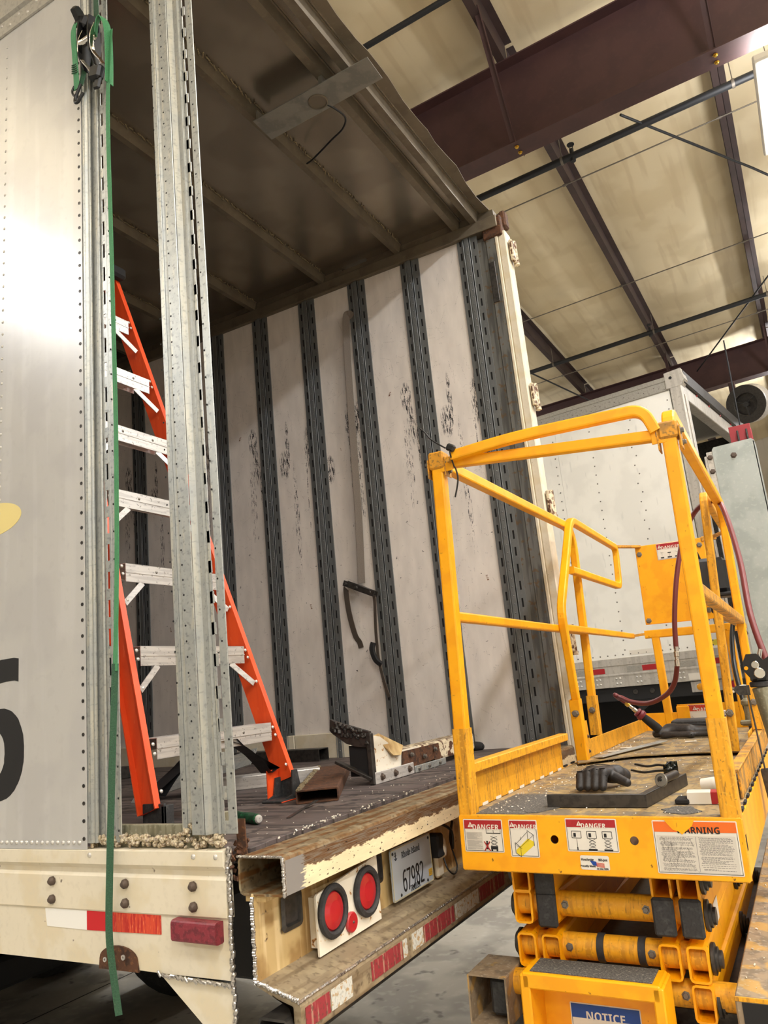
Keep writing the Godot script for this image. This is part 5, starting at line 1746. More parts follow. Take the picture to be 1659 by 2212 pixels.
func ladder() -> void:
	var t := thing("step_ladder", "tall orange step ladder with aluminium steps standing inside the trailer", "step ladder")
	var dn := Vector3(0, 0.3, 1).normalized()          # out of the front face
	var top := 3.52
	for r in [false, true]:
		var sgn := 1.0 if r else -1.0
		var y0 := 1.30
		var a := Vector3(rail_x(y0, r), y0, rail_z(y0))
		var b := Vector3(rail_x(top, r), top, rail_z(top))
		var st := S()
		# channel: web on the outer side, flanges turned inwards
		sweep(st, PackedVector2Array([Vector2(0, 0), Vector2(0, -0.078), Vector2(-0.024, -0.078), Vector2(-0.024, -0.074), Vector2(-0.004, -0.074), Vector2(-0.004, -0.004), Vector2(-0.024, -0.004), Vector2(-0.024, 0)]) if r else PackedVector2Array([Vector2(0, 0), Vector2(0.024, 0), Vector2(0.024, -0.004), Vector2(0.004, -0.004), Vector2(0.004, -0.074), Vector2(0.024, -0.074), Vector2(0.024, -0.078), Vector2(0, -0.078)]), [b, a], dn)
		var fr := obj("front_rail", st, M.orange, t)
		# closing rear rail, folded out behind
		var c := Vector3(a.x, 1.27, -1.98)
		var d := Vector3(b.x, 3.47, rail_z(3.47) - 0.11)
		st = S()
		sweep(st, PackedVector2Array([Vector2(0, 0), Vector2(0, -0.05), Vector2(-0.02 * sgn, -0.05), Vector2(-0.02 * sgn, -0.046), Vector2(-0.004 * sgn, -0.046), Vector2(-0.004 * sgn, 0)]), [d, c], dn)
		obj("rear_rail", st, M.orange, t)
		st = S()
		box(st, Transform3D(Basis(), Vector3(c.x, 1.247, c.z - 0.01)), Vector3(0.035, 0.052, 0.075), 0.006)
		obj("rubber_foot", st, M.rubber, t)
		# front boot: flared shoe
		st = S()
		if r:
			for q in [[0.0, 0.03], [-0.075, 0.0]]:
				extr(st, PackedVector2Array([Vector2(a.x - 0.07, 1.222), Vector2(a.x + 0.03, 1.222), Vector2(a.x + 0.022, 1.26), Vector2(a.x + 0.004, 1.325), Vector2(a.x - 0.026, 1.325), Vector2(a.x - 0.034, 1.24), Vector2(a.x - 0.07, 1.232)]) if q[0] == 0.0 else PackedVector2Array([Vector2(a.x - 0.11, 1.222), Vector2(a.x + 0.03, 1.222), Vector2(a.x + 0.004, 1.30), Vector2(a.x - 0.03, 1.30), Vector2(a.x - 0.045, 1.24)]), Transform3D(Basis(), Vector3(0, 0, a.z + 0.022 + q[0])), 0.006)
			bx(st, Vector3(a.x - 0.11, 1.221, a.z - 0.065), Vector3(a.x + 0.03, 1.229, a.z + 0.024), 0.003)
			bx(st, Vector3(a.x + 0.004, 1.225, a.z - 0.06), Vector3(a.x + 0.012, 1.31, a.z + 0.016), 0.002)
		else:
			bx(st, Vector3(a.x - 0.008, 1.221, a.z - 0.07), Vector3(a.x + 0.002, 1.312, a.z + 0.02), 0.002)
			bx(st, Vector3(a.x - 0.008, 1.221, a.z + 0.008), Vector3(a.x + 0.034, 1.306, a.z + 0.02), 0.002)
			bx(st, Vector3(a.x - 0.008, 1.221, a.z - 0.07), Vector3(a.x + 0.04, 1.23, a.z + 0.02), 0.002)
		var bt := obj("boot", st, M.rubber, t)
		st = S()
		if r:
			bx(st, Vector3(a.x - 0.105, 1.2205, a.z + 0.0), Vector3(a.x + 0.028, 1.2245, a.z + 0.026), 0.001)
			bx(st, Vector3(a.x - 0.07, 1.23, a.z - 0.066), Vector3(a.x - 0.0, 1.33, a.z - 0.062))
			obj("boot_tread", st, M.orange, bt)
			st = S()
		for q in [-0.045, -0.005]:
			rivet(st, Vector3(a.x + sgn * 0.009, 1.25, a.z + q), Vector3(sgn, 0, 0), 0.008, 0.005, 10)
		obj("boot_rivets", st, M.bolt, bt)
		# curved knee brace under the lowest step
		st = S()
		var poly := PackedVector2Array()
		for i in 9:
			var u := i / 8.0
			poly.append(Vector2(lerpf(0.235, 0.012, u) + 0.0 * u, lerpf(1.462, 1.335, pow(u, 0.8))))
		for i in 9:
			var u := 1.0 - i / 8.0
			poly.append(Vector2(lerpf(0.315, 0.06, pow(u, 0.75)), lerpf(1.462, 1.322, pow(u, 1.5))))
		var q2 := PackedVector2Array()
		for p in poly:
			q2.append(Vector2(rail_x(p.y, r) - sgn * p.x, p.y))
		extr(st, q2, Transform3D(Basis(), Vector3(0, 0, rail_z(1.4) - 0.012)), 0.055)
		obj("knee_brace", st, M.black, t)
		# rivets of the step brackets
		st = S()
		for k in 7:
			for e in [0.018, 0.047]:
				var y: float = 1.502 + 0.3 * k - e
				rivet(st, Vector3(rail_x(y, r) - sgn * 0.012, y, rail_z(y) + 0.0005), dn, 0.0065, 0.004, 9)
		for y in [1.345, 1.66, 1.96, 2.26]:
			rivet(st, Vector3(rail_x(y, r) - sgn * 0.012, y, rail_z(y) + 0.0005), dn, 0.0065, 0.004, 9)
		stuff(obj("rivets", st, M.rivet, fr))
	for k in 7:
		var y := 1.502 + 0.2965 * k
		var x0 := rail_x(y, false) + 0.024
		var x1 := rail_x(y, true) - 0.024
		var zf := rail_z(y)
		var st := S()
		bx(st, Vector3(x0, y - 0.066, zf + 0.006), Vector3(x1, y, zf + 0.010), 0.001)
		bx(st, Vector3(x0, y - 0.003, zf - 0.085), Vector3(x1, y, zf + 0.010), 0.001)
		bx(st, Vector3(x0, y - 0.04, zf - 0.085), Vector3(x1, y, zf - 0.082), 0.001)
		bx(st, Vector3(x0, y - 0.034, zf + 0.0095), Vector3(x1, y - 0.031, zf + 0.012))
		var sp := obj("step", st, M.alu, t)
		st = S()
		for x in [lerpf(x0, x1, 0.3), lerpf(x0, x1, 0.72)]:
			rivet(st, Vector3(x, y - 0.022, zf + 0.010), Vector3(0, 0, 1), 0.006, 0.003, 8)
		obj("step_rivets", st, M.bolt, sp)
		if k > 0:
			st = S()
			for r in [false, true]:
				var sg := 1.0 if r else -1.0
				var xr := rail_x(y - 0.14, r) - sg * 0.012
				bar(st, Vector3(xr, y - 0.145, zf + 0.03), Vector3(xr - sg * 0.105, y - 0.064, zf + 0.006), 0.022, 0.003, 0.0, Vector3(0, 0, 1))
			obj("step_brace", st, M.alu, t)
	var st := S()
	for y in [1.62, 2.2, 2.75, 3.25]:
		var tz := lerpf(-1.98, rail_z(3.47) - 0.11, (y - 1.27) / 2.2)
		bx(st, Vector3(rail_x(y, false), y - 0.02, tz - 0.006), Vector3(rail_x(y, true), y + 0.02, tz - 0.003), 0.001)
	obj("rear_brace", st, M.alu, t)
	st = S()
	box(st, Transform3D(Basis(), Vector3(0.582, 3.545, rail_z(3.52) - 0.08)), Vector3(0.35, 0.055, 0.24), 0.012)
	obj("top_cap", st, M.black_matt, t)
	settle(t, Vector3(0.58, 1.22, -1.3))

func ribbon(pts: Array, w: float, th: float, up: Vector3) -> SurfaceTool:
	var st := S()
	sweep(st, rrect(w, th, th * 0.4, 1), pts, up)
	return st

func straps() -> void:
	# green ratchet strap hanging from the left post
	var t := thing("ratchet_strap", "green ratchet strap hanging down the bare post beside the silver skin", "strap")
	obj("long_tail", ribbon(spline([Vector3(-0.028, 3.80, -0.468), Vector3(-0.03, 3.5, -0.486), Vector3(-0.02, 3.0, -0.492), Vector3(-0.012, 2.5, -0.496), Vector3(-0.010, 2.3, -0.499), Vector3(-0.014, 2.0, -0.500), Vector3(-0.02, 1.7, -0.507)], 6), 0.024, 0.0025, Vector3(0.97, 0, 0.24)), M.green, t)
	obj("long_tail", ribbon(spline([Vector3(-0.0195, 1.72, -0.507), Vector3(-0.028, 1.45, -0.516), Vector3(-0.032, 1.2, -0.526), Vector3(-0.032, 1.05, -0.532), Vector3(-0.028, 0.97, -0.528), Vector3(-0.026, 0.852, -0.508)], 6), 0.019, 0.0025, Vector3(0.9, 0, -0.45)), M.green_dark, t)
	obj("looped_end", ribbon(spline([Vector3(-0.012, 4.1, -0.556), Vector3(-0.014, 3.93, -0.552), Vector3(-0.02, 3.86, -0.546)], 6), 0.030, 0.0025, Vector3(1, 0, 0.2)), M.green_dark, t)
	obj("right_loop", ribbon(spline([Vector3(-0.045, 3.80, -0.52), Vector3(-0.05, 3.845, -0.505), Vector3(-0.045, 3.85, -0.487), Vector3(-0.035, 3.80, -0.475), Vector3(-0.028, 3.70, -0.478), Vector3(-0.026, 3.6, -0.482)], 6), 0.034, 0.0025, Vector3(0.5, 0.2, 0.8)), M.green, t)
	var hs := obj("hook_strap", ribbon(spline([Vector3(-0.05, 3.90, -0.605), Vector3(-0.055, 3.86, -0.617), Vector3(-0.05, 3.78, -0.618), Vector3(-0.045, 3.70, -0.618), Vector3(-0.04, 3.665, -0.622), Vector3(-0.036, 3.645, -0.626)], 6), 0.032, 0.004, Vector3(1, 0, 0.25)), M.green, t)
	obj("second_layer", ribbon([Vector3(-0.03, 3.87, -0.592), Vector3(-0.028, 3.7, -0.598), Vector3(-0.032, 3.655, -0.612)], 0.018, 0.003, Vector3(1, 0, -0.4)), M.green_dark, hs)
	var st := S()
	for i in 5:
		bar(st, Vector3(-0.05, 3.70 + i * 0.008, -0.632), Vector3(-0.05, 3.694 + i * 0.008, -0.604), 0.003, 0.003)
	obj("stitching", st, M.green_dark, hs)
	# ratchet: side plates, spool, handle, pawl
	st = S()
	for z in [-0.585, -0.535]:
		extr(st, PackedVector2Array([Vector2(-0.02, 3.70), Vector2(-0.04, 3.70), Vector2(-0.062, 3.74), Vector2(-0.066, 3.82), Vector2(-0.06, 3.88), Vector2(-0.03, 3.89), Vector2(-0.012, 3.86), Vector2(-0.01, 3.76)]), Transform3D(Basis(), Vector3(0, 0, z)), 0.004)
	bx(st, Vector3(-0.03, 3.83, -0.585), Vector3(-0.015, 3.87, -0.535), 0.004)
	var rb := obj("ratchet_frame", st, M.black, t)
	st = S()
	cyl(st, Vector3(-0.045, 3.80, -0.592), Vector3(-0.045, 3.80, -0.528), 0.013, 16, 0.002)
	cyl(st, Vector3(-0.03, 3.87, -0.6), Vector3(-0.03, 3.87, -0.522), 0.008, 12, 0.002)
	obj("spool", st, M.chrome, rb)
	st = S()
	for z in [-0.588, -0.53]:
		sweep(st, rrect(0.004, 0.018, 0.001, 1), spline([Vector3(-0.045, 3.84, z + 0.01), Vector3(-0.058, 3.79, z + 0.006), Vector3(-0.05, 3.74, z), Vector3(-0.03, 3.71, z + 0.012), Vector3(-0.022, 3.695, z + 0.018)], 5), Vector3.LEFT)
	obj("side_lever", st, M.chrome, rb)
	st = S()
	sweep(st, rrect(0.062, 0.016, 0.005, 2), spline([Vector3(-0.028, 3.91, -0.605), Vector3(-0.045, 3.92, -0.60), Vector3(-0.06, 3.895, -0.595)], 5), Vector3(0, 0.2, 1))
	box(st, Transform3D(Basis(Vector3(1, 0, 0), 0.5), Vector3(-0.035, 3.89, -0.585)), Vector3(0.045, 0.045, 0.06), 0.01)
	box(st, Transform3D(Basis(Vector3(1, 0, 0), 0.3), Vector3(-0.03, 3.665, -0.535)), Vector3(0.03, 0.05, 0.055), 0.008)
	box(st, Transform3D(Basis(Vector3(1, 0, 0), 0.3), Vector3(-0.028, 3.63, -0.533)), Vector3(0.012, 0.05, 0.03), 0.006)
	obj("handle", st, M.black, rb)
	st = S()
	tube(st, spline([Vector3(-0.036, 3.662, -0.638), Vector3(-0.038, 3.645, -0.645), Vector3(-0.038, 3.628, -0.640), Vector3(-0.04, 3.618, -0.628)], 5), 0.004, 8)
	tube(st, spline([Vector3(-0.036, 3.655, -0.606), Vector3(-0.038, 3.63, -0.618), Vector3(-0.04, 3.605, -0.628), Vector3(-0.042, 3.588, -0.625), Vector3(-0.042, 3.585, -0.612), Vector3(-0.04, 3.600, -0.6), Vector3(-0.038, 3.612, -0.592)], 6), 0.0055, 10)
	obj("steel_hook", st, M.black, t)
	settle(t, Vector3(-0.03, 0.852, -0.51))
	# grey strap on the right-hand wall
	t = thing("cargo_strap", "worn grey cargo strap with a ratchet hanging on the far trailer wall", "strap")
	obj("long_band", ribbon(spline([Vector3(2.468, 3.955, -1.045), Vector3(2.455, 3.975, -1.062), Vector3(2.45, 3.93, -1.085), Vector3(2.447, 3.6, -1.10), Vector3(2.445, 3.0, -1.113), Vector3(2.444, 2.6, -1.122), Vector3(2.44, 2.22, -1.140)], 6), 0.046, 0.003, Vector3(1, 0, 0.1)), M.webbing, t)
	obj("short_tail", ribbon(spline([Vector3(2.40, 2.20, -1.225), Vector3(2.415, 2.17, -1.238), Vector3(2.43, 2.05, -1.238), Vector3(2.45, 1.92, -1.222), Vector3(2.465, 1.875, -1.205), Vector3(2.47, 1.84, -1.20)], 6), 0.052, 0.003, Vector3(1, 0, 0.2)), M.webbing, t)
	obj("hook_tail", ribbon(spline([Vector3(2.40, 2.13, -1.04), Vector3(2.41, 2.08, -1.045), Vector3(2.43, 1.95, -1.065), Vector3(2.445, 1.85, -1.075), Vector3(2.45, 1.75, -1.075), Vector3(2.455, 1.6, -1.05), Vector3(2.462, 1.54, -1.035)], 6), 0.028, 0.003, Vector3(1, 0, 0.4)), M.webbing, t)
	st = S()
	sweep(st, rrect(0.03, 0.022, 0.004, 1), spline([Vector3(2.43, 1.86, -1.09), Vector3(2.425, 1.82, -1.10), Vector3(2.43, 1.76, -1.085), Vector3(2.45, 1.73, -1.06)], 5), Vector3.LEFT)
	obj("rolled_end", st, M.black_matt, t)
	st = S()
	for s in [-0.022, 0.022]:
		bar(st, Vector3(2.425 + s, 2.235, -1.245), Vector3(2.405 + s, 2.135, -1.03), 0.004, 0.034, 0.001)
	box(st, bar_xf(Vector3(2.42, 2.2, -1.16), Vector3(2.41, 2.15, -1.06)), Vector3(0.05, 0.03, 0.09), 0.006)
	for q in [[2.224, -1.225], [2.19, -1.15], [2.15, -1.06]]:
		cyl(st, Vector3(2.38, q[0], q[1]), Vector3(2.45, q[0], q[1]), 0.011, 12, 0.002)
	obj("ratchet", st, M.dark_metal, t)
	settle(t, Vector3(2.46, 1.54, -1.1))

func cargo() -> void:
	var st := S()
	# steel offcuts on the trailer floor
	var t := thing("steel_tube", "short rusty rectangular steel tube lying open-ended beside the ladder foot", "steel tube")
	st = S()
	hollow(st, Vector3(0.80, 1.2445, -0.435), Vector3(1.56, 1.2445, -0.865), 0.15, 0.045, 0.005, Vector3.UP, 0.006)
	var tb := obj("tube_wall", st, M.rust, t)
	st = S()
	for i in 44:
		var a := i / 43.0
		box(st, Transform3D(Basis(Vector3(rng.randfn(), 1, 0).normalized(), rng.randf()), Vector3(0.775 + 0.76 * a, 1.268, -0.495 - 0.43 * a)), Vector3(0.022, 0.008, 0.018), 0.002)
	stuff(obj("weld_crust", st, M.glue, tb))
	settle(t, Vector3(1.18, 1.22, -0.65))
	st = S()
	hollow(st, Vector3(1.10, 1.249, -1.27), Vector3(1.44, 1.249, -0.86), 0.10, 0.056, 0.004, Vector3.UP, 0.004)
	tag(obj("steel_beam", st, M.alu), "light grey box beam lying on the floor behind the ladder foot", "beam")
	st = S()
	hollow(st, Vector3(2.40, 1.256, -2.15), Vector3(2.33, 1.256, -1.43), 0.09, 0.07, 0.004, Vector3.UP, 0.004)
	tag(obj("steel_beam", st, M.dark_metal), "dark grey box beam lying along the foot of the far trailer wall", "beam")
	t = thing("metal_channel", "ribbed galvanized channel offcut leaning behind the corner post", "channel")
	st = S()
	sweep(st, PackedVector2Array([Vector2(-0.075, 0.0), Vector2(-0.045, 0.0), Vector2(-0.035, 0.016), Vector2(-0.005, 0.016), Vector2(0.005, 0.004), Vector2(0.035, 0.004), Vector2(0.045, 0.018), Vector2(0.075, 0.018), Vector2(0.075, 0.014), Vector2(0.047, 0.014), Vector2(0.037, 0.0), Vector2(0.003, 0.0), Vector2(-0.007, 0.012), Vector2(-0.033, 0.012), Vector2(-0.043, -0.004), Vector2(-0.075, -0.004)]), [Vector3(0.98, 1.235, -1.50), Vector3(1.17, 1.355, -1.0)], Vector3(-0.5, 0.9, 0.1))
	obj("channel_sheet", st, M.galv, t)
	settle(t, Vector3(0.98, 1.22, -1.5))
	# cut-off frame corner
	t = thing("frame_corner", "cut-off rusty cream frame corner with bolted flanges lying on the trailer floor", "scrap part")
	st = S()
	extr(st, PackedVector2Array([Vector2(1.215, 1.225), Vector2(1.63, 1.225), Vector2(1.63, 1.325), Vector2(1.44, 1.325), Vector2(1.29, 1.398), Vector2(1.215, 1.41)]), Transform3D(Basis(), Vector3(0, 0, -0.445)), 0.008)
	obj("cream_plate", st, M.white_rust, t)
	st = S()
	hollow(st, Vector3(1.46, 1.285, -0.50), Vector3(2.25, 1.285, -0.50), 0.10, 0.085, 0.006, Vector3.UP, 0.012)
	obj("rusty_arm", st, M.rust_paint, t)
	st = S()
	extr(st, PackedVector2Array([Vector2(1.44, 1.245), Vector2(1.46, 1.32), Vector2(1.81, 1.32), Vector2(1.81, 1.215), Vector2(1.75, 1.255)]), Transform3D(Basis(), Vector3(0, 0, -0.436)), 0.006)
	var ru := obj("rust_plate", st, M.rust, t)
	st = S()
	extr(st, PackedVector2Array([Vector2(1.26, 1.40), Vector2(1.31, 1.405), Vector2(1.47, 1.335), Vector2(1.42, 1.30), Vector2(1.36, 1.305)]), Transform3D(Basis(Vector3.RIGHT, -0.35), Vector3(0, 0.45, 0.05) + Vector3(0, -0.36, -0.03)), 0.006)
	obj("bent_gusset", st, M.cream_old, t)
	st = S()
	bx(st, Vector3(1.20, 1.222, -0.436), Vector3(1.53, 1.268, -0.428), 0.002)
	var f1 := obj("bolted_flange", st, M.alu, t)
	st = S()
	for x in [1.25, 1.36, 1.485]:
		bolt(st, Vector3(x, 1.246, -0.428), Vector3(0, 0, 1), 0.010, 0.012)
	obj("flange_bolts", st, M.bolt_dark, f1)
	st = S()
	bx(st, Vector3(1.54, 1.200 + 0.022, -0.436), Vector3(1.85, 1.25, -0.426), 0.002)
	obj("second_flange", st, M.galv, t)
	st = S()
	for q in [[1.57, 1.236], [1.67, 1.236], [1.78, 1.236], [1.52, 1.30], [1.75, 1.298], [1.64, 1.28]]:
		bolt(st, Vector3(q[0], q[1], -0.43), Vector3(0, 0, 1), 0.008, 0.012)
	obj("plate_bolts", st, M.bolt, ru)
	st = S()
	extr(st, PackedVector2Array([Vector2(-0.62, 1.485), Vector2(-0.60, 1.475), Vector2(-0.44, 1.425), Vector2(-0.44, 1.365), Vector2(-0.50, 1.37), Vector2(-0.55, 1.385), Vector2(-0.61, 1.425), Vector2(-0.625, 1.44)]), xfm(Vector3(0, 0, 1), Vector3.UP, Vector3(1.195, 0, 0)), 0.02)
	for i in 26:
		box(st, Transform3D(Basis(Vector3(rng.randfn(), rng.randfn(), rng.randfn()).normalized(), rng.randf() * 3.0), Vector3(1.195, 1.47 - 0.045 * (i / 26.0) + rng.randf_range(-0.05, 0.006), -0.61 + 0.17 * (i / 26.0))), Vector3(0.012, 0.016, 0.02), 0.003)
	obj("burnt_strap", st, M.dark_metal, t)
	st = S()
	bx(st, Vector3(1.205, 1.255, -0.545), Vector3(1.21, 1.375, -0.455))
	obj("dark_web", st, M.black_matt, t)
	st = S()
	bar(st, Vector3(1.19, 1.318, -0.60), Vector3(1.195, 1.245, -0.44), 0.03, 0.012, 0.002)
	bx(st, Vector3(1.19, 1.222, -0.455), Vector3(1.215, 1.42, -0.43), 0.004)
	obj("torn_edge", st, M.dark_metal, t)
	settle(t, Vector3(1.5, 1.22, -0.5))
	# screwdriver
	t = thing("screwdriver", "screwdriver with a dark green handle lying near the cut corner post", "screwdriver")
	var a := Vector3(0.402, 1.2375, -0.375)
	var d := (Vector3(0.478, 1.2375, -0.555) - a).normalized()
	st = S()
	lathe(st, along(a, d), [Vector2(0, 0.002), Vector2(0.011, 0.002), Vector2(0.0155, 0.012), Vector2(0.0165, 0.05), Vector2(0.0145, 0.10), Vector2(0.016, 0.13), Vector2(0.0165, 0.165), Vector2(0.012, 0.185), Vector2(0, 0.186)], 10)
	var hd := obj("handle", st, mat(Color.WHITE, 0.4, 0.0, tex(C8(18, 84, 48), [[NZ["med"], C8(14, 26, 20), 0.45, 0.6, 0.9]]), 7.0), t)
	st = S()
	lathe(st, along(a, d), [Vector2(0, -0.002), Vector2(0.0095, -0.001), Vector2(0.0125, 0.003), Vector2(0.013, 0.009)], 16)
	obj("end_cap", st, M.alu, hd)
	st = S()
	cyl(st, a + d * 0.185, a + d * 0.40, 0.0045, 10)
	obj("shaft", st, M.dark_metal, t)
	settle(t, a)
	# strips, rag and scraps
	st = S()
	bar(st, Vector3(0.50, 1.2235, -0.34), Vector3(0.66, 1.2235, -0.40), 0.012, 0.003)
	bar(st, Vector3(0.66, 1.2235, -0.40), Vector3(0.76, 1.235, -0.41), 0.012, 0.003)
	tag(obj("metal_strip", st, M.dark_metal), "thin bent dark metal strip lying on the trailer floor right of the screwdriver", "strip")
	st = blob([[Vector3(0.90, 1.235, -0.70), Vector3(0.95, 1.24, -0.68), 0.014, 0.018], [Vector3(0.92, 1.245, -0.72), Vector3(0.97, 1.235, -0.66), 0.012, 0.016]], 0.006, 0.015, 1.2215)
	tag(obj("oily_rag", st, M.black_matt), "small crumpled black rag at the left of the ladder's front foot", "rag")
	st = blob([[Vector3(1.36, 1.245, -1.06), Vector3(1.40, 1.255, -0.99), 0.022, 0.02], [Vector3(1.37, 1.232, -1.02), Vector3(1.43, 1.235, -0.95), 0.012, 0.014]], 0.007, 0.015, 1.2215)
	tag(obj("work_glove", st, mat(C8(42, 48, 62), 0.8)), "dark blue crumpled work glove behind the ladder foot", "glove")
	st = blob([[Vector3(2.38, 1.25, -0.60), Vector3(2.44, 1.29, -0.58), 0.03, 0.035], [Vector3(2.40, 1.25, -0.54), Vector3(2.44, 1.24, -0.50), 0.025, 0.025]], 0.009, 0.02, 1.2215)
	tag(obj("black_scrap", st, M.black_matt), "black crumpled scrap at the wall foot behind the lift's front post", "scrap")
	st = S()
	lathe(st, along(Vector3(0.22, 1.2385, -0.86), Vector3(-0.6, 0, 0.55)), [Vector2(0.017, 0), Vector2(0.016, 0.05), Vector2(0.004, 0.10), Vector2(0, 0.105)], 12)
	tag(obj("caulk_nozzle", st, M.dark_metal), "small pale cone lying left of the ladder's near boot", "nozzle")
	# long members deeper in the trailer
	st = S()
	bx(st, Vector3(0.2, 1.222, -2.62), Vector3(1.9, 1.29, -2.52), 0.004)
	tag(obj("steel_beam", st, M.dark_metal), "dark beam lying across the floor deep inside the trailer", "beam")
	# chips and crumbs
	st = S()
	for i in 150:
		var z := -0.17 - absf(rng.randfn()) * 0.5
		var r := rng.randf_range(0.0008, 0.0024)
		box(st, Transform3D(Basis(Vector3(rng.randfn(), rng.randfn(), rng.randfn()).normalized(), rng.randf() * 3), Vector3(rng.randf_range(0.1, 1.9), 1.224, z)), Vector3(r * 2, r, r * 1.4))
	for i in 45:
		var r := rng.randf_range(0.0012, 0.0038)
		box(st, Transform3D(Basis(Vector3(rng.randfn(), rng.randfn(), rng.randfn()).normalized(), rng.randf() * 3), Vector3(0.1 + rng.randf() * 0.9, 1.224, -0.165 + rng.randfn() * 0.012)), Vector3(r * 2, r, r * 1.4))
	tag(stuff(obj("floor_chips", st, M.chip)), "pale crumbs and chips scattered over the trailer floor", "debris")

func on_lift(o: Node3D) -> Node3D:
	o.transform = lift_xf() * o.transform
	return o

func deck_items() -> void:
	var st := S()
	# leather glove, fingers curled down towards the front
	var caps := []
	for k in 4:
		var z := 0.262 + k * 0.026
		var h := 0.005 * sin(k * 1.0)
		caps.append([Vector3(0.52, 1.236 + h, z + 0.012), Vector3(0.462, 1.240 + h - 0.003 * (3 - k), z), 0.017, 0.0155])
		caps.append([Vector3(0.462, 1.240 + h - 0.003 * (3 - k), z), Vector3(0.440, 1.198, z - 0.002), 0.0155, 0.0135])
	caps.append([Vector3(0.52, 1.23, 0.29), Vector3(0.57, 1.225, 0.36), 0.026, 0.03])
	caps.append([Vector3(0.54, 1.225, 0.345), Vector3(0.60, 1.215, 0.375), 0.028, 0.026])
	caps.append([Vector3(0.50, 1.222, 0.368), Vector3(0.475, 1.207, 0.412), 0.018, 0.014])
	var g := thing("work_glove", "black leather work glove lying on the lift deck behind the angled tray", "glove")
	obj("leather_body", blob(caps, 0.0042, 0.007, 1.1835), M.leather, g)
	st = S()
	for k in 4:
		var z := 0.262 + k * 0.026
		tube(st, [Vector3(0.456, 1.2555 - 0.003 * (3 - k), z - 0.010), Vector3(0.452, 1.2565 - 0.003 * (3 - k), z + 0.010)], 0.0016, 6)
	tube(st, spline([Vector3(0.50, 1.256, 0.275), Vector3(0.52, 1.262, 0.31), Vector3(0.53, 1.258, 0.35)], 5), 0.0014, 6)
	obj("seams", st, M.black_matt, g)
	settle(g, Vector3(0.52, 1.18, 0.33))
	on_lift(g)
	# angled dark tray
	var t := thing("angled_tray", "long dark grey mitred tray edge lying at the front of the lift deck", "tray")
	st = S()
	extr(st, PackedVector2Array([Vector2(0.132, 0.238), Vector2(0.142, 0.532), Vector2(0.60, 0.586), Vector2(0.605, 0.556), Vector2(0.168, 0.508), Vector2(0.16, 0.238)]), Transform3D(Basis(Vector3.RIGHT, Vector3(0, 0, 1), Vector3.UP), Vector3(0, 1.216, 0)), 0.034)
	obj("tray_wall", st, M.dark_metal, t)
	st = S()
	tube(st, [Vector3(0.135, 1.217, 0.24), Vector3(0.145, 1.217, 0.53), Vector3(0.598, 1.217, 0.583)], 0.003, 8)
	obj("rolled_rim", st, M.dark_metal, t)
	settle(t, Vector3(0.15, 1.18, 0.5))
	on_lift(t)
	t = thing("pressure_gauge", "small round dial with a dark barrel resting on the tray's right arm", "gauge")
	st = S()
	cyl(st, Vector3(0.30, 1.236, 0.553), Vector3(0.45, 1.236, 0.575), 0.0125, 18, 0.002)
	obj("barrel", st, M.dark_metal, t)
	st = S()
	lathe(st, along(Vector3(0.302, 1.236, 0.553), Vector3(-1, 0.25, -0.4)), [Vector2(0.02, -0.004), Vector2(0.0215, 0.002), Vector2(0.019, 0.004), Vector2(0.018, 0.0025), Vector2(0, 0.003)], 22)
	obj("dial", st, M.plate, t)
	st = S()
	cyl(st, Vector3(0.3, 1.237, 0.5515), Vector3(0.294, 1.239, 0.549), 0.004, 10)
	obj("dial_hub", st, M.black, t)
	settle(t, Vector3(0.37, 1.2165, 0.563))
	on_lift(t)
	# safety glasses
	t = thing("safety_glasses", "wraparound dark safety glasses lying folded out on the lift deck", "glasses")
	st = S()
	for k in 2:
		var pts := []
		for i in 7:
			var a := lerpf(-0.5, 0.9, i / 6.0)
			pts.append(Vector3(0.80 + 0.05 * k - 0.02 * cos(a * 1.6), 1.207 + 0.004 * k, 0.495 + 0.024 * a + 0.006 * k))
		sweep(st, PackedVector2Array([Vector2(-0.0012, -0.022), Vector2(0.0012, -0.022), Vector2(0.0024, 0.0), Vector2(0.0012, 0.022), Vector2(-0.0012, 0.018)]), pts, Vector3.UP, true, true)
	obj("lens", st, mat(C8(10, 18, 16), 0.06), t)
	st = S()
	tube(st, spline([Vector3(0.80, 1.222, 0.488), Vector3(0.83, 1.232, 0.50), Vector3(0.86, 1.226, 0.515)], 5), 0.003, 8)
	for q in [[0.79, 1.206, 0.486, 0.0], [0.87, 1.210, 0.50, 0.012]]:
		sweep(st, rrect(0.004, 0.008, 0.0015, 1), spline([Vector3(q[0], q[1], q[2]), Vector3(q[0] + 0.01, 1.204 + q[3], 0.45), Vector3(q[0] + 0.006, 1.200 + q[3], 0.41), Vector3(q[0] + 0.02, 1.205 + q[3], 0.372), Vector3(q[0] + 0.02, 1.208 + q[3], 0.36)], 5), Vector3.UP)
	bx(st, Vector3(0.78, 1.1825, 0.488), Vector3(0.83, 1.19, 0.535), 0.003)
	obj("frame", st, M.black, t)
	settle(t, Vector3(0.8, 1.1815, 0.5))
	on_lift(t)
	# carton
	t = thing("parts_carton", "small white and red carton lying behind the lift's right front post", "carton")
	var cx := Transform3D(Basis(Vector3.UP, 0.08), Vector3(0.24, 1.1975, 0.70))
	st = S()
	box(st, Transform3D(cx.basis, cx * Vector3(0, 0, -0.035)), Vector3(0.06, 0.033, 0.065), 0.001)
	obj("white_end", st, M.sticker, t)
	st = S()
	box(st, Transform3D(cx.basis, cx * Vector3(0, 0, 0.035)), Vector3(0.0605, 0.0335, 0.075), 0.001)
	obj("red_end", st, M.hdr_red, t)
	st = S()
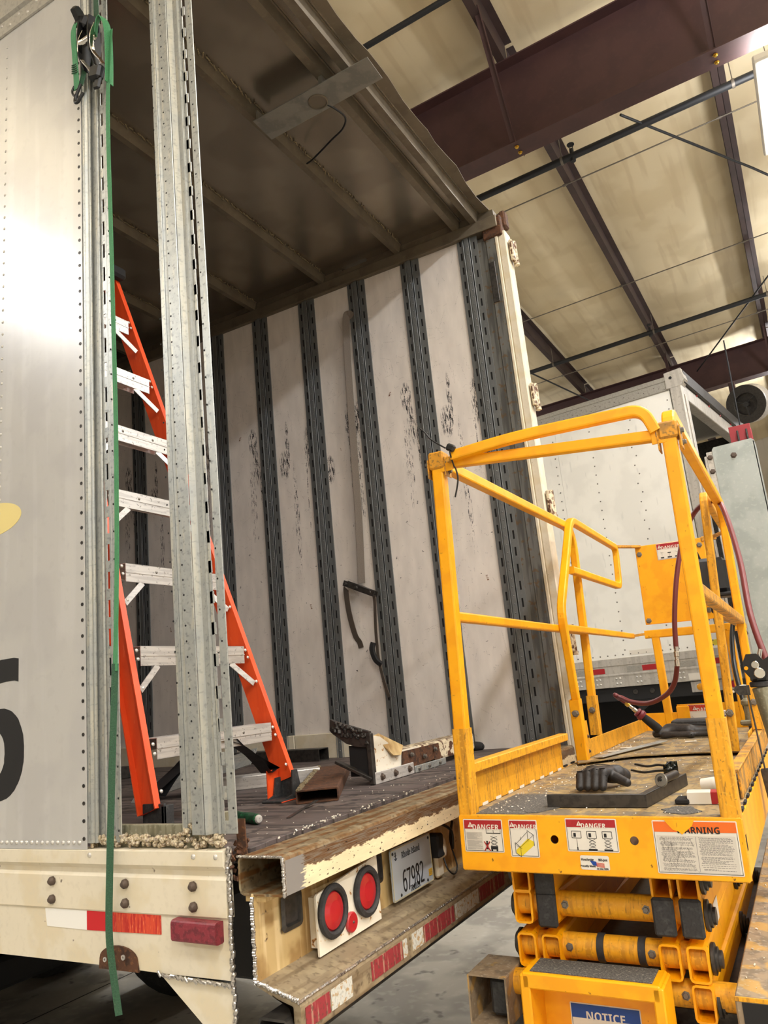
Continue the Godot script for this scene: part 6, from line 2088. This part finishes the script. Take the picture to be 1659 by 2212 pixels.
	bar(st, cx * Vector3(-0.0308, -0.008, 0.035), cx * Vector3(-0.0308, 0.008, 0.036), 0.002, 0.001)
	obj("printed_mark", st, M.sticker, t)
	settle(t, Vector3(0.24, 1.181, 0.7))
	on_lift(t)
	st = S()
	bx(st, Vector3(0.20, 1.1815, 0.60), Vector3(0.27, 1.196, 0.64), 0.003)
	on_lift(tag(obj("metal_clip", st, M.black_matt), "small black clip between the tray and the carton", "clip"))
	t = thing("paper_cup", "crumpled pale paper roll behind the red and white carton", "paper roll")
	st = S()
	lathe(st, along(Vector3(0.42, 1.205, 0.655), Vector3(-0.2, 0.1, 1)), [Vector2(0.016, 0.0), Vector2(0.02, 0.0), Vector2(0.022, 0.04), Vector2(0.019, 0.085), Vector2(0.0, 0.086)], 14)
	obj("paper", st, M.sticker, t)
	on_lift(t)
	# metal strip across the deck joint
	st = S()
	bar(st, Vector3(1.32, 1.204, 0.12), Vector3(1.98, 1.209, 0.30), 0.045, 0.004, 0.001)
	on_lift(tag(obj("metal_strip", st, M.galv), "flat galvanized strip lying across the joint of the lift deck", "strip"))
	# die grinder with its hose, on a folded jacket
	t = thing("air_tool", "black air tool with a red ring standing against the dark jacket", "air tool")
	var p0 := Vector3(2.24, 1.245, 0.245)
	var p1 := Vector3(2.2, 1.335, 0.160)
	var dd := (p1 - p0).normalized()
	st = S()
	lathe(st, along(p0, dd), [Vector2(0.0, 0), Vector2(0.022, 0.0), Vector2(0.025, 0.02), Vector2(0.022, 0.09), Vector2(0.019, 0.125), Vector2(0.0, 0.126)], 18)
	obj("grip", st, M.black_matt, t)
	st = S()
	lathe(st, along(p1, dd), [Vector2(0.02, -0.022), Vector2(0.028, -0.02), Vector2(0.03, -0.008), Vector2(0.024, 0.004), Vector2(0.02, 0.006)], 18)
	lathe(st, along(p1, dd), [Vector2(0.022, 0.008), Vector2(0.026, 0.012), Vector2(0.022, 0.02), Vector2(0.0, 0.022)], 18)
	obj("red_ring", st, M.red_old, t)
	st = S()
	lathe(st, along(p1 + dd * 0.015, dd), [Vector2(0.012, 0), Vector2(0.012, 0.03), Vector2(0.009, 0.034), Vector2(0.009, 0.06), Vector2(0.0, 0.06)], 12)
	obj("fitting", st, M.chrome, t)
	st = S()
	lathe(st, along(p1 + dd * 0.07, dd), [Vector2(0.009, 0), Vector2(0.014, 0.002), Vector2(0.014, 0.02), Vector2(0.010, 0.024), Vector2(0.010, 0.035), Vector2(0, 0.035)], 6, false)
	obj("brass_connector", st, M.brass, t)
	settle(t, Vector3(2.24, 1.205, 0.24))
	on_lift(t)
	var pe := p1 + dd * 0.10
	t = thing("air_hose", "dark red rubber air hose looping from the tool over the lift rail", "hose")
	st = S()
	var hp := spline([pe, pe + dd * 0.03 + Vector3(-0.02, 0.02, -0.02), Vector3(2.18, 1.425, 0.062), Vector3(2.12, 1.432, 0.085), Vector3(2.05, 1.405, 0.16), Vector3(1.98, 1.400, 0.26), Vector3(1.9, 1.44, 0.36), Vector3(1.85, 1.50, 0.415), Vector3(1.8, 1.58, 0.445)], 8)
	tube(st, hp, 0.0125, 10)
	tube(st, spline([Vector3(1.8, 1.66, 0.452), Vector3(1.8, 1.8, 0.465), Vector3(1.82, 2.0, 0.50), Vector3(1.85, 2.2, 0.555), Vector3(1.85, 2.30, 0.61), Vector3(1.8, 2.345, 0.665), Vector3(1.7, 2.345, 0.73), Vector3(1.5, 2.27, 0.785), Vector3(1.25, 2.0, 0.83), Vector3(1.05, 1.75, 0.845), Vector3(0.95, 1.55, 0.88), Vector3(0.9, 1.3, 0.92), Vector3(0.85, 0.9, 0.96), Vector3(0.7, 0.3, 1.1)], 8), 0.0125, 10)
	obj("rubber_hose", st, M.hose, t)
	st = S()
	lathe(st, along(Vector3(1.8, 1.575, 0.445), Vector3(0.0, 1, 0.09)), [Vector2(0.0145, 0), Vector2(0.0145, 0.03), Vector2(0.011, 0.032), Vector2(0.011, 0.045), Vector2(0.015, 0.047), Vector2(0.015, 0.07), Vector2(0.012, 0.072), Vector2(0.013, 0.095), Vector2(0, 0.096)], 14)
	obj("coupling", st, M.chrome, t)
	on_lift(t)
	st = blob([[Vector3(2.28, 1.222, 0.22), Vector3(2.34, 1.23, 0.30), 0.024, 0.034], [Vector3(2.34, 1.235, 0.28), Vector3(2.32, 1.232, 0.38), 0.034, 0.032], [Vector3(2.26, 1.212, 0.26), Vector3(2.24, 1.212, 0.40), 0.022, 0.02], [Vector3(2.34, 1.228, 0.38), Vector3(2.36, 1.218, 0.56), 0.03, 0.022], [Vector3(2.28, 1.215, 0.40), Vector3(2.28, 1.21, 0.56), 0.018, 0.016]], 0.009, 0.02, 1.2015)
	on_lift(tag(obj("dark_jacket", st, M.leather), "crumpled black jacket heaped at the far end of the lift deck", "jacket"))
	t = thing("tool_case", "dark grey flat tool case behind the black jacket", "tool case")
	st = S()
	bx(st, Vector3(2.55, 1.202, 0.26), Vector3(2.75, 1.27, 0.58), 0.008)
	obj("case_shell", st, M.rubber, t)
	st = S()
	bx(st, Vector3(2.535, 1.235, 0.36), Vector3(2.548, 1.25, 0.48), 0.003)
	bx(st, Vector3(2.54, 1.225, 0.37), Vector3(2.55, 1.25, 0.38))
	bx(st, Vector3(2.54, 1.225, 0.46), Vector3(2.55, 1.25, 0.47))
	obj("case_handle", st, M.black_matt, t)
	settle(t, Vector3(2.65, 1.202, 0.42))
	on_lift(t)
	t = thing("spray_can", "small white and blue can behind the lift's right-hand extension post", "can")
	st = S()
	cyl(st, Vector3(2.3, 1.202, 0.60), Vector3(2.3, 1.33, 0.60), 0.026, 18, 0.004)
	obj("can_body", st, M.white, t)
	st = S()
	lathe(st, Transform3D(Basis(), Vector3(2.3, 1.27, 0.60)), [Vector2(0.0263, 0), Vector2(0.0263, 0.035)], 18)
	obj("blue_band", st, M.hdr_blue, t)
	settle(t, Vector3(2.3, 1.202, 0.6))
	on_lift(t)
	# zip tie round the gate bars
	t = thing("zip_tie", "long black zip tie binding the two gate bars at the left post", "zip tie")
	st = S()
	tube(st, spline([Vector3(-0.03, 2.415, -0.01), Vector3(-0.03, 2.395, 0.008), Vector3(-0.03, 2.365, 0.03), Vector3(-0.03, 2.328, 0.075)], 5), 0.0028, 6)
	tube(st, spline([Vector3(-0.026, 2.33, 0.092), Vector3(-0.03, 2.31, 0.09), Vector3(-0.006, 2.27, 0.09), Vector3(-0.002, 2.26, 0.094), Vector3(0.0, 2.23, 0.098), Vector3(0.002, 2.20, 0.092), Vector3(0.0, 2.165, 0.082)], 5), 0.0028, 6)
	obj("tie_strap", st, M.black, t)
	st = S()
	box(st, Transform3D(Basis(Vector3.RIGHT, 0.5), Vector3(-0.026, 2.326, 0.093)), Vector3(0.02, 0.024, 0.03), 0.005)
	obj("tie_head", st, M.black, t)
	on_lift(t)
	# grit and shavings
	st = S()
	for i in 420:
		var x := 0.03 + pow(rng.randf(), 1.2) * 2.5
		var y := 1.1825 if x < 1.45 else 1.198
		var z := rng.randf_range(0.05, 0.75)
		if rng.randf() < 0.4:
			z = 0.05 + absf(rng.randfn()) * 0.06
		var r := rng.randf_range(0.0008, 0.003)
		box(st, Transform3D(Basis(Vector3(rng.randfn(), rng.randfn(), rng.randfn()).normalized(), rng.randf() * 3), Vector3(x, y, z)), Vector3(r * 2.4, r, r * 1.5))
	for i in 70:
		var r := rng.randf_range(0.001, 0.0035)
		box(st, Transform3D(Basis(Vector3(rng.randfn(), rng.randfn(), rng.randfn()).normalized(), rng.randf() * 3), Vector3(rng.randf_range(0.0, 1.8), 0.7735, rng.randf_range(0.72, 0.85))), Vector3(r * 2.2, r, r * 1.3))
	on_lift(tag(stuff(obj("metal_shavings", st, M.chip)), "light metal shavings scattered over the lift deck", "debris"))
	st = S()
	for q in [[2.0, 0.40], [0.95, 0.62], [1.6, 0.1], [1.75, 0.13]]:
		var y := 1.1835 if q[0] < 1.4 else 1.2
		cyl(st, Vector3(q[0], y, q[1]), Vector3(q[0] + 0.005, y, q[1] + 0.05), 0.004, 8)
		cyl(st, Vector3(q[0] + 0.005, y, q[1] + 0.045), Vector3(q[0] + 0.005, y, q[1] + 0.055), 0.007, 8)
	on_lift(tag(stuff(obj("loose_rivets", st, M.chip)), "loose rivet stems lying on the lift deck", "debris"))

func white_trailer() -> void:
	var t := thing("white_trailer", "white box trailer with an open rear parked beyond the yellow lift", "trailer", Vector3(6.0, 0, 0.50))
	# local: x = across (to the right), z = towards the rear; side wall at x = 0
	var st := S()
	var L := 9.0
	var pan := 1.22
	for k in 7:
		st = S()
		bx(st, Vector3(0.0 + 0.0015 * (k % 2), 1.665, -0.12 - pan * (k + 1) + 0.002), Vector3(0.03, 4.13, -0.12 - pan * k), 0.001)
		var pa := obj("side_panel", st, M.t2, t)
		if k < 3:
			st = S()
			for j in 3:
				var z: float = -0.12 - pan * k - [0.035, 0.33 + 0.12, 0.33 + 0.52][j]
				for i in 26:
					rivet(st, Vector3(0.0, 1.74 + i * 0.092, z + (0.03 if j == 1 and i % 2 == 0 else 0.0)), Vector3.LEFT, 0.008, 0.004, 6)
			for i in 16:
				rivet(st, Vector3(0.0, 1.70, -0.16 - pan * k - i * 0.076), Vector3.LEFT, 0.008, 0.004, 6)
			stuff(obj("rivets", st, M.bolt, pa))
	st = S()
	bx(st, Vector3(-0.012, 4.13, -L), Vector3(0.05, 4.25, -0.10), 0.006)
	bx(st, Vector3(-0.018, 4.215, -L), Vector3(0.05, 4.27, -0.10), 0.010)
	obj("top_rail", st, M.t2_alu, t)
	st = S()
	for i in 50:
		rivet(st, Vector3(-0.012, 4.15 + 0.04 * (i % 3) * 0.5, -0.16 - i * 0.05), Vector3.LEFT, 0.006, 0.003, 6)
	stuff(obj("rivets", st, M.bolt, t))
	st = S()
	bx(st, Vector3(-0.010, 1.60, -L), Vector3(0.05, 1.672, 0.0), 0.004)
	bx(st, Vector3(-0.004, 1.52, -L), Vector3(0.05, 1.60, 0.0), 0.002)
	bx(st, Vector3(-0.012, 1.505, -L), Vector3(0.05, 1.525, 0.0), 0.004)
	bx(st, Vector3(-0.006, 1.40, -L), Vector3(0.05, 1.51, 0.0), 0.003)
	var br := obj("bottom_rail", st, M.t2_rail, t)
	st = S()
	for k in 9:
		var z := -0.06 - 0.2 * k
		for i in 4:
			rivet(st, Vector3(-0.006, 1.435 + 0.045 * (i / 2), z - 0.035 * (i % 2)), Vector3.LEFT, 0.011, 0.008, 9)
	stuff(obj("rail_bolts", st, M.rivet, br))
	st = S()
	for q in [[-0.30, -0.12, 0], [-0.83, -0.65, 0], [-1.35, -1.2, 0]]:
		bx(st, Vector3(-0.006, 1.535, q[0]), Vector3(-0.003, 1.585, q[1]))
	obj("red_reflectors", st, M.hdr_red, br)
	st = S()
	for q in [[-0.98, -0.835], [-0.48, -0.34], [-1.5, -1.36]]:
		bx(st, Vector3(-0.006, 1.535, q[0]), Vector3(-0.003, 1.585, q[1]))
	obj("silver_reflectors", st, M.t2_alu, br)
	st = S()
	bx(st, Vector3(-0.002, 1.69, -0.93), Vector3(0.001, 1.73, -0.66))
	bx(st, Vector3(-0.009, 1.41, -0.42), Vector3(-0.0055, 1.47, -0.32))
	obj("paper_labels", st, M.sticker, t)
	st = S()
	bx(st, Vector3(-0.002, 1.695, -0.27), Vector3(0.001, 1.745, -0.10))
	obj("yellow_label", st, mat(C8(226, 206, 60), 0.5), t)
	# rear frame, seen at an angle: posts, header, open dark interior
	st = S()
	bx(st, Vector3(-0.02, 1.38, -0.11), Vector3(0.14, 4.20, 0.0), 0.008)
	bx(st, Vector3(2.36, 1.38, -0.11), Vector3(2.52, 4.20, 0.0), 0.008)
	bx(st, Vector3(0.03, 1.5, 0.0), Vector3(0.10, 4.06, 0.012), 0.004)
	var rf := obj("rear_post", st, M.t2_rail, t)
	st = S()
	extr(st, PackedVector2Array([Vector2(-0.14, 4.14), Vector2(-0.14, 4.30), Vector2(0.02, 4.31), Vector2(0.04, 4.20), Vector2(0.0, 4.14)]), xfm(Vector3(0, 0, 1), Vector3.UP, Vector3(-0.022, 0, 0)), 0.12)
	obj("corner_casting", st, M.t2_rail, rf)
	st = S()
	cyl(st, Vector3(-0.0235, 4.24, -0.085), Vector3(-0.022, 4.24, -0.085), 0.015, 16)
	obj("corner_hole", st, M.black_matt, rf)
	st = S()
	bx(st, Vector3(0.1, 4.02, -0.1), Vector3(2.4, 4.17, 0.0), 0.006)
	obj("header", st, M.t2_rail, rf)
	st = S()
	bx(st, Vector3(0.02, 4.17, -0.06), Vector3(2.5, 4.30, 0.03), 0.006)
	var hd := obj("header_cover", st, M.dark_metal, rf)
	st = S()
	for i in 4:
		rivet(st, Vector3(0.5 + 0.45 * i, 4.16, 0.002), Vector3(0, 0, 1), 0.012, 0.01, 8)
	obj("marker_lights", st, M.red_lens, hd)
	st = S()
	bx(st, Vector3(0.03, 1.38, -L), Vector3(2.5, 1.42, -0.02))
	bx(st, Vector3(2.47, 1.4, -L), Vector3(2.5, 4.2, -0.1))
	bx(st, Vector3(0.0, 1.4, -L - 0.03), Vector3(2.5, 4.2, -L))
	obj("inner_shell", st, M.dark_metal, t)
	st = S()
	bx(st, Vector3(0.0, 4.235, -L), Vector3(2.5, 4.25, -0.02))
	obj("roof_sheet", st, M.t2_alu, t)
	st = S()
	bx(st, Vector3(0.05, 3.55, -0.5), Vector3(2.4, 4.0, -0.45), 0.01)
	obj("rolled_door", st, M.dark_metal, t)
	# underside
	st = S()
	bx(st, Vector3(0.02, 1.27, -L), Vector3(0.08, 1.40, -0.02), 0.004)
	for i in 14:
		bx(st, Vector3(0.05, 1.28, -0.3 * i - 0.2), Vector3(2.45, 1.38, -0.3 * i - 0.16))
	bx(st, Vector3(0.6, 0.95, -L), Vector3(0.7, 1.3, -0.1))
	bx(st, Vector3(1.8, 0.95, -L), Vector3(1.9, 1.3, -0.1))
	bx(st, Vector3(0.4, 0.55, -2.2), Vector3(2.1, 0.75, -2.0), 0.02)
	extr(st, PackedVector2Array([Vector2(-1.0, 1.27), Vector2(-0.76, 1.27), Vector2(-0.9, 1.17)]), xfm(Vector3(0, 0, 1), Vector3.UP, Vector3(0.015, 0, 0)), 0.03)
	obj("subframe", st, M.black_matt, t)
	st = S()
	for k in 3:
		cyl(st, Vector3(0.012, 1.345, -0.62 - 0.16 * k), Vector3(0.02, 1.345, -0.62 - 0.16 * k), 0.024, 16, 0.003)
	obj("frame_plugs", st, M.dark_metal, t)
	for q in [[-0.34, "amber_lamp", C8(222, 150, 30)], [-0.05, "red_lamp", C8(190, 40, 60)]]:
		st = S()
		lathe(st, along(Vector3(0.015, 1.345, q[0]), Vector3.LEFT), [Vector2(0.03, 0), Vector2(0.03, 0.01), Vector2(0.024, 0.014), Vector2(0.0, 0.024)], 18)
		obj(q[1], st, mat(q[2], 0.25), t)
	st = S()
	bx(st, Vector3(0.012, 1.30, -0.42), Vector3(0.02, 1.395, 0.02), 0.003)
	obj("lamp_bracket", st, M.t2_rail, t)
	for z in [-2.1, -3.4]:
		for x in [0.1, 1.95]:
			st = S()
			lathe(st, Transform3D(Basis(Vector3.BACK, -PI * 0.5), Vector3(x, 0.5, z)), [Vector2(0.0, 0.08), Vector2(0.24, 0.06), Vector2(0.27, 0), Vector2(0.44, 0.0), Vector2(0.49, 0.03), Vector2(0.5, 0.1), Vector2(0.5, 0.3), Vector2(0.49, 0.37), Vector2(0.44, 0.4), Vector2(0.27, 0.4), Vector2(0.0, 0.38)], 28)
			obj("wheel", st, M.rubber, t)
	st = S()
	for x in [0.3, 2.2]:
		bx(st, Vector3(x - 0.05, 0.0, -6.6), Vector3(x + 0.05, 1.3, -6.5), 0.01)
	obj("landing_gear", st, M.black_matt, t)
	t.rotation_degrees.y = -8.0

func right_side() -> void:
	# steel column with a sheet-metal guard
	var t := thing("red_column", "dark red steel column rising behind the grey column guard", "column", Vector3(5.62, 0, 0.93))
	var st := S()
	bx(st, Vector3(-0.10, 0, -0.085), Vector3(-0.085, 3.50, 0.085), 0.003)
	bx(st, Vector3(0.085, 0, -0.085), Vector3(0.10, 3.50, 0.085), 0.003)
	bx(st, Vector3(-0.09, 0, -0.006), Vector3(0.09, 3.50, 0.006))
	obj("column_shaft", st, M.col_red, t)
	st = S()
	bx(st, Vector3(-0.16, 0, -0.15), Vector3(0.16, 0.02, 0.15), 0.004)
	obj("base_plate", st, M.col_red, t)
	st = S()
	for z in [-0.02, 0.05]:
		tube(st, [Vector3(-0.12, 0.4, z), Vector3(-0.12, 3.45, z)], 0.008, 8)
	obj("conduit", st, M.dark_metal, t)
	t = thing("column_guard", "tall light grey sheet-metal guard standing beside the white trailer's rear", "column guard", Vector3(5.3, 0, 0.86))
	st = S()
	extr(st, PackedVector2Array([Vector2(-0.155, 0), Vector2(0.17, 0), Vector2(0.17, 3.27), Vector2(0.15, 3.29), Vector2(-0.14, 3.28), Vector2(-0.155, 3.26)]), xfm(Vector3(0, 0, 1), Vector3.UP, Vector3(-0.08, 0, 0)), 0.016)
	bx(st, Vector3(-0.08, 0, 0.155), Vector3(0.18, 3.27, 0.17), 0.004)
	obj("guard_sheet", st, M.guard, t)
	st = S()
	bx(st, Vector3(-0.075, 0, -0.205), Vector3(-0.06, 3.25, -0.15), 0.004)
	bx(st, Vector3(-0.072, 0, -0.225), Vector3(-0.05, 3.22, -0.20), 0.006)
	obj("mounting_flange", st, M.t2_rail, t)
	st = S()
	for y in [3.20, 3.08, 2.4, 1.75, 1.1]:
		bolt(st, Vector3(-0.075, y, -0.18), Vector3.LEFT, 0.016, 0.016)
	bolt(st, Vector3(-0.08, 3.18, 0.0), Vector3.LEFT, 0.017, 0.014)
	obj("guard_bolts", st, M.bolt_dark, t)
	# round ventilation drum under the far rafter
	t = thing("ventilation_fan", "round grey ventilation fan drum with a shiny rim under the far rafter", "fan", Vector3(9.0, 4.70, 0.93))
	var ax := Vector3(-0.9, -0.25, -0.30).normalized()
	st = S()
	lathe(st, along(-ax * 0.22, ax), [Vector2(0.0, 0.0), Vector2(0.24, 0.0), Vector2(0.25, 0.01), Vector2(0.25, 0.2), Vector2(0.245, 0.22)], 40)
	obj("drum_shell", st, M.alu, t)
	st = S()
	lathe(st, along(Vector3.ZERO, ax), [Vector2(0.248, 0.0), Vector2(0.245, 0.008), Vector2(0.15, 0.008), Vector2(0.14, 0.0), Vector2(0.135, -0.06), Vector2(0.0, -0.065)], 40)
	obj("drum_face", st, M.dark_metal, t)
	st = S()
	var fx := along(Vector3.ZERO, ax)
	for k in 3:
		var a := TAU * k / 3.0 + 0.4
		bar(st, fx * Vector3(0, 0.004, 0), fx * Vector3(cos(a) * 0.15, 0.004, sin(a) * 0.15), 0.018, 0.008, 0.002)
	lathe(st, fx, [Vector2(0.035, -0.03), Vector2(0.035, 0.01), Vector2(0, 0.012)], 18)
	obj("guard_spokes", st, M.rubber, t)
	st = S()
	bx(st, Vector3(0.08, 0.2, -0.16), Vector3(0.16, 0.36, -0.08), 0.01)
	bx(st, Vector3(0.1, 0.3, -0.14), Vector3(2.8, 0.36, -0.10), 0.01)
	obj("hanger", st, M.maroon, t)
	st = S()
	tube(st, [Vector3(-2.0, 0.15, -0.03), Vector3(-2.0, -1.2, -0.05)], 0.008, 6)
	obj("drop_wire", st, M.pipe, t)
	# hydraulic ram clamped to a stand at the lift's right side
	t = thing("hydraulic_ram", "black-headed hydraulic ram on a steel stand at the right of the lift", "hydraulic ram")
	var hy := Vector3(0.9, 1.50, 0.845)
	st = S()
	box(st, Transform3D(Basis(Vector3.UP, 0.3), hy + Vector3(0, 0.035, 0)), Vector3(0.06, 0.085, 0.055), 0.012)
	extr(st, PackedVector2Array([Vector2(0.80, 1.57), Vector2(0.815, 1.60), Vector2(0.85, 1.60), Vector2(0.87, 1.575), Vector2(0.92, 1.61), Vector2(0.96, 1.60), Vector2(0.95, 1.56), Vector2(0.88, 1.54), Vector2(0.87, 1.51), Vector2(0.82, 1.51), Vector2(0.80, 1.54)]), xfm(Vector3(0, 0, 1), Vector3.UP, Vector3(0.86, 0, 0)), 0.02)
	obj("ram_head", st, M.black, t)
	st = S()
	cyl(st, hy + Vector3(-0.045, 0.06, -0.005), hy + Vector3(0.0, 0.06, 0.0), 0.014, 14, 0.002)
	cyl(st, hy + Vector3(-0.05, 0.03, 0.006), hy + Vector3(0.0, 0.03, 0.0), 0.019, 14, 0.002)
	cyl(st, hy + Vector3(0.0, 0.05, 0.0), hy + Vector3(0.0, 0.115, 0.02), 0.008, 10)
	obj("chrome_ports", st, M.chrome, t)
	st = S()
	cyl(st, hy + Vector3(-0.036, 0.05, -0.035), hy + Vector3(-0.042, 0.05, -0.036), 0.007, 12)
	obj("yellow_plug", st, M.yellow, t)
	st = S()
	cyl(st, hy + Vector3(0, -0.02, 0.0), hy + Vector3(0, 0.0, 0.0), 0.036, 22, 0.004)
	obj("rubber_collar", st, M.rubber, t)
	st = S()
	cyl(st, hy + Vector3(0.0, -0.75, 0.10), hy + Vector3(0, -0.02, 0.0), 0.031, 22, 0.003)
	obj("ram_cylinder", st, M.galv_old, t)
	st = S()
	bar(st, Vector3(0.86, 1.49, 0.80), Vector3(0.86, 1.20, 0.815), 0.03, 0.004, 0.0, Vector3(0, 0, 1))
	bar(st, Vector3(0.86, 1.20, 0.815), Vector3(0.88, 0.0, 0.92), 0.03, 0.03, 0.002, Vector3(0, 0, 1))
	extr(st, PackedVector2Array([Vector2(0.755, 1.475), Vector2(0.765, 1.49), Vector2(0.81, 1.49), Vector2(0.81, 1.455), Vector2(0.77, 1.457)]), xfm(Vector3(0, 0, 1), Vector3.UP, Vector3(0.85, 0, 0)), 0.006)
	obj("stand", st, M.dark_metal, t)
	st = S()
	box(st, Transform3D(Basis(), Vector3(0.88, 0.02, 0.93)), Vector3(0.3, 0.04, 0.12), 0.008)
	obj("foot_plate", st, M.dark_metal, t)
	on_lift(t)
	# clamp-on valve assembly on the far right toe board
	t = thing("valve_assembly", "worn steel valve assembly with a white lever at the lift's right rear", "valve")
	st = S()
	for q in [[1.95, 0.72, 0.022], [1.85, 0.775, 0.018]]:
		lathe(st, Transform3D(Basis(), Vector3(q[0], 1.272, q[1])), [Vector2(0, 0), Vector2(q[2] * 1.7, 0), Vector2(q[2] * 1.7, 0.01), Vector2(q[2], 0.015), Vector2(q[2] * 0.8, 0.09), Vector2(q[2] * 1.3, 0.10), Vector2(q[2] * 1.3, 0.115), Vector2(q[2] * 0.5, 0.13), Vector2(q[2] * 0.6, 0.155), Vector2(0, 0.16)], 16)
	box(st, Transform3D(Basis(), Vector3(1.9, 1.29, 0.75)), Vector3(0.05, 0.02, 0.14), 0.004)
	obj("valve_bodies", st, M.galv_old, t)
	st = S()
	sweep(st, rrect(0.03, 0.012, 0.004, 2), spline([Vector3(2.0, 1.43, 0.66), Vector3(2.0, 1.455, 0.70), Vector3(1.98, 1.44, 0.735), Vector3(1.97, 1.36, 0.745)], 6), Vector3.UP)
	obj("white_lever", st, M.sticker, t)
	st = S()
	bx(st, Vector3(1.82, 1.266, 0.74), Vector3(2.0, 1.275, 0.79), 0.002)
	obj("clamp_plate", st, M.dark_metal, t)
	on_lift(t)
